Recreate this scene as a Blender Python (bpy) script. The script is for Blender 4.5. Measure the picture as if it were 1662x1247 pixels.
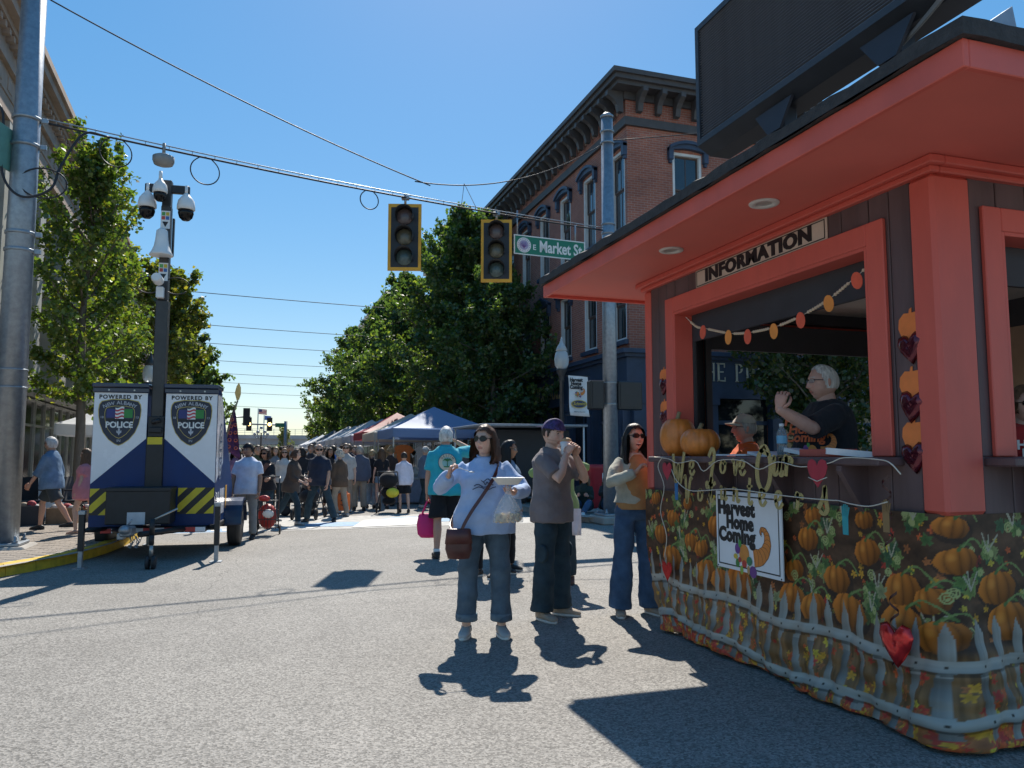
import bpy, math, random
import numpy as np
from mathutils import Vector, Matrix
for o in list(bpy.data.objects): bpy.data.objects.remove(o, do_unlink=True)
R = math.radians
scene = bpy.context.scene
COL = scene.collection
# ------------------------------------------------------------------ camera
CAM_H = 1.42; F_PX = 1249.0; IMG_W, IMG_H = 1662.0, 1247.0
PITCH = R(5.238); YAW = R(18.143)
cam_d = bpy.data.cameras.new('camera'); cam = bpy.data.objects.new('camera', cam_d); COL.objects.link(cam)
cam.location = (0, 0, CAM_H); cam.rotation_euler = (math.pi/2 + PITCH, 0, -YAW)
cam_d.sensor_width = 36.0; cam_d.lens = 36.0*F_PX/IMG_W
cam_d.clip_start = 0.05; cam_d.clip_end = 3000
scene.camera = cam
# ------------------------------------------------------------------ sky and sun
SUN_AZ = R(17.0); SUN_EL = R(48.5)      # azimuth measured from +Y towards +X
world = bpy.data.worlds.new('World'); scene.world = world; world.use_nodes = True
nt = world.node_tree
bg = nt.nodes['Background']
sky = nt.nodes.new('ShaderNodeTexSky'); sky.sky_type = 'NISHITA'; sky.sun_disc = False
sky.sun_elevation = SUN_EL; sky.sun_rotation = SUN_AZ
sky.altitude = 150; sky.air_density = 1.0; sky.dust_density = 0.15; sky.ozone_density = 1.8
hs_ = nt.nodes.new('ShaderNodeHueSaturation'); hs_.inputs['Saturation'].default_value = 2.05; gm_ = nt.nodes.new('ShaderNodeGamma'); gm_.inputs['Gamma'].default_value = .5; nt.links.new(sky.outputs[0], gm_.inputs['Color']); nt.links.new(gm_.outputs[0], hs_.inputs['Color']); nt.links.new(hs_.outputs[0], bg.inputs['Color']); bg.inputs['Strength'].default_value = 0.14
sun_d = bpy.data.lights.new('sun', 'SUN'); sun_d.energy = 3.0; sun_d.angle = R(0.53); sun_d.color = (1.0, 0.94, 0.85)
sun = bpy.data.objects.new('sun', sun_d); COL.objects.link(sun)
sdir = Vector((math.sin(SUN_AZ)*math.cos(SUN_EL), math.cos(SUN_AZ)*math.cos(SUN_EL), math.sin(SUN_EL)))
sun.rotation_euler = sdir.to_track_quat('Z', 'Y').to_euler(); sun.location = (0, 0, 60)
vs = scene.view_settings
vs.view_transform = 'Standard'; vs.look = 'None'; vs.gamma = 1.0; vs.use_curve_mapping = False
vs.exposure = 1.25
scene.render.resolution_x = 1024; scene.render.resolution_y = 768
scene.render.engine = 'CYCLES'

# ------------------------------------------------------------------ pixel -> place
_cp, _sp = math.cos(PITCH), math.sin(PITCH); _c, _s = math.cos(YAW), math.sin(YAW)
def ray(px, py):
    u = (px-831.0)/F_PX; v = (623.5-py)/F_PX
    f = _cp - v*_sp; z = _sp + v*_cp
    return np.array([u*_c+f*_s, -u*_s+f*_c, z])
CAMO = np.array([0, 0, CAM_H])
def gz(px, py, z=0.0): d = ray(px, py); return CAMO + d*((z-CAM_H)/d[2])
def gx(px, py, x): d = ray(px, py); return CAMO + d*(x/d[0])
def gy(px, py, y): d = ray(px, py); return CAMO + d*(y/d[1])

# ------------------------------------------------------------------ materials
MATS = {}
def lin(c):
    return tuple(((v/255)/12.92 if v/255 <= .04045 else ((v/255+.055)/1.055)**2.4) for v in c)
def mat(name, col, rough=.6, metal=0.0, var=.15, vscale=6.0, bump=0.0, bscale=40.0, spec=.5, coat=0.0, attr=None, stretch=None, detail=4.0, alpha=None, trans=0.0, emit=None, bdist=.01, sheen=0.0, sss=0.0):
    """Principled with mottled colour, roughness variation and fine relief, all procedural."""
    if name in MATS: return MATS[name]
    m = bpy.data.materials.new(name); m.use_nodes = True; t = m.node_tree; N = t.nodes; L = t.links
    b = N['Principled BSDF']; MATS[name] = m
    b.inputs['Roughness'].default_value = rough; b.inputs['Metallic'].default_value = metal
    b.inputs['Specular IOR Level'].default_value = spec; b.inputs['Coat Weight'].default_value = coat
    b.inputs['Coat Roughness'].default_value = .08
    if sheen: b.inputs['Sheen Weight'].default_value = sheen
    if sss:
        b.inputs['Subsurface Weight'].default_value = sss; b.inputs['Subsurface Radius'].default_value = (.012, .004, .002); b.inputs['Subsurface Scale'].default_value = 1.0
    tc = N.new('ShaderNodeTexCoord'); mp = N.new('ShaderNodeMapping'); L.new(tc.outputs['Object'], mp.inputs['Vector'])
    if stretch: mp.inputs['Scale'].default_value = stretch
    nz = N.new('ShaderNodeTexNoise'); nz.inputs['Scale'].default_value = vscale; nz.inputs['Detail'].default_value = detail; nz.inputs['Roughness'].default_value = .6
    L.new(mp.outputs[0], nz.inputs['Vector'])
    if attr:
        a = N.new('ShaderNodeAttribute'); a.attribute_name = attr; src = a.outputs['Color']
    else:
        rgb = N.new('ShaderNodeRGB'); rgb.outputs[0].default_value = (*col, 1); src = rgb.outputs[0]
    if var:
        mr = N.new('ShaderNodeMapRange'); mr.inputs['From Min'].default_value = .3; mr.inputs['From Max'].default_value = .7
        mr.inputs['To Min'].default_value = 1-var; mr.inputs['To Max'].default_value = 1+var
        L.new(nz.outputs['Fac'], mr.inputs['Value'])
        mx = N.new('ShaderNodeVectorMath'); mx.operation = 'SCALE'; L.new(src, mx.inputs[0]); L.new(mr.outputs[0], mx.inputs['Scale'])
        src = mx.outputs[0]
        rr = N.new('ShaderNodeMapRange'); rr.inputs['To Min'].default_value = max(.02, rough-.1); rr.inputs['To Max'].default_value = min(1, rough+.12)
        L.new(nz.outputs['Fac'], rr.inputs['Value']); L.new(rr.outputs[0], b.inputs['Roughness'])
    L.new(src, b.inputs['Base Color'])
    if bump:
        n2 = N.new('ShaderNodeTexNoise'); n2.inputs['Scale'].default_value = bscale; n2.inputs['Detail'].default_value = 5
        L.new(mp.outputs[0], n2.inputs['Vector'])
        bp = N.new('ShaderNodeBump'); bp.inputs['Strength'].default_value = bump; bp.inputs['Distance'].default_value = bdist
        L.new(n2.outputs['Fac'], bp.inputs['Height']); L.new(bp.outputs[0], b.inputs['Normal'])
    if trans: b.inputs['Transmission Weight'].default_value = trans
    if alpha is not None: b.inputs['Alpha'].default_value = alpha
    if emit:
        b.inputs['Emission Color'].default_value = (*emit[0], 1); b.inputs['Emission Strength'].default_value = emit[1]
    return m

# ------------------------------------------------------------------ mesh builder
def norm(v):
    v = np.asarray(v, float); l = np.linalg.norm(v); return v/l if l > 1e-9 else v
def rotz(a): c, s = math.cos(a), math.sin(a); return np.array([[c, -s, 0], [s, c, 0], [0, 0, 1.]])
def rotx(a): c, s = math.cos(a), math.sin(a); return np.array([[1., 0, 0], [0, c, -s], [0, s, c]])
def roty(a): c, s = math.cos(a), math.sin(a); return np.array([[c, 0, s], [0, 1., 0], [-s, 0, c]])
def frame(d, hint=(0, 0, 1)):
    d = norm(d); h = np.asarray(hint, float)
    if abs(np.dot(d, norm(h))) > .98: h = np.array([1., 0, 0]) if abs(d[0]) < .9 else np.array([0, 1., 0])
    a = norm(np.cross(h, d)); b = np.cross(d, a); return a, b, d
class MB:
    def __init__(s): s.v = []; s.f = []; s.m = []; s.sm = []; s.mi = 0; s.smooth = False
    def add(s, vs_, fs, mi=None, sm=None):
        o = len(s.v); s.v.extend([tuple(map(float, p)) for p in vs_])
        for f in fs: s.f.append(tuple(i+o for i in f)); s.m.append(s.mi if mi is None else mi); s.sm.append(s.smooth if sm is None else sm)
        return s
    def box(s, lo, hi, mi=None, rot=None, piv=None):
        x0, y0, z0 = lo; x1, y1, z1 = hi
        P = np.array([[x0,y0,z0],[x1,y0,z0],[x1,y1,z0],[x0,y1,z0],[x0,y0,z1],[x1,y0,z1],[x1,y1,z1],[x0,y1,z1]], float)
        if rot is not None:
            c = P.mean(0) if piv is None else np.asarray(piv, float); P = (P-c) @ np.asarray(rot).T + c
        return s.add(P, [(0,3,2,1),(4,5,6,7),(0,1,5,4),(1,2,6,5),(2,3,7,6),(3,0,4,7)], mi, False)
    def cbox(s, c, size, mi=None, rot=None):
        c = np.asarray(c, float); h = np.asarray(size, float)/2; return s.box(c-h, c+h, mi, rot)
    def bbox(s, lo, hi, bev=.01, mi=None):
        """box with chamfered edges"""
        lo = np.asarray(lo, float); hi = np.asarray(hi, float); c = (lo+hi)/2; h = (hi-lo)/2; b = min(bev, *(h*.9))
        P = []; idx = {}
        for sx in (-1, 1):
            for sy in (-1, 1):
                for sz in (-1, 1):
                    for k in range(3):
                        q = h - b; q = q.copy(); q[k] = h[k]; idx[(sx, sy, sz, k)] = len(P); P.append(c + q*np.array([sx, sy, sz]))
        fs = []
        def I(x, y, z, k): return idx[(x, y, z, k)]
        for k in range(3):
            a, d = (k+1) % 3, (k+2) % 3
            for sg in (-1, 1):
                q = []
                for (u, w) in ((-1,-1),(1,-1),(1,1),(-1,1)):
                    t = [0,0,0]; t[k] = sg; t[a] = u; t[d] = w; q.append(I(*t, k))
                fs.append(tuple(q if sg > 0 else q[::-1]))
        for k in range(3):                       # edges along axis k
            a, d = (k+1) % 3, (k+2) % 3
            for u in (-1, 1):
                for w in (-1, 1):
                    t0 = [0,0,0]; t0[k] = -1; t0[a] = u; t0[d] = w; t1 = list(t0); t1[k] = 1
                    q = [I(*t0, a), I(*t1, a), I(*t1, d), I(*t0, d)]
                    fs.append(tuple(q if u*w < 0 else q[::-1]))
        for sx in (-1, 1):
            for sy in (-1, 1):
                for sz in (-1, 1):
                    q = [I(sx,sy,sz,0), I(sx,sy,sz,1), I(sx,sy,sz,2)]
                    fs.append(tuple(q if sx*sy*sz > 0 else q[::-1]))
        return s.add(P, fs, mi, False)
    def loft(s, rings, cap=True, mi=None, sm=True, closed=True):
        n = len(rings[0]); vs_ = [p for r in rings for p in r]; fs = []
        for i in range(len(rings)-1):
            for j in range(n if closed else n-1):
                k = (j+1) % n; fs.append((i*n+j, i*n+k, (i+1)*n+k, (i+1)*n+j))
        o = len(s.v); s.add(vs_, fs, mi, sm)
        if cap and closed:
            s.f.append(tuple(o+j for j in range(n))[::-1]); s.m.append(s.mi if mi is None else mi); s.sm.append(False)
            b = o+(len(rings)-1)*n
            s.f.append(tuple(b+j for j in range(n))); s.m.append(s.mi if mi is None else mi); s.sm.append(False)
        return s
    def cyl(s, p0, p1, r0, r1=None, n=12, mi=None, cap=True, sm=True):
        r1 = r0 if r1 is None else r1; p0 = np.asarray(p0, float); p1 = np.asarray(p1, float)
        a, b, d = frame(p1-p0)
        ang = np.arange(n)*2*math.pi/n; C = np.cos(ang)[:, None]*a + np.sin(ang)[:, None]*b
        return s.loft([p0+C*r0, p1+C*r1], cap, mi, sm)
    def tube(s, pts, r, n=8, mi=None, cap=True, sm=True):
        pts = [np.asarray(p, float) for p in pts]; rs = r if isinstance(r, (list, tuple, np.ndarray)) else [r]*len(pts)
        rings = []; a = None
        for i, p in enumerate(pts):
            d = norm(pts[min(i+1, len(pts)-1)] - pts[max(i-1, 0)])
            if a is None: a, b, _ = frame(d)
            else: a = norm(a - d*np.dot(a, d)); b = np.cross(d, a)
            ang = np.arange(n)*2*math.pi/n
            rr = rs[i]
            if isinstance(rr, (tuple, list)): rings.append(p + np.cos(ang)[:, None]*a*rr[0] + np.sin(ang)[:, None]*b*rr[1])
            else: rings.append(p + (np.cos(ang)[:, None]*a + np.sin(ang)[:, None]*b)*rr)
        return s.loft(rings, cap, mi, sm)
    def lathe(s, c, prof, n=20, mi=None, axis=(0,0,1), cap=True, sm=True):
        c = np.asarray(c, float); a, b, d = frame(axis, (1, 0, 0)); ang = np.arange(n)*2*math.pi/n
        return s.loft([c + d*z + (np.cos(ang)[:, None]*a + np.sin(ang)[:, None]*b)*r for r, z in prof], cap, mi, sm)
    def ball(s, c, r, n=14, m=9, mi=None, rot=None):
        r = np.ones(3)*r if np.isscalar(r) else np.asarray(r, float); c = np.asarray(c, float); rings = []
        for i in range(m+1):
            th = math.pi*(i if 0 < i < m else (.02 if i == 0 else m-.02))/m
            ang = np.arange(n)*2*math.pi/n
            q = np.stack([np.cos(ang)*math.sin(th)*r[0], np.sin(ang)*math.sin(th)*r[1], -np.ones(n)*math.cos(th)*r[2]], 1)
            if rot is not None: q = q @ np.asarray(rot).T
            rings.append(q+c)
        return s.loft(rings, True, mi, True)
    def prism(s, poly, o, ux, uy, th, mi=None, mi_side=None):
        """2-D outline (CCW) placed at o with axes ux, uy, extruded by th along ux x uy"""
        o = np.asarray(o, float); ux = np.asarray(ux, float); uy = np.asarray(uy, float); n = norm(np.cross(ux, uy)); k = len(poly)
        A = [o+ux*p[0]+uy*p[1] for p in poly]; B = [p+n*th for p in A]
        s.add(A+B, [tuple(range(k))[::-1], tuple(range(k, 2*k))], mi, False)
        return s.add(A+B, [(i, (i+1) % k, (i+1) % k+k, i+k) for i in range(k)], mi if mi_side is None else mi_side, False)
    def xf(s, Rm, t=(0, 0, 0)):
        P = np.array(s.v) @ np.asarray(Rm).T + np.asarray(t, float); s.v = [tuple(p) for p in P]; return s
    def mesh(s, name, mats):
        me = bpy.data.meshes.new(name); me.from_pydata(s.v, [], s.f)
        for m in (mats if isinstance(mats, (list, tuple)) else [mats]): me.materials.append(m)
        me.polygons.foreach_set('material_index', s.m); me.polygons.foreach_set('use_smooth', s.sm); me.update(); return me
    def build(s, name, mats, parent=None, loc=None):
        return link(name, s.mesh(name, mats), parent, loc)
def link(name, me, parent=None, loc=None, rz=None):
    o = bpy.data.objects.new(name, me); COL.objects.link(o)
    if parent is not None: o.parent = parent
    if loc is not None: o.location = loc
    if rz is not None: o.rotation_euler = (0, 0, rz)
    return o
def tag(o, label=None, cat=None, group=None, kind=None):
    if label: o['label'] = label
    if cat: o['category'] = cat
    if group: o['group'] = group
    if kind: o['kind'] = kind
    return o
def thing(name, loc, label, cat, group=None, rz=0.0):
    o = bpy.data.objects.new(name, None); COL.objects.link(o); o.empty_display_size = .2
    o.location = tuple(map(float, loc)); o.rotation_euler = (0, 0, rz); return tag(o, label, cat, group)
def copy_tree(o, parent=None):
    c = o.copy(); COL.objects.link(c)
    if parent is not None: c.parent = parent
    for ch in list(o.children): copy_tree(ch, c)
    return c
def text_mesh(txt, size, depth=.004, bold=0.0, xs=1.0, align='CENTER', shear=0.0, space=1.0, lines=1.0, res=3):
    """lettering from the built-in font as a mesh in the XY plane, facing +Z"""
    cu = bpy.data.curves.new('lettering', 'FONT'); cu.body = txt; cu.size = size; cu.extrude = depth/2; cu.offset = bold
    cu.align_x = align; cu.align_y = 'CENTER'; cu.shear = shear; cu.space_character = space; cu.space_line = lines; cu.resolution_u = res
    ob = bpy.data.objects.new('lettering', cu); COL.objects.link(ob)
    dg = bpy.context.evaluated_depsgraph_get(); dg.update()
    me = bpy.data.meshes.new_from_object(ob.evaluated_get(dg))
    bpy.data.objects.remove(ob); bpy.data.curves.remove(cu)
    if xs != 1.0: me.transform(Matrix.Diagonal((xs, 1, 1, 1)))
    return me
def text(name, txt, size, o, ux, uy, m, parent=None, **k):
    """lettering on a surface: o centre, ux reading direction, uy up"""
    me = text_mesh(txt, size, **k); me.materials.clear(); me.materials.append(m)
    ux = Vector(ux).normalized(); uy = Vector(uy).normalized(); uz = ux.cross(uy)
    M4 = Matrix(((ux.x, uy.x, uz.x, o[0]), (ux.y, uy.y, uz.y, o[1]), (ux.z, uy.z, uz.z, o[2]), (0, 0, 0, 1)))
    me.transform(M4); me.update(); return link(name, me, parent)
def sheet_attr(me, cols, dom='POINT', name='Col'):
    a = me.color_attributes.new(name, 'FLOAT_COLOR', dom)
    c = np.ones((len(cols), 4), np.float32); c[:, :3] = cols; a.data.foreach_set('color', c.ravel())
# ================================================================== people
SKIN = mat('skin', (.5, .3, .22), .48, var=.07, vscale=30, bump=.05, bscale=300, attr='Col', sss=.08, spec=.4)
def cloth(name, col, fold=.35, var=.14, rough=.85, fscale=14): return mat('cloth_'+name, col, rough, var=var, vscale=9, bump=fold, bscale=fscale, spec=.25, bdist=.02, sheen=.1)
def denim(name, col): return mat('denim_'+name, col, .85, var=.3, vscale=7, bump=.45, bscale=13, spec=.2, bdist=.02, detail=6)
HAIRM = {}
def hairmat(col):
    k = 'hair_%02x%02x%02x' % tuple(int(min(1, c)*255) for c in col)
    return mat(k, col, .5, var=.4, vscale=60, stretch=(1, 1, .16), bump=.7, bscale=70, spec=.35, bdist=.008)
M_RUB = mat('black_rubber', (.02, .02, .022), .6, var=.2); M_BLK = mat('black_plastic', (.015, .015, .017), .35, var=.2, bump=.05)
M_LENS = mat('dark_lens', (.008, .007, .007), .12, var=0, spec=.3)
JOBS = []
def remesh(o, vox, smooth=3, post=None):
    m = o.modifiers.new('remesh', 'REMESH'); m.mode = 'VOXEL'; m.voxel_size = vox; m.use_smooth_shade = True
    s = o.modifiers.new('smooth', 'SMOOTH'); s.iterations = smooth; s.factor = .6
    JOBS.append((o, post))
def run_jobs():
    dg = bpy.context.evaluated_depsgraph_get(); dg.update()
    for o, post in JOBS:
        me = bpy.data.meshes.new_from_object(o.evaluated_get(dg)); old = o.data; mats = list(old.materials)
        o.modifiers.clear()
        if post: me = post(me)
        me.name = old.name
        me.materials.clear()
        for m in mats: me.materials.append(m)
        o.data = me; me.polygons.foreach_set('use_smooth', [True]*len(me.polygons)); me.update()
    JOBS.clear()
def getv(me):
    a = np.empty(len(me.vertices)*3, np.float32); me.vertices.foreach_get('co', a); return a.reshape(-1, 3).astype(float)
def wrinkle(amp, seed, k=1.0, zlo=None):
    rng = np.random.RandomState(seed); W = rng.normal(0, 1, (7, 3)); ph = rng.uniform(0, 6.3, 7)
    W /= np.linalg.norm(W, axis=1)[:, None]; W *= (np.array([22, 28, 36, 46, 60, 31, 52])*k)[:, None]
    def post(me):
        P = getv(me); n = np.empty(len(P)*3, np.float32); me.vertices.foreach_get('normal', n); n = n.reshape(-1, 3)
        q = P + .02*np.sin(P[:, [1, 2, 0]]*17+ph[0])
        t = np.zeros(len(P))
        for i in range(7): t += (1-np.abs(np.sin(q @ W[i]*.5+ph[i])))**2 * (1.0/(1+.25*i))
        t = t/3-.35
        P += n*(amp*t)[:, None]; me.vertices.foreach_set('co', P.astype(np.float32).ravel()); me.update(); return me
    return post
def sup(n, p=2.4):
    a = np.arange(n)*2*math.pi/n; c, s = np.cos(a), np.sin(a)
    return np.sign(c)*np.abs(c)**(2/p), np.sign(s)*np.abs(s)**(2/p)
def ringset(mb, rows, n=20, p=2.4):
    """rows: (center, xaxis, yaxis, a, b)"""
    cx, sy = sup(n, p)
    mb.loft([np.asarray(c)+np.outer(cx*a, X)+np.outer(sy*b, Y) for c, X, Y, a, b in rows])
def ik(a, t, l1, l2, hint):
    a = np.asarray(a, float); t = np.asarray(t, float); d = t-a; L = np.linalg.norm(d); L2 = min(L, (l1+l2)*.995); d = d/L; t = a+d*L2
    x = (l1*l1-l2*l2+L2*L2)/(2*L2); h = math.sqrt(max(0, l1*l1-x*x)); hh = np.asarray(hint, float); hh = norm(hh-d*np.dot(hh, d))
    return a+d*x+hh*h, t
def head_grid(nu, nv, fem=False, mouth=0.0, open_=0.0, fat=0.0):
    """detailed head in head space: x right, y forward, z up, chin to crown 0.235"""
    V = []; rows = []
    for i in range(nv+1):
        t = i/nv; th = math.pi*(.004+.992*t)
        for j in range(nu):
            ph = 2*math.pi*j/nu
            # denser sampling at the face (front = +y)
            ph = ph - .42*math.sin(ph)
            V.append((math.sin(th)*math.sin(ph), math.sin(th)*math.cos(ph), math.cos(th)))
    D = np.array(V); x, y, z = D.T
    a = .0765+.004*fat; P = np.empty_like(D)
    zz = np.where(z > 0, z*.118, z*.117)
    taper = np.where(z < 0, 1-.30*np.clip(-z, 0, 1)**2.0, 1.0)
    P[:, 0] = x*a*taper*(1+.10*(1-z*z)*0+fat*.15*np.exp(-((z+.5)/.3)**2))
    P[:, 1] = np.where(y > 0, y*.088*np.where(z < 0, 1-.05*z*z, 1), y*.108*np.where(z < 0, 1-.42*np.clip(-z, 0, 1)**1.4, 1))
    P[:, 2] = zz
    fr = np.clip(y, 0, 1)**.7
    X, Z = P[:, 0], P[:, 2]
    # flatten the face plane
    P[:, 1] -= fr*.004*np.exp(-(X/.05)**2)*(np.abs(Z) < .09)
    g = lambda x0, z0, sx, sz: np.exp(-((np.abs(X)-x0)/sx)**2-((Z-z0)/sz)**2)
    P[:, 1] += fr*(.0055*g(.026, .034, .022, .009) - .0115*g(.031, .012, .016, .013) + .004*g(.04, -.02, .02, .02))
    nose = np.clip((.022-Z)/.055, 0, 1)*(Z > -.042)*(1/(1+np.exp(-(Z+.036)*600)))
    P[:, 1] += fr*(.026*nose*np.exp(-(X/(.009+.006*nose))**2) + .007*g(.012, -.030, .007, .008))
    lw = .024*(1+.25*mouth)
    P[:, 1] += fr*(.0075*np.exp(-(X/lw)**2-((Z+.056)/.006)**2) + .008*np.exp(-(X/lw)**2-((Z+.070-.3*open_*.05)/.007)**2) - .006*np.exp(-(X/lw)**2-((Z+.063)/(.003+.008*open_))**2))
    P[:, 1] += fr*(.010*np.exp(-(X/.022)**2-((Z+.098)/.014)**2) - .005*np.exp(-(X/.025)**2-((Z+.082)/.006)**2))
    if not fem: P[:, 0] *= 1+.05*np.exp(-((Z+.075)/.03)**2)*(np.abs(x) > .3)
    fs = []
    for i in range(nv):
        for j in range(nu): k = (j+1) % nu; fs.append((i*nu+j, (i+1)*nu+j, (i+1)*nu+k, i*nu+k))
    return P, fs, D
def head_colors(P, tone, brow, beard=None, lips=None, fem=False, open_=0.0, shades=False, sunburn=.12):
    X, Y, Z = P.T; C = np.tile(np.array(tone, float), (len(P), 1))
    fr = Y > .035
    def blend(w, col): 
        w = np.clip(w, 0, 1)[:, None]; C[:] = C*(1-w)+np.array(col)*w
    t = np.array(tone)
    blend(sunburn*4*np.exp(-((np.abs(X)-.042)/.018)**2-((Z+.022)/.02)**2)*fr, t*np.array([1.08, .78, .76]))
    blend(.5*np.exp(-(X/.012)**2-((Z+.025)/.015)**2)*fr, t*np.array([1.05, .82, .8]))
    blend(.6*np.exp(-((np.abs(X)-.031)/.02)**2-((Z-.010)/.016)**2)*fr, t*.78)
    lc = lips if lips else tuple(t*np.array([.85, .52, .52]))
    blend((np.abs(X) < .026-.9*np.abs(Z+.0625))*(np.abs(Z+.0625) < .0115)*fr*.85, lc)
    if open_: 
        blend((np.abs(X) < .024)*(np.abs(Z+.0655) < .010*open_*(1-(X/.026)**2))*fr, (.08, .02, .02))
        blend((np.abs(X) < .021)*(np.abs(Z+.0595) < .0042)*fr, (.78, .74, .68))
    else: blend((np.abs(X) < .024)*(np.abs(Z+.0625) < .0018)*fr*.8, t*.3)
    if brow is not None: blend(((np.abs(np.abs(X)-.031) < .017)*(np.abs(Z-.033+.12*(np.abs(X)-.031)) < (.0032 if fem else .0045)))*fr*.85, brow)
    if not shades:
        ex = (np.abs(X)-.031)/.0125; ez = (Z-.0125)/.0046
        blend((ex*ex+ez*ez < 1)*fr, (.45, .41, .38)); blend((((np.abs(X)-.031)**2+(Z-.0125)**2) < .0052**2)*fr, (.03, .02, .015))
        blend((np.abs(Z-.019+4*(np.abs(X)-.031)**2*4) < .0018)*(np.abs(ex) < 1.05)*fr, t*.15)
    if beard is not None:
        w = ((Z < -.045)*(Y > -.005)*(np.abs(Z+.0625) > .008) + (Z < -.074)*(Y > -.01)) > 0
        w = w & ~((np.abs(X) < .022) & (np.abs(Z+.0625) < .009)); blend(w*beard[1], beard[0])
    return C
def hair_shell(D, P, style, rng):
    """returns mask and displaced points for the hair cap built on the head grid"""
    X, Y, Z = P.T
    line = (.078 if style.get('recede') else .066)+.004*np.sin(X*170)
    front = Z > line - .035*np.clip((np.abs(X)-.040)/.025, 0, 1)
    side = (Y < .030-.35*np.clip(.03-Z, 0, .2)*(1 if style.get('short', True) else .2)) & (Z > style.get('low', -.045))
    if style.get('bald'): m = (Y < .02) & (Z > style.get('low', -.04)) & (Z < .07)
    else: m = front | side
    vol = style.get('vol', .012)
    n = norm_rows(D*np.array([1/.0765, 1/.1, 1/.118]))
    k = rng.normal(0, 1, (5, 3))*55; ph = rng.uniform(0, 6, 5); q = sum(np.sin(P@k[i]+ph[i]) for i in range(5))/5
    return m, P+n*(vol*(1+.45*q))[:, None]
def norm_rows(a): return a/np.maximum(1e-9, np.linalg.norm(a, axis=1))[:, None]
PERSON_N = [0]
def person(loc, face, H, label, top, bottom, shoe, tone=(.56, .36, .27), hair=None, fem=False, w=1.0, belly=0.0, pose=None, head=(0, 0, 0),
           glasses=None, cap=None, beard=None, mouth=0.0, open_=0.0, vox=.02, fat=0.0, brow=None, seat=None, lean=0.0, twist=0.0, sway=0.0, shades=False, z0=None, visible_legs=True, base=0.0):
    """top=(mat, sleeve 0..2, hem, loose) bottom=(mat, length 0..2, width) ; face: heading in degrees, 0 = +Y, 180 = towards the camera"""
    PERSON_N[0] += 1; seed = PERSON_N[0]*17+3; rng = np.random.RandomState(seed); rnd = random.Random(seed)
    pose = pose or {}; k = H/1.75; hero = vox < .015
    root = thing('person', (loc[0], loc[1], 0), label, 'person', 'people at the street fair', R(face))
    hipz = pose.get('hipz', .93)*k
    sw = .160*k*(.89 if fem else 1.0)*(1+.6*(w-1)); hipw = .088*k*(1.04 if fem else 1.0)*(1+.35*(w-1))
    up = norm([math.sin(sway), math.sin(lean), math.cos(lean)])
    Xp = np.array([1., 0, 0]); Rt = rotz(twist); Xs = Rt@Xp; Xs = norm(Xs-up*np.dot(Xs, up)); Fs = np.cross(up, Xs); Fp = np.cross(up, norm(Xp-up*np.dot(Xp, up)))
    hip = np.array([0, 0, hipz]); sp = lambda d: hip+up*d*k
    # spine profile: dist above hip, half width, half depth, forward offset
    if fem: T = [(-.07, .135, .11, -.01), (0, .178, .128, -.008), (.08, .165, .118, 0), (.18, .135, .1, .004), (.28, .142, .108, .008), (.36, .155, .128, .018), (.43, .150, .108, .006), (.475, .125, .085, -.004), (.51, .085, .066, -.010), (.545, .058, .054, -.012), (.58, .048, .048, -.012)]
    else: T = [(-.07, .13, .108, -.005), (0, .168, .122, -.004), (.08, .163, .116, 0), (.18, .152, .108, .002), (.28, .16, .114, .004), (.38, .176, .122, .008), (.44, .170, .112, .002), (.485, .142, .092, -.004), (.52, .098, .074, -.010), (.55, .068, .062, -.012), (.585, .055, .055, -.012)]
    def trows(grow, lo=-9, hi=9, loose=0.0):
        rows = []
        for d, a, b, off in T:
            if d < lo-1e-6 or d > hi: continue
            bl = belly*math.exp(-((d-.13)/.14)**2); mixr = np.clip(d/.45, 0, 1); Xa = norm(Xp*(1-mixr)+Xs*mixr); Xa = norm(Xa-up*np.dot(Xa, up)); Fa = np.cross(up, Xa)
            lz = loose*max(0, 1-d/.42) if loose else 0
            aa = a*k*(1+(w-1)*(.8 if d > .4 else 1.0))+grow+bl*.45*k+lz; bb = b*k*(1+(w-1)*.9)+grow+bl*.55*k+lz
            rows.append((sp(d)+Fa*(off+bl*.55)*k, Xa, Fa, aa, bb))
        return rows
    # joints
    J = {}
    for sd, nm in ((1, 'R'), (-1, 'L')):
        sh = sp(.462)+Xs*sw*sd; J['sh'+nm] = sh
        spec = pose.get('arm'+nm, ((.22*sd, .02, -1), (.06*sd, .22, -1)))
        if spec[0] == 'ik':
            tgt = np.asarray(spec[1], float)
            el, wr = ik(sh, tgt, .295*k, .262*k, spec[2])
        else:
            el = sh+norm(spec[0])*.295*k; wr = el+norm(spec[1])*.262*k
        J['el'+nm] = el; J['wr'+nm] = wr
        hp = hip+Xp*hipw*sd-np.array([0, 0, .02*k]); J['hp'+nm] = hp
        ls = pose.get('leg'+nm, ((.05*sd, .0, -1), (.03*sd, -.02, -1)))
        kn = hp+norm(ls[0])*.425*k; an = kn+norm(ls[1])*.415*k; J['kn'+nm] = kn; J['an'+nm] = an; J['ft'+nm] = ls[2] if len(ls) > 2 else (.12*sd, 1, 0)
    dz = base - min(J['anR'][2], J['anL'][2]) + .075*k if seat is None else base + seat - hipz
    if z0 is not None: dz = z0
    def sh_(p): return np.asarray(p)+np.array([0, 0, dz])
    headc = sp(.68)+np.array([0, 0, 0])+Fs*.022*k
    # ------------------------------------------------ body (skin)
    b = MB(); ringset(b, trows(-.02*k), 16)
    nk = sp(.55)-Fs*.01*k; b.tube([nk, sp(.61)+Fs*.002*k, headc-up*.02], [.056*k*(.88 if fem else 1)*(1+fat*.3), .052*k*(.85 if fem else 1)*(1+fat*.3), .05*k], 14)
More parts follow.
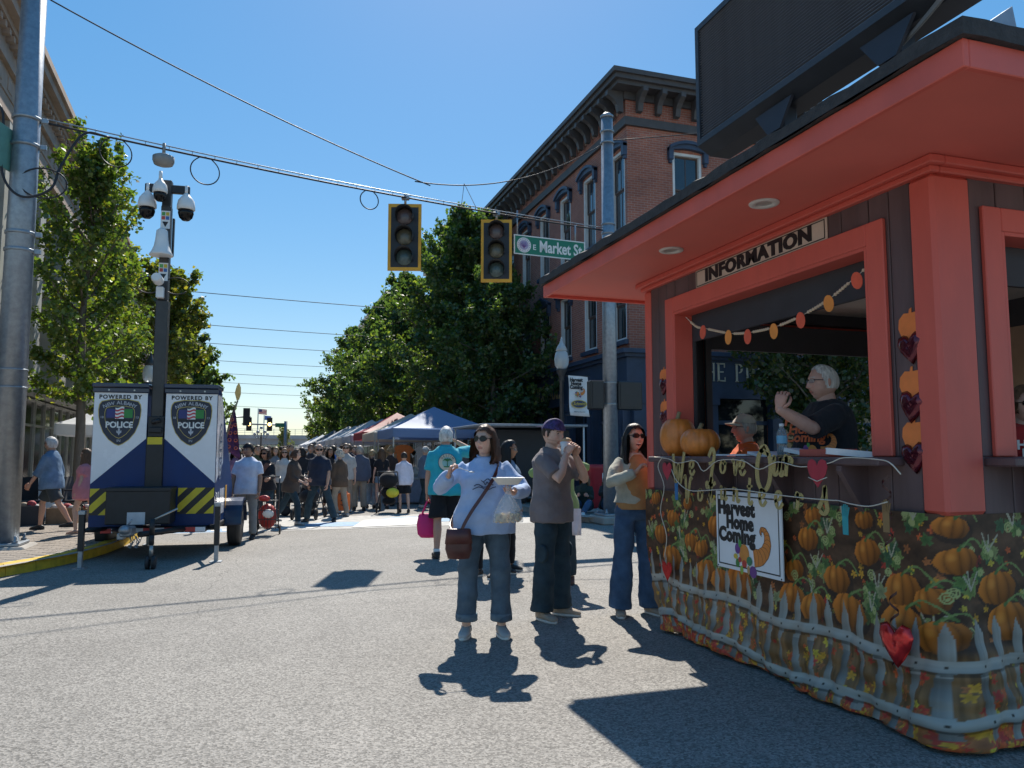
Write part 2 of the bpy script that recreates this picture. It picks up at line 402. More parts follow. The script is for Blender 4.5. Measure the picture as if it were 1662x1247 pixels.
    ag = (.86 if fem else 1.0)*(1+.55*(w-1))
    bare_leg = bottom[1] < 1.9
    for nm in 'RL':
        s_, e, r_ = J['sh'+nm], J['el'+nm], J['wr'+nm]
        b.tube([s_+(e-s_)*.06, s_+(e-s_)*.3, s_+(e-s_)*.72, e, e+(r_-e)*.25, e+(r_-e)*.7, r_, r_+(r_-e)*.05], [x*k*ag for x in (.040, .047, .044, .041, .043, .035, .028, .026)], 12)
        h, kn, an = J['hp'+nm], J['kn'+nm], J['an'+nm]; lg = (1+.6*(w-1))
        bk = -norm(np.array(J['ft'+nm])*[1, 1, 0])
        b.tube([h, h+(kn-h)*.35, h+(kn-h)*.8, kn, kn+(an-kn)*.3+bk*.012, kn+(an-kn)*.7, an, an-np.array([0, 0, .03*k])], [x*k*lg for x in (.078, .076, .058, .052, .056, .042, .034, .034)], 12)
    b.v = [tuple(np.array(p)+[0, 0, dz]) for p in b.v]
    # extra un-remeshed skin: head, hands
    nu, nv = (72, 54) if hero else (40, 30)
    P, fs, D = head_grid(nu, nv, fem, mouth, open_, fat)
    shade_on = shades or bool(glasses)
    HC = head_colors(P, tone, brow if brow is not None else tuple(np.array(hair['col'] if hair else (.1, .07, .05))*.8), beard, None, fem, open_, shade_on)
    hk = k*1.06
    if fem: hk *= .97
    yaw, pt, rl = head; Rh = rotz(R(face*0)+yaw+twist*.5) @ rotx(pt) @ roty(rl)
    base_R = np.stack([np.array([1., 0, 0]), np.array([0, 1., 0]), np.array([0, 0, 1.])], 1)
    Hc = sh_(headc)
    def hx(Q): return (np.asarray(Q)*hk) @ Rh.T + Hc
    extra = MB(); extra.add(hx(P), fs, 0, True); ecol = [HC]
    for sd in (-1, 1):                                   # ears
        e = MB(); e.ball((0, 0, 0), (.008, .017, .030), 10, 8); e.xf(rotz(.35*sd)@rotx(.15), (.0775*sd*(1+fat*.05), -.012, -.006)); n0 = len(e.v)
        extra.add(hx(e.v), e.f, 0, True); ecol.append(np.tile(np.array(tone)*np.array([1.0, .85, .82]), (n0, 1)))
    hands = {}
    for sd, nm in ((1, 'R'), (-1, 'L')):
        e, r_ = sh_(J['el'+nm]), sh_(J['wr'+nm]); hs = pose.get('hand'+nm, {})
        d = norm(hs.get('dir', r_-e)); nn = np.asarray(hs.get('n', (-sd*1.0, .15, 0)), float); nn = norm(nn-d*np.dot(nn, d)); th = np.cross(d, nn)*sd
        cu = hs.get('curl', .45); hsz = k*(.9 if fem else 1.0); M_ = MB()
        c8, s8 = sup(10, 2.6)
        M_.loft([r_+d*x*hsz+np.outer(c8*a*hsz, th)+np.outer(s8*t_*hsz, nn) for x, a, t_ in ((-.012, .022, .018), (.015, .027, .017), (.05, .038, .016), (.082, .040, .013), (.094, .036, .010))])
        for fi, (lo, ln) in enumerate(((.030, .064), (.010, .076), (-.010, .071), (-.029, .054))):
            p = r_+d*.084*hsz+th*lo*hsz; ang = .15+cu*.6+fi*.04; pts = [p]; q = p
            for sg in (.45, .31, .24):
                q = q+(d*math.cos(ang)+nn*math.sin(ang))*ln*sg*1.1*hsz+th*lo*.06*hsz; pts.append(q); ang += cu*1.15
            M_.tube(pts, [.0088*hsz, .0085*hsz, .0075*hsz, .0055*hsz], 7)
        p = r_+d*.022*hsz+th*.026*hsz; q1 = p+(th*.75+d*.65+nn*(.1+.35*cu))*.036*hsz; q2 = q1+(th*(.35-.5*cu)+d*.85+nn*(.2+.5*cu))*.032*hsz; q3 = q2+(th*(.1-.6*cu)+d*.9+nn*(.2+.5*cu))*.024*hsz
        M_.tube([p-d*.01*hsz, q1, q2, q3], [.014*hsz, .0115*hsz, .0095*hsz, .006*hsz], 7)
        extra.add(M_.v, M_.f, 0, True); ecol.append(np.tile(np.array(tone)*np.array([1.0, .92, .9]), (len(M_.v), 1)))
        hands[nm] = dict(p=r_+d*.075*hsz+nn*.025*hsz, d=d, n=nn, th=th, tip=r_+d*.14*hsz+nn*.03*hsz)
    ecol = np.concatenate(ecol)
    def post_body(me):
        Pm = getv(me); nf = len(me.polygons); lv = np.empty(len(me.loops), np.int32); me.loops.foreach_get('vertex_index', lv)
        ls = np.empty(nf, np.int32); lt = np.empty(nf, np.int32); me.polygons.foreach_get('loop_start', ls); me.polygons.foreach_get('loop_total', lt)
        faces = [tuple(lv[a:a+c]) for a, c in zip(ls, lt)]; o = len(Pm)
        out = bpy.data.meshes.new('body'); out.from_pydata([tuple(p) for p in Pm]+[tuple(p) for p in extra.v], [], faces+[tuple(i+o for i in f) for f in extra.f])
        cc = np.concatenate([np.tile(np.array(tone), (o, 1)), ecol]); sheet_attr(out, cc); bpy.data.meshes.remove(me); return out
    ob = b.build('body', SKIN, root); remesh(ob, max(vox, .014), 2, post_body)
    # ------------------------------------------------ bottom
    bm_, blen, bwid = bottom[:3]; g = .014*k
    if bm_ is not None:
        m = MB(); ringset(m, trows(g, -.08, .13, 0), 20)
        wst = bottom[3] if len(bottom) > 3 else None
        for nm in 'RL':
            h, kn, an = J['hp'+nm], J['kn'+nm], J['an'+nm]; lg = (1+.6*(w-1)); wd = bwid
            L_ = [h+(kn-h)*t for t in (0, .3, .65, .95)]; Rr = [.088, .089+.006*wd, .070+.016*wd, .060+.022*wd]
            if blen <= 1.0:
                n_ = 4; cut = blen; pts = []; rr = []
                for t in (0, .35, .7, 1.0): pts.append(h+(kn-h)*cut*t); rr.append((.089+.022*t*wd)*k*lg+.004)
                m.tube(pts, rr, 16)
            else:
                e2 = (blen-1); pts = L_+[kn+(an-kn)*t*e2 for t in (.2, .5, .8, .98)]+[kn+(an-kn)*e2]
                Rr = Rr+[.060+.026*wd, .056+.034*wd, .050+.043*wd, .047+.05*wd, .047+.05*wd]
                m.tube(pts, [x*k*lg+.003 for x in Rr], 16)
        m.v = [tuple(np.array(p)+[0, 0, dz]) for p in m.v]
        o = m.build('trousers' if blen > 1 else 'shorts', bm_, root); remesh(o, vox, 3, wrinkle(.026 if hero else .016, seed+1, .75))
        if wst:                                      # turned-up cuffs
            for nm in 'RL':
                kn, an = J['kn'+nm], J['an'+nm]; e2 = blen-1; p1 = kn+(an-kn)*(e2-.14); p2 = kn+(an-kn)*(e2+.005); rr = (.050+.05*bwid)*k*(1+.6*(w-1))+.004
                c = MB(); c.tube([p1, p1+(p2-p1)*.06, p2-(p2-p1)*.06, p2], [rr*.96, rr*1.02, rr*1.02, rr*.96], 20); c.v = [tuple(np.array(p)+[0, 0, dz]) for p in c.v]; c.build('cuff', wst, root)
    # ------------------------------------------------ top
    tm, slv, hem, loose = top[:4]; g = .022*k
    m = MB(); rows = trows(g, hem if hem > -.05 else -.07, 9, loose)
    if hem < -.07:
        c, X_, Y_, a, bb = trows(g, -.08, 9, loose)[0]; a0, b0 = trows(g, -.01, 9, loose)[0][3:5]
        rows = [(sp(hem), X_, Y_, a0*1.0, b0*1.02)] + trows(g, -.01, 9, loose)
    neckcut = top[4] if len(top) > 4 else .55
    rows = rows[:-1]; ringset(m, rows, 24)
    for nm in 'RL':
        s_, e, r_ = J['sh'+nm], J['el'+nm], J['wr'+nm]; lo = .006*k+loose*.35
        if slv > 1.0:
            q = slv-1; pts = [s_-(e-s_)*.03, s_+(e-s_)*.25, s_+(e-s_)*.7, e, e+(r_-e)*.3*q, e+(r_-e)*.75*q, e+(r_-e)*.9*q, e+(r_-e)*q]; rr = [.046, .056, .053, .050, .050, .047, .043, .033]
        else:
            pts = [s_-(e-s_)*.03, s_+(e-s_)*.2*slv, s_+(e-s_)*.6*slv, s_+(e-s_)*slv]; rr = [.046, .058, .060, .061]
        m.tube(pts, [x*k*ag+lo for x in rr], 14)
    m.v = [tuple(np.array(p)+[0, 0, dz]) for p in m.v]
    o = m.build(top[5] if len(top) > 5 else 'shirt', tm, root); remesh(o, vox, 3, wrinkle(.026 if hero else .016, seed+2, .8)); shirt = o
    # collar ring
    c = MB(); rr = .066*k*(.9 if fem else 1); cc = sp(.557)-Fs*.008*k; a, b_, d_ = Xs, Fs, up
    ang = np.arange(20)*2*math.pi/20; pts = [sh_(cc+a*math.cos(t)*rr*1.05+b_*math.sin(t)*rr+up*(-.022*k*max(0, math.sin(t)))) for t in ang]; pts.append(pts[0])
    c.tube(pts, .009*k, 6); c.build('collar', tm, shirt)
    # ------------------------------------------------ shoes
    if visible_legs:
        sm_, stype = shoe[0], shoe[1] if len(shoe) > 1 else None
        for nm in 'RL':
            an = sh_(J['an'+nm]); f = norm(np.array(J['ft'+nm], float)); sdv = norm(np.cross(f, (0, 0, 1))); u = np.cross(sdv, f)
            s = MB(); rows = []; L = .262*k*(.92 if fem else 1); o0 = an-u*.075*k*1.0-f*.075*k
            for t, a, hgt in ((0, .022, .05), (.06, .032, .072), (.2, .037, .088), (.38, .040, .083), (.58, .046, .062), (.8, .046, .048), (.93, .036, .038), (1, .018, .025)):
                rows.append((o0+f*L*t+u*(hgt/2+.012)*k, sdv, u, a*k, hgt/2*k))
            ringset(s, rows, 14, 2.8)
            s.tube([an-u*.03*k-f*.005, an+u*.012*k-f*.008], [.046*k, .043*k], 12)
            so = s.build('shoe', sm_, root)
            q = MB(); c8, s8 = sup(18, 2.2); wv = np.array([(1.0+.10*max(0, x)) for x in s8])
            ring = lambda zz, gr: o0+f*L*.5+np.outer(s8*(L*.515+gr), f)+np.outer(c8*(.044*k+gr)*wv, sdv)+u*zz
            q.loft([ring(0, -.002), ring(.006, .002), ring(.022*k, .001)]); q.build('sole', shoe[2] if len(shoe) > 2 else M_RUB, so)
    # ------------------------------------------------ hair
    if hair:
        m_, Q = hair_shell(D, P, hair, rng); hm = hairmat(hair['col']); h = MB()
        idx = np.where(m_)[0]; keep = [f for f in fs if all(m_[i] for i in f)]
        Q2 = np.where(m_[:, None], Q, P)
        h.add(hx(Q2), keep, 0, True)
        # outer hem folded back into the head so that the shell has an edge
        ln = hair.get('long', 0)
        if ln:
            fl = hair.get('front', 0.0); n = 22
            for lay in range(3):
                rows = []
                for t in np.linspace(0, 1, 8):
                    zc = .02-(ln+.02)*t; sp_ = (.084+.012*lay+hair.get('flare', .02)*t)*(1-.35*max(0, t-.8)/.2*.6); ring = []
                    for j in range(n):
                        fr = j/(n-1); ang = (math.pi*(1.16-.10*fl))*(fr-.5)*1.0
                        wob = 1+.05*math.sin(j*2.3+lay*1.7+t*4)+.03*math.sin(j*5.1+t*9+lay)
                        ring.append((math.sin(ang)*sp_*wob, -math.cos(ang)*(.104-.012*lay*-1+.02*t)*wob*(1 if abs(ang) < 1.4 else 1)+(.012 if abs(ang) > 1.3 else 0)+.05*fl*abs(math.sin(ang))**3, zc-.012*math.sin(j*3.1+lay*2)*t))
                    rows.append(ring)
                inner = [[(x*.86, y*.86+.004, z) for x, y, z in r] for r in rows[::-1]]
                h.loft([hx(r) for r in rows]+[hx(r) for r in inner], False, None, True, False)
        if hair.get('bun'):
            e = MB(); e.ball((0, -.11, .07), (.045, .04, .04), 12, 8); h.add(hx(e.v), e.f, 0, True)
        if hair.get('curly'):
            for q in range(110):
                i = idx[rng.randint(len(idx))]; e = MB(); e.ball(Q[i]+rng.normal(0, .006, 3), rng.uniform(.016, .026), 6, 4); h.add(hx(e.v), e.f, 0, True)
        h.build('hair', hm, root)
    if glasses:
        gm = MB(); col, kind = glasses
        for sd in (-1, 1):
            ring = []; out = []
            a_, b_ = (.029, .024) if kind == 'round' else ((.030, .019) if kind != 'thin' else (.025, .014))
            pe = 2.0 if kind == 'round' else 3.2; cx, sy = sup(18, pe)
            xx = .0335*sd+cx*a_; zz = .010+sy*b_; yy = .090-2.6*np.maximum(0, np.abs(xx)-.025)**2*6
            Pm = np.stack([xx, yy, zz], 1); Pb = Pm-np.array([0, .004, 0])
            gm.loft([hx(Pb), hx(Pm)], True, 0, False)
            gm.cyl(hx([(.064*sd, .080, .016)])[0], hx([(.082*sd, -.01, .012)])[0], .0028, n=6, mi=1)
        gm.cyl(hx([(-.008, .0915, .014)])[0], hx([(.008, .0915, .014)])[0], .003, n=6, mi=1)
        gm.build('sunglasses' if kind != 'thin' else 'eyeglasses', [M_LENS if kind != 'thin' else mat('clear_lens', (.35, .36, .36), .05, alpha=.35, var=0), M_BLK], root)
    if cap:
        cm, kind = cap; c = MB()
        dm = (P[:, 2] > (.045 if kind != 'beanie' else .035)); n_ = norm_rows(D*np.array([1/.0765, 1/.1, 1/.118]))
        Qc = P+n_*(.014+.004*np.sin(P[:, :1]*90+P[:, 1:2]*70)); Qc[:, 2] = np.where(P[:, 2] < .0455, Qc[:, 2], Qc[:, 2])
        if kind == 'bandana': dm = P[:, 2] > .038-.25*np.clip(-P[:, 1], 0, .1)
        c.add(hx(Qc), [f for f in fs if all(dm[i] for i in f)], 0, True)
        if kind == 'cap':
            top_, bot = [], []
            for t in np.linspace(-1, 1, 13):
                a_ = t*1.15; top_.append((math.sin(a_)*.080, math.cos(a_)*.092+.004, .047-.010*t*t)); bot.append((math.sin(a_*.9)*.078, math.cos(a_)*.092+.068*(1-t*t*.75), .040-.022*t*t))
            c.loft([hx(top_), hx(bot), hx([(x, y-.002, z-.006) for x, y, z in bot]), hx([(x, y-.002, z-.006) for x, y, z in top_])], False, None, True, False)
        if kind == 'bandana':
            for sd in (-1, 1):
                c.tube(hx([(0.005*sd, -.108, .03), (.022*sd, -.135, .026+.01*sd), (.045*sd, -.165, .016+.012*sd)]), [.010*k, (.017*k, .005), (.008*k, .003)], 8)
        c.build('bandana' if kind == 'bandana' else 'cap', cm, root)
    bpy_world = lambda p: np.array(rotz(R(face)))@np.asarray(p)+np.array([loc[0], loc[1], 0])
    out = dict(root=root, head=bpy_world(Hc))
    for nm in 'RL': out['hand'+nm] = {q: (bpy_world(v) if q in ('p', 'tip') else rotz(R(face))@v) for q, v in hands[nm].items()}
    out['J'] = {q: bpy_world(sh_(v)) for q, v in J.items() if q[:2] != 'ft'}
    out['loc'] = bpy_world; out['sp'] = lambda d, f=0, x=0: bpy_world(sh_(sp(d)+Fs*f+Xs*x))
    return out
# ================================================================== ground
def nodes_of(name):
    m = bpy.data.materials.new(name); m.use_nodes = True; t = m.node_tree; MATS[name] = m
    return m, t.nodes, t.links, t.nodes['Principled BSDF']
def asphalt():
    m, N, L, b = nodes_of('asphalt')
    tc = N.new('ShaderNodeTexCoord'); co = tc.outputs['Object']
    def noise(sc, det=3, ro=.6):
        n = N.new('ShaderNodeTexNoise'); n.inputs['Scale'].default_value = sc; n.inputs['Detail'].default_value = det; n.inputs['Roughness'].default_value = ro; L.new(co, n.inputs['Vector']); return n.outputs['Fac']
    def vor(sc, feat='F1'):
        n = N.new('ShaderNodeTexVoronoi'); n.inputs['Scale'].default_value = sc; n.feature = feat; L.new(co, n.inputs['Vector']); return n
    def rmp(src, a, b_, c, d):
        n = N.new('ShaderNodeMapRange'); n.inputs[1].default_value = a; n.inputs[2].default_value = b_; n.inputs[3].default_value = c; n.inputs[4].default_value = d; L.new(src, n.inputs[0]); return n.outputs[0]
    def mul(a, b_):
        n = N.new('ShaderNodeMath'); n.operation = 'MULTIPLY'; L.new(a, n.inputs[0]); L.new(b_, n.inputs[1]); return n.outputs[0]
    agg = vor(85); cell = N.new('ShaderNodeSeparateColor'); L.new(agg.outputs['Color'], cell.inputs[0])
    v = rmp(cell.outputs[0], 0, 1, .55, 1.45)
    v = mul(v, rmp(noise(.35, 5), .3, .7, .86, 1.14)); v = mul(v, rmp(noise(2.2, 6, .7), .3, .7, .93, 1.07)); v = mul(v, rmp(noise(150, 2), .3, .7, .8, 1.2))
    # tyre-darkened lanes and sealed cracks
    wv = N.new('ShaderNodeTexNoise'); wv.inputs['Scale'].default_value = .8; wv.inputs['Detail'].default_value = 6; L.new(co, wv.inputs['Vector'])
    mxv = N.new('ShaderNodeMix'); mxv.data_type = 'VECTOR'; mxv.inputs['Factor'].default_value = .5
    dv = N.new('ShaderNodeVectorMath'); dv.operation = 'ADD'; L.new(co, dv.inputs[0])
    sv = N.new('ShaderNodeVectorMath'); sv.operation = 'SCALE'; sv.inputs['Scale'].default_value = .9; L.new(wv.outputs['Color'], sv.inputs[0]); L.new(sv.outputs[0], dv.inputs[1])
    cr = N.new('ShaderNodeTexVoronoi'); cr.feature = 'DISTANCE_TO_EDGE'; cr.inputs['Scale'].default_value = .22; L.new(dv.outputs[0], cr.inputs['Vector'])
    v = mul(v, rmp(cr.outputs['Distance'], .0, .0022, .62, 1.0))
    col = N.new('ShaderNodeVectorMath'); col.operation = 'SCALE'; col.inputs[0].default_value = (.225, .212, .192); L.new(v, col.inputs['Scale']); L.new(col.outputs[0], b.inputs['Base Color'])
    b.inputs['Roughness'].default_value = .82; b.inputs['Specular IOR Level'].default_value = .35
    bp = N.new('ShaderNodeBump'); bp.inputs['Strength'].default_value = .55; bp.inputs['Distance'].default_value = .006; L.new(agg.outputs['Distance'], bp.inputs['Height']); L.new(bp.outputs[0], b.inputs['Normal'])
    return m
M_ASPH = asphalt()
g = MB(); g.add([(-600, -400, 0), (600, -400, 0), (600, 1200, 0), (-600, 1200, 0)], [(0, 1, 2, 3)]); tag(g.build('road', M_ASPH), kind='structure')
M_CONC = mat('concrete', (.34, .32, .29), .85, var=.18, vscale=2.2, bump=.25, bscale=90, detail=8)
M_PAVER = mat('paver_brick', (.25, .215, .18), .9, var=.28, vscale=5.5, bump=.35, bscale=70, detail=6)
M_YEL = mat('yellow_kerb_paint', (.62, .40, .03), .7, var=.22, vscale=9, bump=.3, bscale=45, detail=8)
M_STEELG = mat('galvanised_steel', (.30, .33, .36), .42, .65, var=.18, vscale=14, bump=.06, bscale=120, detail=6)
M_DKSTEEL = mat('dark_steel', (.05, .052, .055), .4, .4, var=.2, vscale=12)
LK = [(-30, 8.3), (-8, 8.45), (-5.5, 8.65), (-3.9, 9.3), (-2.85, 10.3), (-2.25, 11.5), (-2.0, 12.6), (-1.92, 13.6), (-1.92, 15), (-1.95, 22), (-2.6, 60), (-3.4, 110)]
def kerbed(name, line, inner, mats, side, zt=.13):
    """raised pavement: slab inside the kerb line plus separate kerb stones"""
    sl = MB(); pts = line+inner; sl.add([(x, y, zt) for x, y in pts], [tuple(range(len(pts)))[::side]]); o = sl.build(name, mats); tag(o, kind='structure')
    return o
swL = kerbed('pavement', LK, [(-30, 110)], M_CONC, -1)
def off(line, d):
    P = np.array(line, float); T = np.gradient(P, axis=0); T /= np.linalg.norm(T, axis=1)[:, None]; Nn = np.stack([-T[:, 1], T[:, 0]], 1); return P+Nn*d
def resample(line, step):
    P = np.array(line, float); d = np.r_[0, np.cumsum(np.linalg.norm(np.diff(P, axis=0), axis=1))]; n = int(d[-1]/step); t = np.linspace(0, d[-1], n+1); return np.stack([np.interp(t, d, P[:, 0]), np.interp(t, d, P[:, 1])], 1)
def smooth(P, it=6):
    P = P.copy()
    for _ in range(it): P[1:-1] = (P[:-2]+2*P[1:-1]+P[2:])/4
    return P
kp = smooth(resample(LK, .45), 4); rndk = random.Random(4)
kerbp = None
def kerb_run(kp, side, parent, yellow):
    A = np.array(off(kp, 0)); B = np.array(off(kp, .15*side))
    for i in range(len(kp)-1):
        y = kp[i][1]
        if y > 45 or (kp[i][0] < -7): continue
        k = MB(); zt = .140+rndk.uniform(-.004, .004); e = .010; T = (A[i+1]-A[i]); T = T/np.linalg.norm(T)*.004
        n = (B[i]-A[i]); n /= np.linalg.norm(n)
        prof = [(0, -.02), (.006, .09), (.022, zt-.016), (.045, zt), (.15, zt), (.15, -.02)]
        ra = [(A[i][0]+n[0]*u+T[0], A[i][1]+n[1]*u+T[1], z) for u, z in prof]; n2 = (B[i+1]-A[i+1]); n2 /= np.linalg.norm(n2)
        rb = [(A[i+1][0]+n2[0]*u-T[0], A[i+1][1]+n2[1]*u-T[1], z) for u, z in prof]
        k.loft([ra, rb] if side < 0 else [rb, ra], True, None, False); k.build('kerb_stone', M_YEL if yellow(kp[i]) else M_CONC, parent)
kerb_run(kp, 1, swL, lambda p: p[1] < 15.2)
# brick pavers on the corner, each its own piece near the kerb, running bond
pm = MB(); pm.bbox((-.098, -.048, .07), (.098, .048, .1365), .004); pme = pm.mesh('brick', M_PAVER)
spots = []
kin = off(kp, .16)
for j in range(0, 90):
    y = 8.95+j*.104
    xs_ = [p[0] for p in kin if abs(p[1]-y) < .4 and p[0] > -12]; xr = min(np.interp(y, kin[:, 1][kin[:, 1].argsort()], kin[:, 0][kin[:, 1].argsort()]), 99)
    for i in range(0, 18):
        x = xr-.12-i*.204-(.102 if j % 2 else 0)
        if x < -6.6: break
        spots.append((x, y))
spots.sort(key=lambda p: p[0]**2+p[1]**2)
rest = MB(); rp = random.Random(8)
for i, (x, y) in enumerate(spots):
    if i < 290:
        o = link('brick', pme, swL, (x, y, rp.uniform(-.002, .002))); o.rotation_euler = (rp.uniform(-.01, .01), rp.uniform(-.01, .01), rp.uniform(-.015, .015))
    else: rest.box((x-.098, y-.048, .07), (x+.098, y+.048, .1365+rp.uniform(-.002, .002)))
tag(rest.build('brick_paving', M_PAVER, swL), kind='stuff')
RK = [(30, 13.6), (9.5, 13.7), (8.0, 13.9), (7.0, 14.25), (6.45, 14.9), (6.3, 15.8), (6.3, 20), (6.5, 110)]
swR = kerbed('pavement', RK, [(30, 110)], M_CONC, 1)
kerb_run(smooth(resample(RK, .6), 3), -1, swR, lambda p: False)
# painted street mural and stop bar beyond the intersection
M_PW = mat('worn_white_road_paint', (.60, .58, .54), .8, var=.3, vscale=6, bump=.2, bscale=80, detail=9)
M_PB = mat('worn_blue_road_paint', (.26, .38, .52), .8, var=.3, vscale=6, bump=.2, bscale=80, detail=9)
mu = MB(); z = .004
mu.add([(-1.7, 15.1, z), (5.9, 15.3, z), (5.9, 18.4, z), (-1.75, 18.2, z)], [(0, 1, 2, 3)]); tag(mu.build('road_marking', mat('faded_road_paint', (.42, .405, .375), .85, var=.3, vscale=5, bump=.25, bscale=80, detail=9)), kind='structure')
mu = MB(); z = .008
mu.add([(-1.55, 15.25, z), (-.35, 15.25, z), (-.35, 15.9, z), (-1.6, 15.9, z)], [(0, 1, 2, 3)])
for cx_, cy_, a_, b_ in ((3.6, 16.9, 1.1, .75), (1.6, 16.2, .7, .5)):
    mu.add([(cx_+a_*math.cos(t), cy_+b_*math.sin(t), z) for t in np.arange(28)*math.pi/14], [tuple(range(28))])
tag(mu.build('road_marking', M_PB), kind='structure')
mu = MB(); z = .012
mu.add([(1.75, 15.35, z), (3.3, 15.6, z), (3.9, 17.6, z), (2.2, 17.0, z)], [(0, 1, 2, 3)])
mu.add([(.2, 15.35, z), (1.0, 15.35, z), (1.2, 15.85, z), (.3, 15.8, z)], [(0, 1, 2, 3)])
for k_ in range(5): mu.add([(-1.4+k_*.2, 15.4, z), (-1.28+k_*.2, 15.4, z), (-1.28+k_*.2, 15.75, z), (-1.42+k_*.2, 15.75, z)], [(0, 1, 2, 3)])
tag(mu.build('road_marking', M_PW), kind='structure')

# ================================================================== buildings
def brickmat(name, c1, c2, mortar, haze=1.0):
    m, N, L, b = nodes_of(name); tc = N.new('ShaderNodeTexCoord'); sx = N.new('ShaderNodeSeparateXYZ'); L.new(tc.outputs['Object'], sx.inputs[0])
    ad = N.new('ShaderNodeMath'); L.new(sx.outputs[0], ad.inputs[0]); L.new(sx.outputs[1], ad.inputs[1]); cb = N.new('ShaderNodeCombineXYZ'); L.new(ad.outputs[0], cb.inputs[0]); L.new(sx.outputs[2], cb.inputs[1])
    br = N.new('ShaderNodeTexBrick'); br.inputs['Color1'].default_value = (*c1, 1); br.inputs['Color2'].default_value = (*c2, 1); br.inputs['Mortar'].default_value = (*mortar, 1)
    br.inputs['Scale'].default_value = 1; br.inputs['Brick Width'].default_value = .21; br.inputs['Row Height'].default_value = .072; br.inputs['Mortar Size'].default_value = .006; br.inputs['Bias'].default_value = 0
    L.new(cb.outputs[0], br.inputs['Vector'])
    nz = N.new('ShaderNodeTexNoise'); nz.inputs['Scale'].default_value = .7; nz.inputs['Detail'].default_value = 8; nz.inputs['Roughness'].default_value = .65; L.new(tc.outputs['Object'], nz.inputs['Vector'])
    mr = N.new('ShaderNodeMapRange'); mr.inputs[1].default_value = .3; mr.inputs[2].default_value = .7; mr.inputs[3].default_value = .72; mr.inputs[4].default_value = 1.25; L.new(nz.outputs[0], mr.inputs[0])
    sc = N.new('ShaderNodeVectorMath'); sc.operation = 'SCALE'; L.new(br.outputs[0], sc.inputs[0]); L.new(mr.outputs[0], sc.inputs['Scale']); L.new(sc.outputs[0], b.inputs['Base Color'])
    b.inputs['Roughness'].default_value = .88
    bp = N.new('ShaderNodeBump'); bp.inputs['Strength'].default_value = .6; bp.inputs['Distance'].default_value = .01; bp.invert = True; L.new(br.outputs['Fac'], bp.inputs['Height']); L.new(bp.outputs[0], b.inputs['Normal'])
    return m
M_BRICK = brickmat('red_brick', (.42, .15, .095), (.33, .115, .08), (.38, .29, .24))
M_BRICK2 = brickmat('brown_brick', (.30, .15, .10), (.23, .11, .08), (.3, .25, .2))
M_STONE = mat('brown_stone', (.36, .27, .21), .85, var=.25, vscale=1.6, bump=.3, bscale=30, detail=8)
M_NAVY = mat('navy_shopfront_paint', (.042, .062, .105), .5, var=.2, vscale=3, bump=.08, bscale=60)
M_CORN = mat('dark_cornice_paint', (.075, .07, .07), .6, var=.2, vscale=3, bump=.1, bscale=40)
M_CREAM = mat('cream_paint', (.58, .52, .42), .65, var=.15, vscale=3, bump=.1)
M_WHITE = mat('white_paint', (.72, .72, .69), .55, var=.08, vscale=5, bump=.05)
M_GLASS = mat('window_glass', (.018, .026, .035), .06, var=.3, vscale=1.3, spec=.8, coat=.4)
M_GLASSK = mat('dark_shop_glass', (.012, .014, .017), .05, var=.4, vscale=1.0, spec=.7)
M_WOODT = mat('brown_sash_paint', (.10, .06, .045), .55, var=.2)
def wall_open(mb, o, ux, uy, W, Hh, rects, depth, mi=0):
    o = np.array(o, float); ux = np.array(ux, float); uy = np.array(uy, float); n = np.cross(ux, uy)
    xs_ = sorted({0, W, *[r[0] for r in rects], *[r[1] for r in rects]}); ys = sorted({0, Hh, *[r[2] for r in rects], *[r[3] for r in rects]})
    P = lambda x, y, d=0: o+ux*x+uy*y-n*d
    for i in range(len(xs_)-1):
        for j in range(len(ys)-1):
            cx_, cy_ = (xs_[i]+xs_[i+1])/2, (ys[j]+ys[j+1])/2
            if any(r[0] < cx_ < r[1] and r[2] < cy_ < r[3] for r in rects): continue
            mb.add([P(xs_[i], ys[j]), P(xs_[i+1], ys[j]), P(xs_[i+1], ys[j+1]), P(xs_[i], ys[j+1])], [(0, 1, 2, 3)], mi, False)
    for a, b, c, d in rects:
        for (p, q) in (((a, c), (a, d)), ((b, d), (b, c)), ((a, d), (b, d)), ((b, c), (a, c))):
            mb.add([P(*p), P(*q), P(*q, depth), P(*p, depth)], [(0, 1, 2, 3)], mi, False)
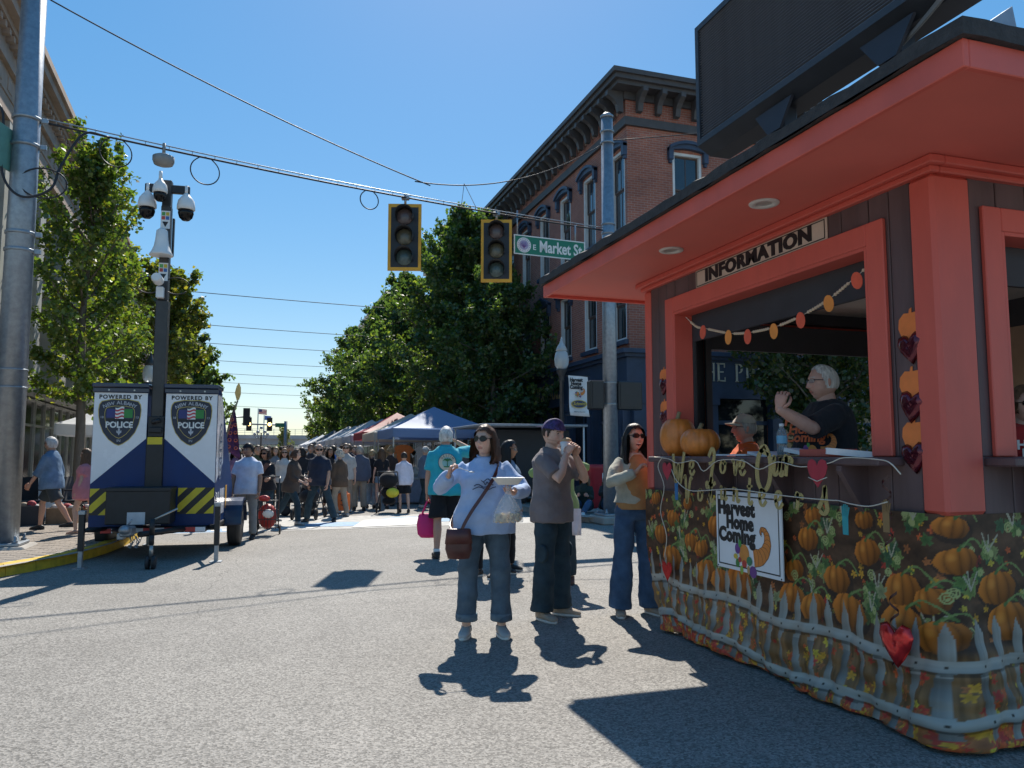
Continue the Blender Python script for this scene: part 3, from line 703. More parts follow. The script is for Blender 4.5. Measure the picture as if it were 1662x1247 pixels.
def sash_window(parent, o, ux, uy, w, h, hood='arch', frame_m=M_WHITE, sash_m=M_WOODT, hood_m=M_NAVY, glass=M_GLASS, cols=2):
    """o = lower left of the opening, on the wall plane; sits 0.16 behind it"""
    o = np.array(o, float); ux = np.array(ux, float); uy = np.array(uy, float); n = np.cross(ux, uy)
    Q = np.stack([ux, uy, n], 1)
    def bx(m, a, b, c, d, z0, z1, mi=0):
        t = MB(); t.box((a, c, z0), (b, d, z1)); m.add((np.array(t.v)@Q.T)+o, t.f, mi, False)
    f = MB(); t = .085
    bx(f, 0, t, 0, h, -.155, -.02); bx(f, w-t, w, 0, h, -.155, -.02); bx(f, t, w-t, h-t, h, -.155, -.02); bx(f, t, w-t, 0, t, -.155, -.02)
    win = f.build('window', frame_m, parent)
    s = MB(); a, b = t, w-t; mid = h*.52
    for z0, z1, dd in ((t, mid, -.14), (mid, h-t, -.11)):
        bx(s, a, a+.045, z0, z1, dd-.03, dd); bx(s, b-.045, b, z0, z1, dd-.03, dd); bx(s, a+.045, b-.045, z0, z0+.05, dd-.03, dd); bx(s, a+.045, b-.045, z1-.05, z1, dd-.03, dd)
        for c in range(1, cols):
            x = a+(b-a)*c/cols; bx(s, x-.012, x+.012, z0+.05, z1-.05, dd-.026, dd-.004)
    s.build('sash', sash_m, win)
    for z0, z1, dd in ((t, mid, -.14), (mid, h-t, -.11)):
        for c in range(cols):
            p = MB(); bx(p, a+.03+(b-a-.06)*c/cols, a+.03+(b-a-.06)*(c+1)/cols, z0+.03, z1-.03, dd-.02, dd-.014); p.build('pane', glass, win)
    sl = MB(); bx(sl, -.10, w+.10, -.13, 0, -.02, .11); sl.build('sill', hood_m, win)
    if hood:
        k = MB(); H2 = []; ns = 13
        for i in range(ns):
            u = i/(ns-1); x = -.17+(w+.34)*u
            H2.append((x, h+.10+(.20*(1-(2*u-1)**2) if hood == 'arch' else .26*(1-abs(2*u-1)))))
        lo = [(x, h-.01+(.10*(1-(2*i/(ns-1)-1)**2) if hood == 'arch' else .02)) for i, (x, _) in enumerate(H2)]
        for (z0, z1, gr) in ((0.002, .14, 0), (.14, .20, .04)):
            up = [(x, y+gr*.6) for x, y in H2]; lw = lo if gr == 0 else [(x, y-.07) for x, y in H2]
            for i in range(ns-1):
                q = [lw[i], lw[i+1], up[i+1], up[i]]; A = [o+ux*x+uy*y+n*z0 for x, y in q]; B = [o+ux*x+uy*y+n*z1 for x, y in q]
                k.add(A+B, [(0, 1, 2, 3)[::-1], (4, 5, 6, 7), (0, 1, 5, 4), (2, 3, 7, 6), (1, 2, 6, 5), (3, 0, 4, 7)])
        for x in (-.17, w+.02):                       # drop brackets at the ends
            bx(k, x, x+.15, h-.28, h+.08, .002, .13); bx(k, x+.03, x+.12, h-.38, h-.28, .002, .09)
        k.build('hood', hood_m, win)
    return win
# ---------------- the red brick corner building
BX, BY, BH, BL = 10.0, 19.7, 11.5, 15.0
bR = thing('brick_building', (0, 0, 0), 'three-storey red brick corner building with hooded windows and dark bracketed cornice', 'building')
WY = [20.35+2.08*i for i in range(7)]; ww = .98
rects = []
for y in WY:
    rects.append((y-ww/2-BY, y+ww/2-BY, 8.05, 10.45)); rects.append((y-ww/2-BY, y+ww/2-BY, 4.72, 6.85))
rects.append((.35, BL-.2, .12, 3.1))
wl = MB(); ux = (0, 1, 0)
# facade facing -X : outward normal must be -X => ux=(0,-1,0), uy=(0,0,1) -> n = ux x uy = (-1,0,0)
wall_open(wl, (BX, BY+BL, 0), (0, -1, 0), (0, 0, 1), BL, BH, [(BL-b, BL-a, c, d) for a, b, c, d in rects], .17)
# side facade facing -Y : ux=(1,0,0), uy=z -> n = (0,-1,0)
SW = [12.0+2.9*i for i in range(4)]; ww2 = 1.0
r2 = [(x-ww2/2-BX, x+ww2/2-BX, 8.05, 10.45) for x in SW]+[(x-ww2/2-BX, x+ww2/2-BX, 4.72, 6.85) for x in SW]
wall_open(wl, (BX, BY, 0), (1, 0, 0), (0, 0, 1), 14, BH, r2, .17)
wl.add([(BX, BY+BL, 0), (24, BY+BL, 0), (24, BY+BL, BH), (BX, BY+BL, BH)], [(0, 1, 2, 3)]); wl.add([(BX, BY, BH), (24, BY, BH), (24, BY+BL, BH), (BX, BY+BL, BH)], [(0, 1, 2, 3)]); wl.add([(24, BY, 0), (24, BY+BL, 0), (24, BY+BL, BH), (24, BY, BH)], [(0, 1, 2, 3)])
wl.build('wall', M_BRICK, bR)
for y in WY:
    sash_window(bR, (BX, y+ww/2, 8.05), (0, -1, 0), (0, 0, 1), ww, 2.4, 'arch'); sash_window(bR, (BX, y+ww/2, 4.72), (0, -1, 0), (0, 0, 1), ww, 2.13, 'point')
for x in SW:
    sash_window(bR, (x-ww2/2, BY, 8.05), (1, 0, 0), (0, 0, 1), ww2, 2.4, 'arch'); sash_window(bR, (x-ww2/2, BY, 4.72), (1, 0, 0), (0, 0, 1), ww2, 2.13, 'point')
# cornice: frieze board, crown moulding, brackets
cr = MB()
def band(m, x0, y0, z0, z1, ov, x1=24, y1=BY+BL):
    """L-shaped band running round the two street faces"""
    m.box((x0-ov, y0-ov, z0), (x0-.002 if ov > .01 else x0, y1, z1)); m.box((x0, y0-ov, z0), (x1, y0-.002, z1))
band(cr, BX, BY, 11.05, 11.3, .10); band(cr, BX, BY, 11.8, 12.02, .14)
band(cr, BX, BY, 12.02, 12.14, .55); band(cr, BX, BY, 12.14, 12.28, .66); band(cr, BX, BY, 12.28, 12.42, .74)
cr.box((BX, BY, BH+.002), (24, BY+BL, 12.40))
cn = cr.build('cornice', M_CORN, bR)
fr = MB(); band(fr, BX, BY, 11.3, 11.8, .06); fr.build('frieze', M_BRICK, bR)
bk = MB()
bk.prism([(0, 0), (.14, .02), (.20, .24), (.30, .36), (.50, .48), (.50, .62), (0, .62)], (0, -.08, 0), (-1, 0, 0), (0, 0, 1), -.16); bme = bk.mesh('bracket', M_CORN)
for i in range(26):
    o = link('bracket', bme, cn, (BX-.145, BY+.15+i*.585, 11.4))
for i in range(22):
    o = link('bracket', bme, cn, (BX+.15+i*.62, BY-.145, 11.4)); o.rotation_euler = (0, 0, math.pi/2)
for i in range(44):                                  # rosettes of the frieze
    pass
rz = MB(); rz.lathe((0, 0, 0), [(.10, 0), (.10, .03), (.05, .05), (.01, .06)], 10, axis=(-1, 0, 0)); rme = rz.mesh('rosette', mat('rosette_paint', (.26, .17, .13), .7))
for i in range(25): link('rosette', rme, cn, (BX-.058, BY+.44+i*.585, 11.6))
# ground floor shopfront
sf = MB(); sf.box((BX-.20, BY-.20, 3.06), (BX-.002, BY+BL, 4.18)); sf.box((BX-.002, BY-.20, 3.06), (24, BY-.002, 4.18)); so = sf.build('shopfront_fascia', M_NAVY, bR)
sc_ = MB(); band(sc_, BX-.2, BY-.2, 4.18, 4.28, .10, 24); band(sc_, BX-.2, BY-.2, 4.28, 4.40, .2, 24); band(sc_, BX-.2, BY-.2, 3.06, 3.14, .05, 24)
sc_.box((BX-.19, BY-.19, 4.182), (BX-.002, BY+BL, 4.39)); sc_.box((BX-.002, BY-.19, 4.182), (24, BY-.002, 4.39)); sc_.build('shopfront_moulding', M_NAVY, so)
for y in np.arange(BY-.02, BY+BL, 2.1):
    p = MB(); p.box((BX-.26, y, 0.1), (BX-.002, y+.42, 3.06)); p.box((BX-.30, y-.03, .1), (BX-.002, y+.45, .5)); p.box((BX-.31, y-.04, 2.86), (BX-.002, y+.46, 3.06)); p.box((BX-.285, y+.08, .6), (BX-.26, y+.34, 2.75)); p.build('pilaster', M_NAVY, bR)
for y in np.arange(BY+.4, BY+BL-1, 2.1):
    q = MB(); q.box((BX-.02, y, .12), (BX+.16, y+1.68, .62)); st = q.build('stall_riser', M_NAVY, bR)
    fr = MB()
    for u in (0, .8, 1.62): fr.box((BX-.01, y+u, .62), (BX+.12, y+u+.06, 3.06))
    fr.box((BX-.012, y, 2.35), (BX+.12, y+1.68, 2.43)); fr.box((BX-.012, y, .62), (BX+.12, y+1.68, .68)); w_ = fr.build('shop_window', M_NAVY, bR)
    for u0, u1 in ((.06, .8), (.86, 1.62)):
        for z0, z1 in ((.68, 2.35), (2.43, 3.04)):
            p = MB(); p.box((BX+.04, y+u0, z0), (BX+.055, y+u1, z1)); p.build('pane', M_GLASSK, w_)
for x in np.arange(BX-.02, 23.5, 2.3):
    p = MB(); p.box((x, BY-.26, .1), (x+.42, BY-.002, 3.06)); p.box((x-.04, BY-.31, 2.86), (x+.46, BY-.002, 3.06)); p.box((x-.03, BY-.3, .1), (x+.45, BY-.002, .5)); p.build('pilaster', M_NAVY, bR)
    p = MB(); p.box((x+.43, BY-.05, .12), (x+2.27, BY-.004, .9)); p.box((x+.43, BY-.05, 2.3), (x+2.27, BY-.004, 2.42)); p.box((x+1.3, BY-.05, .9), (x+1.38, BY-.004, 2.3)); w_ = p.build('shop_window', M_NAVY, bR)
    for a in (.43, 1.38):
        p = MB(); p.box((x+a, BY-.03, .9), (x+a+.87, BY-.010, 2.3)); p.build('pane', M_GLASSK, w_)
    p = MB(); p.box((x+.43, BY-.03, 2.42), (x+2.27, BY-.010, 3.06)); p.build('pane', M_GLASSK, w_)
M_GOLD = mat('gold_leaf_letters', (.50, .36, .17), .45, .3, var=.25, vscale=8)
def serif_text(name, txt, H_, o, ux, uy, m, parent, wf=.62, depth=.03):
    """Roman capitals with slab serifs, stroke by stroke"""
    S = .15; T = .07
    G = {'T': [('h', 0, 1, 1), ('v', .5, 0, 1)], 'H': [('v', .14, 0, 1), ('t', .86, 0, 1), ('h', .14, .86, .5)], 'E': [('v', .15, 0, 1), ('h', .15, .9, 1), ('h', .15, .72, .52), ('h', .15, .95, 0)],
         'P': [('v', .15, 0, 1), ('o', .42, .74, .44, .26)], 'R': [('v', .15, 0, 1), ('o', .42, .74, .42, .26), ('d', .45, .48, .95, 0)], 'O': [('O', .5, .5, .5, .5)], 'L': [('v', .15, 0, 1), ('h', .15, .95, 0)],
         'G': [('C', .5, .5, .5, .5), ('v', .85, .05, .45)], 'U': [('v', .15, .25, 1), ('t', .86, .25, 1), ('u', .5, .28, .36, .28)], ' ': []}
    W = {'T': .9, 'H': 1, 'E': .8, 'P': .8, 'R': .95, 'O': 1.05, 'L': .8, 'G': 1.05, 'U': 1, ' ': .55}
    o = np.array(o, float); ux = np.array(ux, float); uy = np.array(uy, float); n = np.cross(ux, uy); mb = MB(); x = 0
    tot = sum(W[c]*wf+.13 for c in txt)*H_; x = -tot/2
    def quad(pts):
        A = [o+ux*(x+px*cw)+uy*((py-.5)*H_) for px, py in pts]; B = [p+n*depth for p in A]; mb.add(A+B, [(0, 1, 2, 3)[::-1], (4, 5, 6, 7), (0, 1, 5, 4), (1, 2, 6, 5), (2, 3, 7, 6), (3, 0, 4, 7)])
    for ch in txt:
        cw = W[ch]*wf*H_; s = S/W[ch]; t = T
        for g_ in G[ch]:
            if g_[0] in 'vt':
                sx = s if g_[0] == 'v' else s*.55; a = g_[1]; quad([(a-sx/2, g_[2]), (a+sx/2, g_[2]), (a+sx/2, g_[3]), (a-sx/2, g_[3])])
                for yy in (g_[2], g_[3]):
                    y0 = yy if yy < .5 else yy-.04; quad([(a-sx*.95, y0), (a+sx*.95, y0), (a+sx*.95, y0+.04), (a-sx*.95, y0+.04)])
            elif g_[0] == 'h':
                yb = min(max(g_[3], t/2), 1-t/2); quad([(g_[1], yb-t/2), (g_[2], yb-t/2), (g_[2], yb+t/2), (g_[1], yb+t/2)])
                if g_[3] in (0, 1):
                    xx = g_[2]-.05; d = .2 if g_[3] == 0 else -.2; y0, y1 = sorted((yb, yb+d)); quad([(xx-.03, y0), (xx+.04, y0), (xx+.04, y1), (xx-.03, y1)])
                    if ch == 'T': quad([(g_[1], y0), (g_[1]+.07, y0), (g_[1]+.07, y1), (g_[1], y1)])
            elif g_[0] == 'd': quad([(g_[1]-.06, g_[2]), (g_[1]+.1, g_[2]), (g_[3]+.06, 0), (g_[3]-.14, 0)])
            else:
                cx_, cy_, rx, ry = g_[1:]; a0, a1 = {'O': (0, 2*math.pi), 'o': (-math.pi/2, math.pi/2), 'C': (.7, 2*math.pi-.45), 'u': (math.pi, 2*math.pi)}[g_[0]]
                N_ = 18
                for i in range(N_):
                    t0 = a0+(a1-a0)*i/N_; t1 = a0+(a1-a0)*(i+1)/N_
                    def pt(tt, inn):
                        th = s*(.35+.75*abs(math.cos(tt)))*.95; return (cx_+(rx-(th if inn else 0))*math.cos(tt), cy_+(ry-(t if inn else 0))*math.sin(tt))
                    quad([pt(t0, 1), pt(t0, 0), pt(t1, 0), pt(t1, 1)])
        x += cw+.13*H_
    return mb.build(name, m, parent)
serif_text('lettering', 'THE PROLOGUE', .56, (BX-.205, 27.0, 3.62), (0, -1, 0), (0, 0, 1), M_GOLD, bR, .68)
serif_text('lettering', 'THE PROLOGUE', .54, (14.25, BY-.205, 3.83), (1, 0, 0), (0, 0, 1), mat('ivory_letters', (.62, .56, .42), .5), bR, .66)
# drain pipe
dp = MB(); dp.cyl((BX-.07, BY+13.45, 4.4), (BX-.07, BY+13.45, 11), .05, n=10); dp.build('downpipe', M_DKSTEEL, bR)
# ---------------- the cream-corniced building next door
b2 = thing('brick_building', (0, 0, 0), 'brick building with pale bracketed cornice and round-headed windows beyond the corner building', 'building')
y0, L2 = BY+BL+.01, 11.0; m = MB(); rr = [(1.0+1.9*i, 1.95+1.9*i, zz, zz+2.3) for i in range(5) for zz in (8.3, 4.9)]
wall_open(m, (BX+.03, y0+L2, 0), (0, -1, 0), (0, 0, 1), L2, 12, rr, .17); m.box((BX+.2, y0, 0), (22, y0+L2, 11.9)); m.build('wall', M_BRICK2, b2)
for a, b_, c, d in rr:
    sash_window(b2, (BX+.03, y0+L2-a, c), (0, -1, 0), (0, 0, 1), b_-a, d-c, 'arch', hood_m=M_CREAM, sash_m=M_WHITE)
c2 = MB()
for z0_, z1_, ov in ((11.3, 11.5, .1), (12.3, 12.55, .75), (12.55, 12.8, .9), (12.8, 12.95, 1.0)): c2.box((BX-ov, y0, z0_), (BX+.028, y0+L2, z1_))
c2.box((BX-.05, y0, 11.5), (BX+.026, y0+L2, 12.3)); cc2 = c2.build('cornice', M_CREAM, b2)
bme2 = bme.copy(); bme2.materials.clear(); bme2.materials.append(M_CREAM)
for i in range(18): link('bracket', bme2, cc2, (BX-.052, y0+.3+i*.61, 11.5))
m = MB(); m.box((BX-.1, y0, .1), (BX+.028, y0+L2, 3.9)); m.build('shopfront', M_CREAM, b2)
for i in range(4):
    m = MB(); m.box((BX-.13, y0+.5+i*2.6, .6), (BX-.102, y0+2.5+i*2.6, 3.0)); m.build('pane', M_GLASSK, b2)
# ---------------- pale low blocks further down the right side
def block(name, label, x0, x1, y0, y1, h, wm, tm, nw, floors, side=-1, sill=M_WHITE, tilt=0.0, base=3.6):
    r = thing(name, (0, 0, 0), label, 'building'); L_ = y1-y0; rr = []
    for f in range(floors):
        for i in range(nw): c = L_*(i+.5)/nw; rr.append((c-.55, c+.55, base+.8+f*3.4, base+2.8+f*3.4))
    m = MB()
    if side < 0: wall_open(m, (x0, y1, 0), (0, -1, 0), (0, 0, 1), L_, h, rr, .15); m.box((x0+.2, y0, 0), (x1, y1, h-.01))
    else: wall_open(m, (x1, y0, 0), (0, 1, 0), (0, 0, 1), L_, h, rr, .15); m.box((x0, y0, 0), (x1-.2, y1, h-.01))
    m.build('wall', wm, r)
    for a, b_, c, d in rr:
        if side < 0: sash_window(r, (x0, y1-a, c), (0, -1, 0), (0, 0, 1), b_-a, d-c, None, sash_m=M_WHITE, hood_m=sill)
        else: sash_window(r, (x1, y0+a, c), (0, 1, 0), (0, 0, 1), b_-a, d-c, None, sash_m=M_WHITE, hood_m=sill)
    m = MB(); xf_ = x0 if side < 0 else x1; s = -1 if side < 0 else 1
    for z0_, z1_, ov in ((h-.5, h-.3, .12), (h-.1, h+.15, .45), (h+.15, h+.3, .55)):
        a, b_ = sorted((xf_+s*.002, xf_+s*ov)); m.box((a, y0, z0_), (b_, y1, z1_))
    m.build('cornice', tm, r)
    m = MB(); a, b_ = sorted((xf_+s*.002, xf_+s*.12)); m.box((a, y0, 3.0), (b_, y1, 3.5)); m.build('shop_fascia', tm, r)
    for i in range(max(2, nw)):
        m = MB(); a, b_ = sorted((xf_+s*.002, xf_+s*.03)); ya = y0+L_*(i+.08)/nw; m.box((a, ya, .6), (b_, ya+L_/nw*.84, 2.9)); m.build('pane', M_GLASSK, r)
    return r
M_PALE = mat('pale_render', (.56, .54, .50), .8, var=.12, vscale=1.5, bump=.1)
block('shop_building', 'pale rendered two-storey shop block behind the tent row and trees', 10, 22, 46, 62, 8.2, M_PALE, M_WHITE, 6, 1)
block('shop_building', 'tall dark brick block at the far end of the tent row', 10, 22, 62.1, 92, 14.5, M_BRICK2, M_WHITE, 9, 3)
# ---------------- left: brown stone building, facade turned slightly from the street
bL = thing('stone_building', (-5.19, 12.0, 0), 'brown stone building with heavy cornice over a glazed colonnade and shopfront', 'building', None, R(2.28))
# local frame: facade on x=0 facing +x, runs along +y
M_METAL = mat('shopfront_aluminium', (.42, .42, .40), .35, .7, var=.15, vscale=10)
LB = 37.6; m = MB(); zl = 10.9
m.box((-9, 0, 3.35), (-.9, LB, 9.2)); m.box((-9, 0, 0), (-1.2, LB, 3.35)); m.build('wall', mat('dark_recess_wall', (.11, .10, .095), .8, var=.2), bL)
m = MB(); m.box((-9, 0, 8.85), (-.003, LB, 9.25)); m.build('soffit_beam', M_STONE, bL)
m = MB()
for z0_, z1_, ov in ((9.25, 9.75, .02), (9.75, 9.9, .12), (9.9, 10.35, .06), (10.35, 10.5, .25), (10.5, 10.72, .42), (10.72, 10.9, .5)): m.box((-9, 0, z0_), (ov, LB, z1_-.002))
cL = m.build('cornice', M_STONE, bL)
dn = MB(); dn.box((0.002, 0, 10.2), (.16, .14, 10.33)); dme = dn.mesh('dentil', M_STONE)
for i in range(110): link('dentil', dme, cL, (.06, .1+i*.34, 0))
m = MB()
for i in range(45): m.box((.0225, .2+i*.82, 9.35), (.035, .55+i*.82, 9.65))
tag(m.build('frieze_panel', M_STONE, cL), kind='stuff')
for i in range(11):
    y = .2+i*3.55; p = MB(); p.box((-.62, y, 3.45), (-.05, y+.62, 8.85)); p.box((-.68, y-.05, 8.4), (-.01, y+.67, 8.849)); p.box((-.68, y-.05, 3.45), (-.01, y+.67, 3.8)); p.build('pier', mat('grey_pier', (.34, .34, .31), .75, var=.15, vscale=2, bump=.1), bL)
    for zz in (3.9, 6.4):
        if i < 10: sash_window(bL, (-.9+.17, y+1.3, zz), (0, 1, 0), (0, 0, 1), 1.6, 2.0, None, hood_m=M_STONE, sash_m=M_METAL)
for zz in (6.05, 8.3):
    p = MB(); p.box((-.5, 0, zz), (-.30, LB, zz+.12)); p.build('rail', M_METAL, bL)
p = MB(); p.box((-1.2, 0, 3.0), (.35, LB, 3.12)); p.box((.30, 0, 2.95), (.36, LB, 3.36)); p.box((-1.2, 0, 3.2), (0, LB, 3.45)); p.build('canopy', M_METAL, bL)
p = MB(); p.box((-.6, 0, 0.1), (-.05, LB, .55)); p.build('knee_wall', mat('grey_granite', (.25, .25, .26), .6, var=.25, vscale=20), bL)
for i in range(30):
    y = .25+i*1.25; p = MB(); p.box((-.42, y, .55), (-.30, y+.07, 2.95)); p.box((-.41, y+.07, .55), (-.31, y+1.25, .60)); p.box((-.41, y+.07, 2.87), (-.31, y+1.25, 2.95)); p.box((-.405, y+.07, 2.2), (-.315, y+1.25, 2.26)); mu_ = p.build('mullion', M_METAL, bL)
    for z0_, z1_ in ((.6, 2.2), (2.26, 2.87)):
        p = MB(); p.box((-.37, y+.07, z0_), (-.355, y+1.25, z1_)); p.build('pane', M_GLASSK, mu_)
text('lettering', '812-72', .17, (.37, 10.9, 3.16), (0, 1, 0), (0, 0, 1), mat('ivory_letters', (.6, .55, .45)), bL, depth=.01)
block('shop_building', 'dark brick row building behind the street trees past the brown stone building', -16, -6.8, 50, 74, 9.0, M_BRICK2, M_STONE, 7, 1, 1)
block('shop_building', 'far low brick shop near the flyover on the stone-building side', -16, -7.2, 74.2, 104, 7.2, M_BRICK, M_STONE, 8, 1, 1)
# ---------------- flyover closing the street
fl = thing('flyover', (0, 118, 0), 'grey concrete flyover with railing crossing the end of the street', 'bridge')
M_FC = mat('flyover_concrete', (.40, .42, .42), .85, var=.2, vscale=.5, detail=8)
m = MB(); m.box((-70, 0, 2.9), (70, 9, 4.1)); m.box((-70, -.35, 3.7), (70, 0, 4.25)); m.build('deck', M_FC, fl)
m = MB()
for i in range(140): m.cyl((-70+i, -.2, 4.25), (-70+i, -.2, 5.1), .03, n=5)
for zz in (4.55, 4.85, 5.1): m.box((-70, -.23, zz), (70, -.18, zz+.04))
m.build('railing', M_STEELG, fl)
for x in (-34, -12, 12, 34):
    m = MB(); m.box((x-.9, 1, 0), (x+.9, 8, 2.9)); m.build('pier', M_FC, fl)
m = MB(); m.box((-70, 8, 0), (70, 9.5, 1.6)); m.box((-70, 4, 0), (-13, 9, 2.89)); m.box((13, 4, 0), (70, 9, 2.89)); m.build('abutment', M_FC, fl)
hl = MB(); P = []
for i in range(41):
    x = -260+13*i; P.append((x, 7+2.0*math.sin(i*.9)+1.5*math.sin(i*2.3)))
A = [(x, 230, -1) for x, h in P]; B = [(x, 240, h) for x, h in P]; C = [(x, 300, h*1.1) for x, h in P]; n_ = len(P)
hl.add(A+B+C, [(r*n_+i, r*n_+i+1, (r+1)*n_+i+1, (r+1)*n_+i) for r in range(2) for i in range(n_-1)]); tag(hl.build('hills', mat('far_green', (.06, .085, .055), .9, var=.35, vscale=.6, detail=8)), kind='structure')

# ================================================================== trees
def leafmat(name, tl=.5):
    m, N, L, b = nodes_of(name); at = N.new('ShaderNodeAttribute'); at.attribute_name = 'Col'
    df = N.new('ShaderNodeBsdfDiffuse'); tr = N.new('ShaderNodeBsdfTranslucent'); gl = N.new('ShaderNodeBsdfGlossy'); gl.inputs['Roughness'].default_value = .45
    sc = N.new('ShaderNodeVectorMath'); sc.operation = 'MULTIPLY'; sc.inputs[1].default_value = (1.5, 1.6, .5); L.new(at.outputs['Color'], sc.inputs[0])
    L.new(at.outputs['Color'], df.inputs['Color']); L.new(sc.outputs[0], tr.inputs['Color'])
    mx = N.new('ShaderNodeMixShader'); mx.inputs[0].default_value = tl; L.new(df.outputs[0], mx.inputs[1]); L.new(tr.outputs[0], mx.inputs[2])
    m2 = N.new('ShaderNodeMixShader'); m2.inputs[0].default_value = .05; L.new(mx.outputs[0], m2.inputs[1]); L.new(gl.outputs[0], m2.inputs[2])
    N.remove(b); L.new(m2.outputs[0], N['Material Output'].inputs['Surface']); return m
M_LEAF = leafmat('leaf'); M_BARK = mat('bark', (.16, .13, .10), .9, var=.35, vscale=10, bump=.7, bscale=25, stretch=(1, 1, .25), detail=7, bdist=.03)
def tree_mesh(H_, Rr, base, seed, nleaf, lsize, cols, shape='oval', up=.55, trunk_r=.13, nlimb=46):
    rng = np.random.RandomState(seed); tb = MB(); n = 9; ph = rng.uniform(0, 6)
    spine = [np.array([.10*math.sin(i*.8+ph)*i/n, .10*math.cos(i*1.1+ph)*i/n, H_*.96*i/n]) for i in range(n+1)]
    tb.tube(spine, [trunk_r*(1.25 if i == 0 else 1)*(1-i/n)**.8+.012 for i in range(n+1)], 10)
    def at(z):
        t = np.clip(z/(H_*.96)*n, 0, n-.001); i = int(t); return spine[i]+(spine[i+1]-spine[i])*(t-i)
    tips = []
    def env(u):                                        # u 0..1 through the crown height
        if shape == 'cone': return (1-u)**.75*min(1, (u+.06)/.16)**.6+.04
        return math.sin(math.pi*min(1, (u*.86+.14)))**.65*(1-.25*u)
    for i in range(nlimb):
        u = ((i+.5)/nlimb)**.9; z = base+(H_-base)*u*.97; a = i*2.39996+rng.uniform(-.4, .4); L_ = Rr*env(u)*rng.uniform(.72, 1.2)
        p = at(z); el = up*(.5+.9*u)+rng.uniform(-.15, .15); d = np.array([math.cos(a)*math.cos(el), math.sin(a)*math.cos(el), math.sin(el)])
        pts = [p]; q = p.copy(); ns = 6
        for s_ in range(ns):
            d2 = norm(d+np.array([0, 0, .10*s_*(.6 if shape == 'oval' else .4)])+rng.normal(0, .07, 3)); q = q+d2*L_/ns/math.cos(el)*.85; pts.append(q.copy())
        r0 = trunk_r*.34*(1-u*.6); tb.tube(pts, [r0*(1-.85*j/ns)+.004 for j in range(ns+1)], 5)
        for s_ in range(1, ns+1):
            for _ in range(3):
                e = norm(norm(pts[s_]-pts[s_-1])+rng.normal(0, .75, 3)); ll = L_*rng.uniform(.10, .30)*(1.1-.35*s_/ns)+.08
                tp = pts[s_]+e*ll
                if s_ % 2: tb.tube([pts[s_], tp], [.008, .003], 4)
                tips.append((pts[s_], tp, L_))
    # leaves along the twigs
    T = len(tips); per = rng.multinomial(nleaf, np.ones(T)/T); C = []; clump = []
    for (a, b, L_), k in zip(tips, per):
        if k == 0: continue
        t = rng.uniform(.1, 1.15, (k, 1)); sp = .04+.035*Rr/2.5
        C.append(a+(b-a)*t+rng.normal(0, sp, (k, 3))); clump.append(np.full(k, rng.uniform()))
    C = np.concatenate(C); cl = np.concatenate(clump); K = len(C)
    nrm = norm_rows(rng.normal(0, 1, (K, 3))+np.array([0, 0, .6])); tv = norm_rows(np.cross(nrm, rng.normal(0, 1, (K, 3)))); bv = np.cross(nrm, tv); s = lsize*rng.uniform(.65, 1.35, (K, 1))
    V = np.stack([C-tv*s*.5, C+bv*s*.42+nrm*s*.10, C+tv*s*.55, C-bv*s*.42+nrm*s*.10], 1).reshape(-1, 3)
    me = bpy.data.meshes.new('crown'); me.vertices.add(K*4); me.vertices.foreach_set('co', V.astype(np.float32).ravel())
    me.loops.add(K*4); me.loops.foreach_set('vertex_index', np.arange(K*4, dtype=np.int32)); me.polygons.add(K); me.polygons.foreach_set('loop_start', np.arange(0, K*4, 4, dtype=np.int32)); me.polygons.foreach_set('loop_total', np.full(K, 4, np.int32)); me.update(); me.validate()
    c0, c1, c2 = [np.array(c) for c in cols]; r = rng.uniform(0, 1, (K, 1)); w_ = np.clip(cl[:, None]*.7+r*.5-.1, 0, 1)
    cc = c0*(1-w_)+c1*w_; yl = (rng.uniform(0, 1, (K, 1)) < .10+.25*(cl[:, None] > .8)); cc = np.where(yl, c2, cc)*rng.uniform(.75, 1.25, (K, 1))
    sheet_attr(me, np.repeat(cc, 4, 0)); me.materials.append(M_LEAF)
    return tb.mesh('trunk', M_BARK), me
def tree(loc, label, tm, rz=0.0, sc=1.0, group='street trees', name='street_tree'):
    r = thing(name, loc, label, 'tree', group, rz); r.scale = (sc, sc, sc); link('trunk', tm[0], r); link('crown', tm[1], r); return r
LG = ((.075, .13, .03), (.15, .21, .045), (.25, .25, .05)); DG = ((.055, .098, .038), (.10, .16, .052), (.18, .22, .055)); YG = ((.09, .13, .03), (.19, .21, .045), (.30, .25, .05))
tA = tree_mesh(8.3, 1.85, 2.1, 11, 13500, .105, LG, 'oval', .8, .11, 40)
tB = tree_mesh(12.2, 4.8, 2.6, 21, 52000, .16, DG, 'cone', .62, .2, 70)
tC = tree_mesh(10.5, 4.4, 2.4, 31, 34000, .16, DG, 'cone', .35, .17, 52)
tD = tree_mesh(7.4, 2.1, 2.0, 41, 11000, .16, YG, 'oval', .8, .11, 40)
tE = tree_mesh(8.6, 2.6, 2.2, 51, 13000, .2, DG, 'cone', .5, .14, 44)
tree((-3.86, 19.6, .13), 'light green ginkgo-like street tree in front of the brown stone building', tA, .4)
tree((-3.3, 29.0, .13), 'yellow-green feathery street tree behind the police trailer mast', tD, 1.3)
tree((-3.5, 40.0, .13), 'darker green conical tree beyond the yellow-green one past the trailer', tE, 2.0, .95)
tree((-4.3, 25.0, .13), 'light green slender tree beside the brown stone facade behind the first tree', tA, 2.6, .86)
tree((-4.0, 54.0, .13), 'dark tree far down the stone-building pavement', tE, .6, .9)
tree((8.1, 31.0, .13), 'largest dark green tree rising in front of the pale bracketed cornice', tB, .2, .94)
tree((8.0, 26.5, .13), 'dark leafy tree shading the first blue tent and the corner building', tC, 1.1, .78)
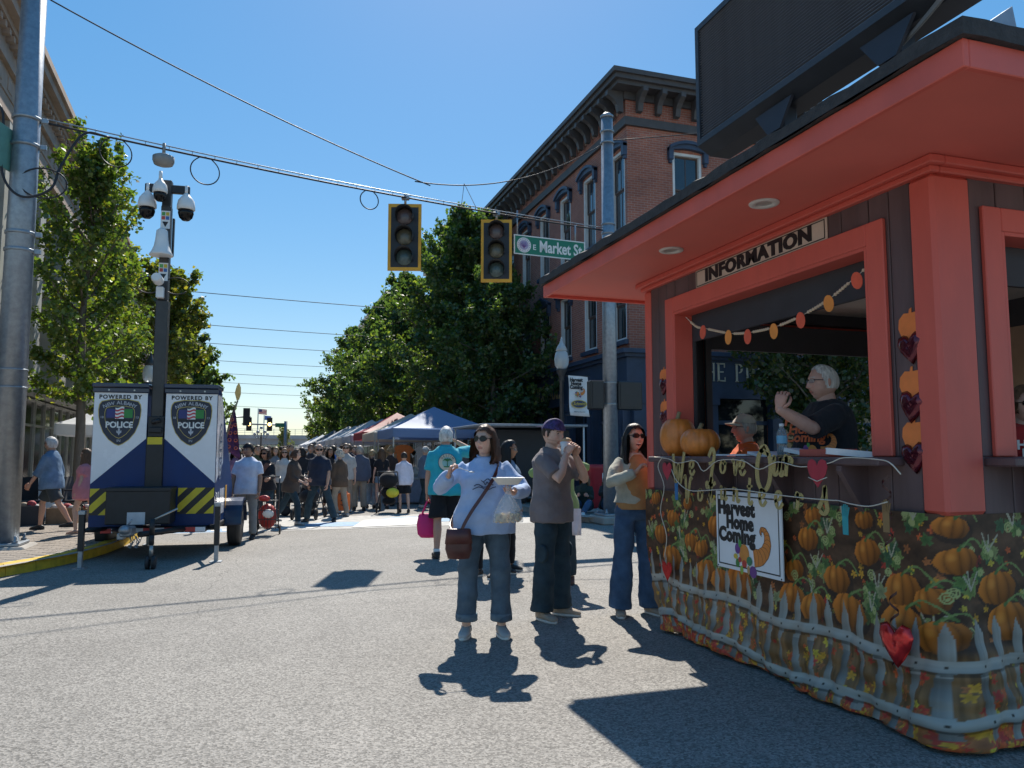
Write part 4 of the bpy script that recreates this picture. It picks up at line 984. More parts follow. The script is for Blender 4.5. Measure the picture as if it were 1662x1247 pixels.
tree((7.4, 39.5, .13), 'dark green tree second past the tallest tree on the tent side', tC, 2.3, 1.02)
tree((7.2, 47.5, .13), 'dense dark conical tree with drooping feathery branch tips above the white tents', tC, .5, 1.03)
tree((6.9, 58.0, .13), 'dark conical tree with outstretched sprays halfway down the tent row', tC, 3.0, 1.02)
tree((6.6, 72.0, .13), 'yellow-green tree at the far end of the tent row beside the traffic signal', tE, 1.7, 1.0)
tree((6.2, 88.0, .13), 'small light green tree close to the far signal pole', tD, .3, .95)
tree((3.2, 108.0, 0), 'bushy light green tree in front of the flyover', tD, 2.2, .62)
tree((14.2, 16.6, .13), 'green tree with yellowing leaves on the pavement behind the information booth', tree_mesh(6.2, 2.9, 1.0, 61, 22000, .13, ((.04, .07, .02), (.075, .11, .03), (.17, .15, .03)), 'oval', .6, .12, 44), .9)
# ================================================================== poles, wires, signals
PL = np.array([-3.34, 12.46]); PR = np.array([6.97, 14.66])
def steel_pole(p, h, r0, r1, label, lean=0.0, basebox=True):
    t = thing('signal_pole', (p[0], p[1], 0), label, 'pole', 'steel signal poles at the junction')
    m = MB(); m.cyl((0, 0, .18), (lean, 0, h), r0, r1, 24); m.build('shaft', M_STEELG, t)
    m = MB(); m.lathe((lean, 0, h), [(r1+.015, 0), (r1+.02, .05), (r1*.6, .11), (.01, .13)], 20); m.build('finial', M_STEELG, t)
    if basebox:
        m = MB(); m.bbox((-.36, -.36, 0.0), (.36, .36, .17), .03); m.build('footing', M_CONC, t)
        m = MB(); m.bbox((-.27, -.27, .171), (.27, .27, .215), .01); m.build('base_plate', M_STEELG, t)
        for sx in (-1, 1):
            for sy in (-1, 1):
                b = MB(); b.cyl((sx*.21, sy*.21, .17), (sx*.21, sy*.21, .31), .02, n=8); b.cyl((sx*.21, sy*.21, .215), (sx*.21, sy*.21, .25), .037, n=6); b.build('anchor_bolt', M_STEELG, t)
    return t
pl = steel_pole(PL, 10.5, .20, .15, 'thick grey steel pole on a square footing beside the yellow kerb')
for z in (4.3, 4.55, 5.85, 6.25):
    b = MB(); b.lathe((0, 0, z), [(.186, 0), (.196, .005), (.196, .045), (.186, .05)], 24); b.bbox((.18, -.03, z-.01), (.27, .03, z+.06), .005); b.build('clamp_band', M_STEELG, pl)
for z in (2.35, 2.6):
    b = MB(); b.lathe((0, 0, z), [(.196, 0), (.2, .003), (.2, .015), (.196, .018)], 24); b.build('strap', M_STEELG, pl)
pr = steel_pole(PR, 8.68, .165, .125, 'tall grey steel pole beside the booth carrying the span wires')
for z in (6.1, 6.3, 8.1, 8.35):
    b = MB(); b.lathe((0, 0, z), [(.14, 0), (.152, .005), (.152, .04), (.14, .045)], 24); b.build('clamp_band', M_STEELG, pr)
for z in (2.45, 2.9):
    b = MB(); b.lathe((0, 0, z), [(.158, 0), (.162, .003), (.162, .025), (.158, .028)], 24); b.build('strap', M_METAL, pr)
for sx, w_ in ((-.36, .30), (.40, .55)):
    b = MB(); b.bbox((sx-w_/2, -.16, 2.35), (sx+w_/2, .06, 2.95), .02); b.box((sx-w_/2+.04, -.17, 2.40), (sx+w_/2-.04, -.155, 2.9)); b.build('pedestrian_signal', M_BLK, pr)
def wire(pts, r, label, mat_=None, name='overhead_wire', parent=None, n=6):
    m = MB(); m.tube(pts, r, n); o = m.build(name, mat_ or M_WIRE, parent)
    if parent is None: tag(o, label, 'wire', 'overhead wires')
    return o
M_WIRE = mat('black_cable', (.02, .02, .024), .55, var=.1)
def crom3(pts, n=7):
    P = [np.array(p, float) for p in pts]; P = [2*P[0]-P[1]]+P+[2*P[-1]-P[-2]]; out = []
    for i in range(1, len(P)-2):
        for t in np.linspace(0, 1, n, endpoint=False):
            a, b, c, d = P[i-1:i+3]; out.append(.5*((2*b)+(-a+c)*t+(2*a-5*b+4*c-d)*t*t+(-a+3*b-3*c+d)*t**3))
    out.append(P[-2]); return out
crom = crom3
def cat_(a, b, sag, n=24):
    a = np.array(a, float); b = np.array(b, float); return [a+(b-a)*t+np.array([0, 0, -4*sag*t*(1-t)]) for t in np.linspace(0, 1, n+1)]
SPA = np.array([PL[0]+.2, PL[1], 6.32]); SPB = np.array([PR[0]-.13, PR[1], 6.25])
span = cat_(SPA, SPB, .10, 30); spt = lambda x: np.array([x, np.interp(x, [p[0] for p in span], [p[1] for p in span]), np.interp(x, [p[0] for p in span], [p[2] for p in span])])
sw_ = thing('span_wire', (0, 0, 0), 'cable bundle strung between the two steel poles carrying the traffic signals', 'wire')
wire(span, .010, '', M_STEELG, 'messenger_cable', sw_)
wire([p-np.array([0, 0, .06]) for p in span], .016, '', None, 'signal_cable', sw_)
for p in span[1:-1]:
    m = MB(); m.tube([p+np.array([0, 0, .012]), p-np.array([0, 0, .075])], .005, 5); m.build('cable_ring', M_STEELG, sw_)
for xc, rr_ in ((-2.2, .22), (-.95, .22), (1.75, .17)):
    c = spt(xc)-np.array([0, 0, .06+rr_]); m = MB(); d_ = norm(spt(xc+.1)-spt(xc-.1))
    m.tube([c+d_*math.cos(t)*rr_+np.array([0, 0, 1])*math.sin(t)*rr_*(1 if math.sin(t) < .8 else 1.05) for t in np.linspace(0, 2*math.pi, 29)], .010, 6); m.build('slack_loop', M_WIRE, sw_)
c = spt(-1.55); m = MB(); m.lathe(c-np.array([0, 0, .34]), [(.06, 0), (.14, .03), (.16, .08), (.16, .15), (.10, .18), (.03, .2)], 18); m.cyl(c-np.array([0, 0, .15]), c+np.array([0, 0, .03]), .025, n=8); m.build('detector_unit', mat('grey_plastic', (.25, .25, .24), .5), sw_)
m = MB(); p0 = SPA-np.array([.12, .1, .3]); m.tube(crom3([(-5.3, 12.0, 6.9), (-4.0, 12.2, 6.4), (-3.6, 12.22, 6.3), (-3.55, 12.22, 5.4), (-3.3, 12.2, 5.05), (-2.95, 12.25, 5.2), (-2.85, 12.35, 5.6), (-2.6, 12.45, 6.15), tuple(spt(-2.3)-np.array([0, 0, .06]))]), .018, 7); m.build('signal_cable', M_WIRE, sw_)
m = MB(); cc_ = np.array([-3.05, 12.3, 5.3]); m.tube([cc_+np.array([math.cos(t)*.3, 0, math.sin(t)*.22]) for t in np.linspace(0, 2*math.pi, 27)], .012, 6); m.build('slack_loop', M_WIRE, sw_)
W_ = [((PL[0]+.2, 12.46, 8.15), (2.9, 13.75, 6.42), .12, 'high guy wire sloping from the pole by the yellow kerb down to the signal span'),
      ((2.6, 13.7, 6.45), (PR[0]-.1, 14.66, 8.1), .38, 'tether wire rising from the signal span to the top of the booth-side pole'),
      ((PR[0]+.1, 14.66, 8.2), (22, 9.5, 10.5), .3, 'wire leaving the booth-side pole top towards the cornice'),
      ((PR[0]+.1, 14.6, 5.75), (16, -4, 5.4), .25, 'span wire running from the booth-side pole above the booth roof'),
      ((PR[0]+.1, 14.6, 5.55), (17, -4.5, 4.9), .5, 'lower span wire from the booth-side pole close above the booth roof')]
for a, b, s_, lb in W_: wire(cat_(a, b, s_), .011, lb)
m = MB(); m.tube([spt(3.55), spt(3.55)+np.array([.05, 0, .42])], .006, 5); m.tube([spt(3.85), spt(3.55)+np.array([.05, 0, .42])], .006, 5); m.build('hanger', M_STEELG, sw_)
for i, (y, z, s_) in enumerate(((34, 7.9, .25), (44, 8.2, .3), (50, 8.0, .3), (62, 8.3, .3), (78, 8.9, .3), (80, 8.2, .3), (90, 8.0, .3), (102, 7.2, .3))):
    wire(cat_((-22, y, z+1.3), (26, y+2, z+.5), s_*2.4), .013+.0001*y, ('thin power line crossing above the street near the brick building', 'power line crossing the street between the first big trees', 'thin line just beyond the second street crossing wire', 'power line halfway down the tent row', 'high power line far down the street', 'power line under the highest far line', 'power line above the far traffic signals', 'lowest line before the flyover')[i])
# ---------------- traffic signals (seen from the unlit back-lit front)
M_SIGB = mat('signal_housing', (.02, .021, .024), .5, var=.2); M_SIGY = mat('yellow_signal_border', (.75, .36, .02), .45, var=.08)
def traffic_signal(x, label, rz_):
    p = spt(x); r = thing('traffic_signal', (p[0], p[1], p[2]-1.42), label, 'traffic signal', 'traffic signals on the span wire', rz_)
    w_, h_ = .29, 1.22; m = MB(); m.bbox((-w_, -.012, 0), (w_, .012, h_), .01); m.build('back_plate', M_SIGB, r)
    m = MB(); t = .05
    for a in ((-w_-.012, -.018, -.012, w_+.012, .018, t), (-w_-.012, -.018, h_-t, w_+.012, .018, h_+.012), (-w_-.012, -.018, t, -w_+t-.01, .018, h_-t), (w_-t+.01, -.018, t, w_+.012, .018, h_-t)): m.box(a[:3], a[3:])
    m.build('reflective_border', M_SIGY, r)
    for i, col in enumerate(((.045, .075, .07), (.095, .085, .05), (.085, .055, .05))):
        z = .23+i*.38; hs = MB(); hs.bbox((-.19, .013, z-.185), (.19, .20, z+.185), .02); ho = hs.build('signal_head', M_SIGB, r)
        l = MB(); l.lathe((0, -.0125, z), [(.15, 0), (.15, .02), (.13, .035), (.07, .05), (.005, .055)], 24, axis=(0, -1, 0)); l.build('lens', mat('signal_lens_%d' % i, tuple(np.array(col)*1.2+.02), .22, var=.15, vscale=30, spec=.6, bump=.2, bscale=90), ho)
        v = MB(); rr = []
        for d in (0, .24):
            rr.append([(math.cos(a)*.162, -.012-d, z+math.sin(a)*.162) for a in np.linspace(-.5, math.pi+.5, 22)])
        rr.append([(x_*1.03, y_, z+(zz_-z)*1.03) for x_, y_, zz_ in rr[1]]); rr.append([(x_*1.03, y_, z+(zz_-z)*1.03) for x_, y_, zz_ in rr[0]])
        v.loft(rr, False, None, True, False); v.build('visor', M_SIGB, ho)
    m = MB(); m.cyl((0, .05, h_), (0, .05, 1.44), .022, n=8); m.bbox((-.07, 0, 1.33), (.07, .1, 1.40), .01); m.build('hanger', M_STEELG, r); return r
traffic_signal(2.42, 'yellow-bordered unlit traffic signal hanging alone against the sky and tree top', R(-16)); traffic_signal(4.3, 'yellow-bordered unlit traffic signal hanging next to the green street name sign', R(-18))
# ---------------- green street name sign
p = spt(5.50); sg = thing('street_sign', (p[0], p[1], p[2]-.80), 'green street name blade with round seal hanging beside a traffic signal', 'street sign', None, R(4))
M_GRN = mat('sign_green', (.01, .17, .095), .35, var=.06); m = MB(); m.bbox((-.78, -.012, 0), (.82, .012, .40), .01); m.build('blade', M_GRN, sg)
m = MB()
for a in ((-.78, 0, -.755, .40), (.795, 0, .82, .40), (-.755, 0, .795, .022), (-.755, .378, .795, .40)): m.box((a[0], -.0165, a[1]), (a[2], -.0125, a[3]))
m.build('border', M_WHITE, sg)
m = MB(); m.lathe((-.56, -.0126, .20), [(.155, 0), (.155, .004)], 28, axis=(0, -1, 0)); sl_ = m.build('seal', M_WHITE, sg)
m = MB(); mv = mat('seal_violet', (.22, .12, .34), .5); m.lathe((-.56, -.0168, .20), [(.10, 0), (.10, .003)], 20, axis=(0, -1, 0)); m.build('seal_centre', mat('seal_lilac', (.42, .36, .52), .5), sl_)
m = MB()
for i in range(20):
    a = i*math.pi/10; m.cbox((-.56+math.cos(a)*.127, -.018, .20+math.sin(a)*.127), (.022, .004, .008), rot=roty(-a))
for i in range(7): a = math.pi*i/6; m.cyl((-.56, -.0205, .15), (-.56+math.cos(a)*.075, -.0205, .20+math.sin(a)*.07), .006, n=4)
m.cyl((-.56, -.0205, .13), (-.56, -.0205, .2), .01, n=4); tag(m.build('seal_print', mv, sl_), kind='stuff')
text('lettering', 'E', .15, (-.33, -.0135, .17), (1, 0, 0), (0, 0, 1), M_WHITE, sg, depth=.004, bold=.003)
text('lettering', 'Market St', .33, (.26, -.0135, .195), (1, 0, 0), (0, 0, 1), M_WHITE, sg, depth=.004, bold=.008, xs=.74)
m = MB(); m.cyl((-.70, 0, .4), (-.70, 0, .9), .018, n=8); m.cyl((.6, 0, .4), (.6, 0, .74), .018, n=8); m.build('hanger', M_STEELG, sg)
# sign blade clipped to the pole by the kerb
sg = thing('street_sign', (PL[0]-.22, PL[1]-.25, 5.45), 'pale green street name blade mounted on the pole by the kerb', 'street sign', None, R(75)); m = MB(); m.bbox((-.8, -.012, 0), (.35, .012, .62), .01); m.build('blade', mat('sign_green_pale', (.13, .30, .25), .4), sg); m = MB(); m.bbox((.0, .012, .2), (.1, .06, .3), .005); m.build('bracket', M_STEELG, sg)
# ---------------- street lamps
M_LAMPG = mat('lamp_globe', (.62, .66, .68), .15, var=.05, trans=.35, spec=.6)
def street_lamp(p, h, label, banner=False, lit=False, sc=1.0):
    r = thing('street_lamp', (p[0], p[1], .13), label, 'street lamp', 'acorn street lamps'); d = M_DKSTEEL
    m = MB(); m.lathe((0, 0, 0), [(.2, 0), (.2, .12), (.15, .2), (.13, .55), (.07, .7), (.055, 1.2), (.05, h-.5), (.07, h-.48), (.06, h-.42), (.09, h-.3), (.13, h-.22), (.13, h-.18)], 16); m.build('post', d, r)
    m = MB(); m.lathe((0, 0, h-.18), [(.11, 0), (.17, .10), (.185, .24), (.15, .40), (.12, .44)], 18); m.build('globe', M_LAMPG if not lit else mat('lit_globe', (.9, .7, .4), .3, emit=((1, .72, .35), 2.2), var=0), r)
    m = MB(); m.lathe((0, 0, h+.26), [(.13, 0), (.15, .02), (.10, .12), (.05, .2), (.03, .28), (.005, .36)], 18); m.build('lamp_cap', M_LAMPG if banner else d, r)
    return r
lp = street_lamp((6.98, 17.4), 3.55, 'dark street lamp with clear globe and white festival banner by the booth-side pole', True)
m = MB(); n_ = 10; rows = []
for i in range(n_+1):
    z = 3.22-.98*i/n_; sk = .02*math.sin(i*.55); tw = .05*math.sin(i*.31)
    rows.append([(.16+sk+.52*u/6+.06*(i/n_)**2, -.03+tw*(u/6)+.012*math.sin(u*1.3+i*.5), z-.004*u) for u in range(7)])
M_BAN = mat('white_banner_vinyl', (.78, .78, .78), .5, var=.06, vscale=4, bump=.1, bscale=6)
m.loft(rows+[[(x, y+.004, z) for x, y, z in r] for r in rows[::-1]], False, None, True, False); bo = m.build('banner', M_BAN, lp)
m = MB(); m.cyl((0, 0, 3.2), (.75, -.01, 3.225), .014, n=6); m.cyl((0, 0, 2.25), (.78, -.01, 2.24), .012, n=6); m.build('banner_arm', M_DKSTEEL, lp)
M_INK = mat('black_ink', (.012, .012, .014), .5, var=0)
M_ORG = mat('orange_print', (.70, .23, .045), .5, var=.1); M_BRN = mat('brown_print', (.10, .045, .02), .6)
text('lettering', 'Harvest\nHome\nComing', .125, (.36, -.052, 3.02), (1, 0, 0), (0, 0, 1), M_INK, bo, depth=.004, bold=.006, lines=.72, xs=.85)
def cornucopia(parent, o, ux, uy, s, off_=.003):
    """printed horn of plenty: ribbed horn curling up, fruit spilling out to the lower left"""
    o = np.array(o, float); ux = norm(ux); uy = norm(uy); n = np.cross(ux, uy); Pp = lambda x, y, d=0: o+ux*x*s+uy*y*s+n*(off_+d)
    sp_ = [(.05, -.16, .40), (.28, -.13, .36), (.46, .0, .30), (.55, .18, .24), (.54, .36, .18), (.46, .47, .13), (.36, .49, .10), (.31, .42, .07), (.34, .36, .045)]
    t = np.linspace(0, len(sp_)-1, 30); S = np.array(sp_); C = np.stack([np.interp(t, np.arange(len(sp_)), S[:, k]) for k in range(3)], 1); T = np.gradient(C[:, :2], axis=0); T /= np.linalg.norm(T, axis=1)[:, None]; Nn = np.stack([-T[:, 1], T[:, 0]], 1)
    A = C[:, :2]+Nn*C[:, 2:]/2; B = C[:, :2]-Nn*C[:, 2:]/2
    m = MB()
    for i in range(len(C)-1): m.add([Pp(*B[i]), Pp(*B[i+1]), Pp(*A[i+1]), Pp(*A[i])], [(0, 1, 2, 3)])
    m.build('printed_horn', M_ORG, parent)
    m = MB(); w = .010*s
    def stroke(pts, wd=w):
        for i in range(len(pts)-1):
            a, b = np.array(pts[i]), np.array(pts[i+1]); d = b-a; l = np.linalg.norm(d)
            if l < 1e-6: continue
            q = np.array([-d[1], d[0]])/l*wd/s/2; m.add([Pp(*(a-q), .0008), Pp(*(b-q), .0008), Pp(*(b+q), .0008), Pp(*(a+q), .0008)], [(0, 1, 2, 3)])
    stroke(list(A)); stroke(list(B))
    for i in range(0, 30, 2):
        bul = Nn[i]*0; q = [A[i]+(B[i]-A[i])*u+T[i]*.05*math.sin(math.pi*u) for u in np.linspace(0, 1, 6)]; stroke(q, w*.7)
    tag(m.build('printed_outline', M_INK, parent), kind='stuff')
    fr_ = (('pumpkin', -.30, -.12, .19, .22, (.65, .25, .05)), ('apple', -.30, -.34, .09, .09, (.5, .05, .04)), ('grapes', .02, -.47, .13, .13, (.16, .05, .22)), ('pear', -.40, -.48, .06, .10, (.28, .4, .06)), ('plum', -.54, -.02, .10, .12, (.15, .05, .22)), ('lemon', -.62, -.20, .08, .06, (.62, .45, .06)), ('pepper', -.55, -.34, .07, .10, (.06, .22, .05)), ('cherry', -.46, -.26, .06, .06, (.45, .05, .05)), ('leaf', -.44, .10, .06, .09, (.08, .3, .06)), ('nut', -.14, -.45, .05, .10, (.5, .28, .12)), ('squash', -.10, -.25, .10, .10, (.05, .2, .1)))
    for q, (nm, x, y, a, b, c) in enumerate(fr_):
        m = MB(); k_ = [(x+a*math.cos(t_), y+b*math.sin(t_)) for t_ in np.arange(16)*math.pi/8]; m.add([Pp(*p_, .0004+.0003*q) for p_ in k_], [tuple(range(16))]); m.build('printed_fruit', mat('print_'+nm, c, .5, var=.15), parent)
cornucopia(bo, (.46, -.052, 2.80), (1, 0, 0), (0, 0, 1), .20, .004)
m = MB(); m.add([(.43+.21*math.cos(t), -.056, 2.52+.10*math.sin(t)) for t in np.arange(28)*math.pi/14], [tuple(range(28))]); m.build('printed_oval', mat('navy_print', (.02, .045, .12), .5), bo)
m = MB(); rr = [[(.43+r_*.21*math.cos(t), -.057, 2.52+r_*.10*math.sin(t)) for t in np.linspace(0, 2*math.pi, 29)] for r_ in (.86, 1.0)]; m.loft(rr, False, None, False, False); m.build('printed_ring', mat('print_lemon', (.62, .45, .06)), bo)
text('lettering', 'Schmitt', .105, (.43, -.058, 2.525), (1, .0, .02), (0, 0, 1), mat('print_lemon', (.62, .45, .06)), bo, depth=.003, bold=.002, shear=.3)
text('lettering', 'Platinum Sponsor', .042, (.45, -.056, 2.33), (1, 0, 0), (0, 0, 1), M_INK, bo, depth=.003)
street_lamp((6.9, 46), 4.15, 'lit amber street lamp rising above the tent roofs', False, True)
street_lamp((-2.7, 21.5), 3.3, 'dark street lamp half hidden behind the trailer on the stone-building side', False, False)
# ---------------- far traffic lights, flags, lamp with globes
fs_ = thing('mast_arm_signal', (1.85, 60, 0), 'distant mast arm with two lit amber signals and green sign across the street', 'traffic signal'); m = MB(); m.cyl((0, 0, 0), (0, 0, 3.9), .14, .12, 12); m.build('post', M_STEELG, fs_); m = MB(); m.cyl((0, 0, 3.62), (-3.1, 0, 3.66), .07, .05, 8); m.build('mast_arm', M_STEELG, fs_)
M_AMB = mat('amber_lit', (.9, .5, .1), .4, emit=((1, .62, .18), 4), var=0)
for x in (-2.6, -1.15):
    m = MB(); m.bbox((x-.19, -.2, 3.15), (x+.19, -.06, 4.15), .02); ho = m.build('signal_head', M_SIGB, fs_)
    m = MB(); m.lathe((x, -.205, 3.65), [(.13, 0), (.12, .03), (.02, .05)], 14, axis=(0, -1, 0)); m.build('lens', M_AMB, ho)
m = MB(); m.bbox((-.75, -.12, 3.45), (-.1, -.08, 3.75), .01); m.build('sign_blade', M_GRN, fs_)
f2 = thing('mast_arm_signal', (-3.6, 56, 0), 'distant dark signal on a mast arm reaching in from the stone-building side', 'traffic signal'); m = MB(); m.cyl((0, 0, 0), (0, 0, 4.3), .14, .12, 12); m.build('post', M_STEELG, f2); m = MB(); m.cyl((0, 0, 3.95), (3.0, 0, 4.0), .07, .05, 8); m.build('mast_arm', M_STEELG, f2); m = MB(); m.bbox((2.5, -.2, 3.4), (2.95, -.05, 4.6), .02); m.build('signal_head', M_SIGB, f2)
for px, pt, fl_, lb in ((417, 663, 'us', 'flagpole flying a striped red and white flag with blue canton beyond the flyover'), (427, 674, 'blue', 'shorter flagpole flying a small blue flag beyond the flyover')):
    P0 = gy(px, 735, 112); top_ = gy(px, pt, 112)[2]; r = thing('flagpole', (P0[0], 112, 0), lb, 'flag', 'flagpoles by the flyover'); m = MB(); m.cyl((0, 0, 0), (0, 0, top_), .10, .06, 8); m.build('pole', M_STEELG, r)
    W_, H_ = (1.15, .72) if fl_ == 'us' else (.95, .6)
    def flagpiece(nm, x0, x1, z0, z1, mm, yy):
        m = MB(); n2 = 8; rows = [[(x, yy+.06*math.sin(x*6), z-.10*x) for x in np.linspace(x0, x1, n2)] for z in (top_-z0, top_-z1)]
        m.loft(rows+[[(x, y+.02, z) for x, y, z in q] for q in rows[::-1]], False, None, True, False); m.build(nm, mm, r)
    if fl_ == 'us':
        for k_ in range(7): flagpiece('stripe', .08, W_, .05+H_*k_/7, .05+H_*(k_+1)/7, mat('flag_red', (.5, .05, .06)) if k_ % 2 == 0 else M_WHITE, 0)
        flagpiece('canton', .08, .5, .05, .05+H_*.55, mat('flag_blue', (.03, .05, .2)), -.02)
    else: flagpiece('cloth', .08, W_, .05, .05+H_, mat('flag_bright_blue', (.05, .15, .5)), 0)
P0 = gy(423, 735, 100); gl_ = thing('globe_lamp', (P0[0], 100, 0), 'five-globe ornamental lamp post in front of the flyover', 'street lamp'); m = MB(); m.lathe((0, 0, 0), [(.25, 0), (.1, .5), (.08, 4.0), (.12, 4.05), (.02, 4.1)], 10); m.build('post', M_DKSTEEL, gl_)
for dx, dz in ((-.75, 3.9), (-.4, 4.2), (0, 4.7), (.4, 4.2), (.75, 3.9)):
    m = MB(); m.ball((dx, 0, dz), .2, 10, 7); m.build('globe', mat('grey_globe', (.3, .33, .36), .3), gl_); 
    if dx: m = MB(); m.tube([(0, 0, 3.5), (dx*.7, 0, 3.4), (dx, 0, dz-.18)], .03, 5); m.build('arm', M_DKSTEEL, gl_)

# ================================================================== police camera trailer
TX, TY, TR = -1.37, 11.72, R(-5)
tr = thing('camera_trailer', (TX, TY, 0), 'blue and white police camera trailer with tall mast and hazard stripes', 'trailer', None, TR)
M_TBLUE = mat('trailer_blue_gloss', (.005, .030, .12), .38, var=.15, vscale=2, spec=.25); M_TWHITE = mat('trailer_white_gloss', (.70, .71, .74), .25, var=.05, vscale=3, coat=.4); M_TBLK = mat('trailer_black_steel', (.018, .019, .022), .45, .2, var=.25, vscale=10, bump=.05); M_TNAVY = mat('trailer_navy_cap', (.012, .024, .06), .3, var=.2, coat=.3)
HWd = .80; ZB = .44; ZT = 2.40
for sd, xi, xo in ((-1, -.115, -HWd), (1, .115, HWd)):
    xa, xb = sorted((xi, xo)); prof = [(0, ZB), (1.95, ZB), (1.95, .92), (.38, ZT-.06), (0, ZT-.06)]     # (y,z)
    m = MB(); m.prism([(y, z) for y, z in prof], (xa, 0, 0), (0, 1, 0), (0, 0, 1), xb-xa); tw = m.build('cabinet', M_TBLUE, tr)
    m = MB(); za, zb_ = ((1.02, 1.64) if sd < 0 else (1.64, 1.02)); m.add([(xa+.004, -.0045, za), (xb-.004, -.0045, zb_), (xb-.004, -.0045, 2.27), (xa+.004, -.0045, 2.27)], [(0, 1, 2, 3)]); m.add([(xa+.004, -.001, za), (xb-.004, -.001, zb_), (xb-.004, -.001, 2.27), (xa+.004, -.001, 2.27)], [(3, 2, 1, 0)]); m.build('white_panel', M_TWHITE, tw)
    m = MB(); m.bbox((xa-.015, -.035, 2.275), (xb+.015, .0, 2.34), .008); m.bbox((xa-.02, -.07, 2.341), (xb+.02, .42, 2.40), .012); cp_ = m.build('cap', M_TNAVY, tw)
    for q in (.28, .75):
        m = MB(); m.cyl((xa+(xb-xa)*q, -.035, 2.305), (xa+(xb-xa)*q, -.043, 2.305), .012, n=8); m.build('rivet', M_METAL, cp_)
    if sd > 0:
        m = MB(); q = [(.02, 1.02), (.72, 1.30), (.62, 2.10), (.36, 2.27), (.02, 2.27)]; m.add([(xb+.003, y, z) for y, z in q], [(0, 1, 2, 3, 4)]); m.build('white_panel', M_TWHITE, tw)
        em = MB(); c0 = (xb+.006, .42, 1.48)
        em.add([(c0[0], c0[1]+.19*math.cos(t), c0[2]+.42*math.sin(t)) for t in np.arange(30)*math.pi/15], [tuple(range(30))]); eo = em.build('side_emblem', M_TWHITE, tw)
        em = MB()
        for rr_ in (.95, .72, .5): em.loft([[(c0[0]+.003, c0[1]+.19*r2*math.cos(t), c0[2]+.42*r2*math.sin(t)) for t in np.linspace(0, 2*math.pi, 31)] for r2 in (rr_-.07, rr_)], False, None, False, False)
        for zz in (-.12, 0, .12): em.box((c0[0]+.002, c0[1]-.1, c0[2]+zz), (c0[0]+.004, c0[1]+.1, c0[2]+zz+.02))
        tag(em.build('emblem_print', mat('emblem_navy', (.02, .05, .12), .4), eo), kind='stuff')
        text('lettering', '24', .34, (xb+.004, .26, .74), (0, 1, 0), (0, 0, 1), M_TWHITE, tw, depth=.004, bold=.01, xs=.8)
        m = MB(); m.box((xb+.001, .5, .55), (xb+.005, .95, .92)); m.build('white_decal', M_TWHITE, tw); m = MB(); m.box((xb+.001, 1.1, .55), (xb+.005, 1.25, .95)); m.build('yellow_decal', M_SIGY, tw)
    # hazard stripes low on the outer corners
    x0, x1 = (-.795, -.50) if sd < 0 else (.32, .795); m = MB(); m.box((x0, -.006, .60), (x1, -.0012, .96)); m.build('hazard_board', M_TBLK, tw)
    k_ = 0; s_ = x0-.36
    while s_ < x1:
        poly = []
        for (zz, e0, e1) in ((.60, s_, s_+.125), (.96, s_+.36, s_+.485)): poly.append((zz, e0, e1))
        # clip the slanted stripe to the board
        rows = []
        for zz in np.linspace(.601, .959, 13):
            o_ = zz-.60; a = max(x0+.002, s_+o_); b = min(x1-.002, s_+.125+o_)
            if b > a: rows.append((zz, a, b))
        if len(rows) > 1:
            m = MB()
            for (z1, a1, b1), (z2, a2, b2) in zip(rows[:-1], rows[1:]): m.add([(a1, -.0085, z1), (b1, -.0085, z1), (b2, -.0085, z2), (a2, -.0085, z2)], [(0, 1, 2, 3)])
            m.build('yellow_stripe', mat('hazard_yellow', (.62, .48, .02), .45, var=.1), tw)
        s_ += .235
    # police badge
    bx_, bz_ = (xa+xb)/2+(-.01 if sd < 0 else 0), 1.87
    def shield(sc_, dy, mm, nm, parent, kz=1.0):
        half = [(0, .31), (.10, .315), (.19, .295), (.235, .285), (.265, .24), (.275, .17), (.27, .08), (.25, -.03), (.205, -.15), (.13, -.25), (.05, -.31), (0, -.33)]
        pts = [(x*sc_, z*sc_*kz) for x, z in half]+[(-x*sc_, z*sc_*kz) for x, z in half[-2:0:-1]]
        m = MB(); m.add([(bx_+x, dy, bz_+z) for x, z in pts], [tuple(range(len(pts)))[::-1]]); return m.build(nm, mm, parent)
    M_BN = mat('badge_navy', (.012, .018, .04), .4); M_BG = mat('badge_gold', (.5, .38, .10), .4)
    bd = shield(1.0, -.006, M_BG, 'badge', tw); shield(.965, -.0075, M_BN, 'badge_field', bd); shield(.70, -.0090, M_BG, 'badge_inner_rim', bd); shield(.675, -.0105, M_BN, 'badge_inner', bd)
    for x0_, x1_, mm in ((-.165, -.055, mat('badge_blue', (.02, .03, .16), .4)), (.055, .165, mat('badge_green', (.02, .22, .04), .4))):
        m = MB(); m.add([(bx_+x0_, -.012, bz_+.055), (bx_+x1_, -.012, bz_+.055), (bx_+x1_*(1.0), -.012, bz_+.175), (bx_+x0_, -.012, bz_+.175)], [(0, 1, 2, 3)]); m.build('badge_flag', mm, bd)
    for q in range(7):
        m = MB(); zz = bz_+.03+q*.024; rows = [[(bx_+x, -.013, z_+.012*math.sin(x*50)) for x in np.linspace(-.055, .055, 7)] for z_ in (zz, zz+.024)]; m.loft(rows, False, None, False, False); m.build('badge_flag', mat('flag_red', (.5, .05, .06)) if q % 2 else M_WHITE, bd)
    m = MB(); m.box((bx_-.165, -.0145, bz_+.015), (bx_+.165, -.0125, bz_+.04))
    for q in range(5): m.cyl((bx_-.13+q*.065, -.0135, bz_-.01), (bx_-.13+q*.065, -.0135, bz_+.03), .006, n=4)
    m.build('badge_bridge', M_INK, bd)
    text('lettering', 'POLICE', .115, (bx_, -.0125, bz_-.045), (1, 0, 0), (0, 0, 1), M_WHITE, bd, depth=.004, bold=.004, xs=.92)
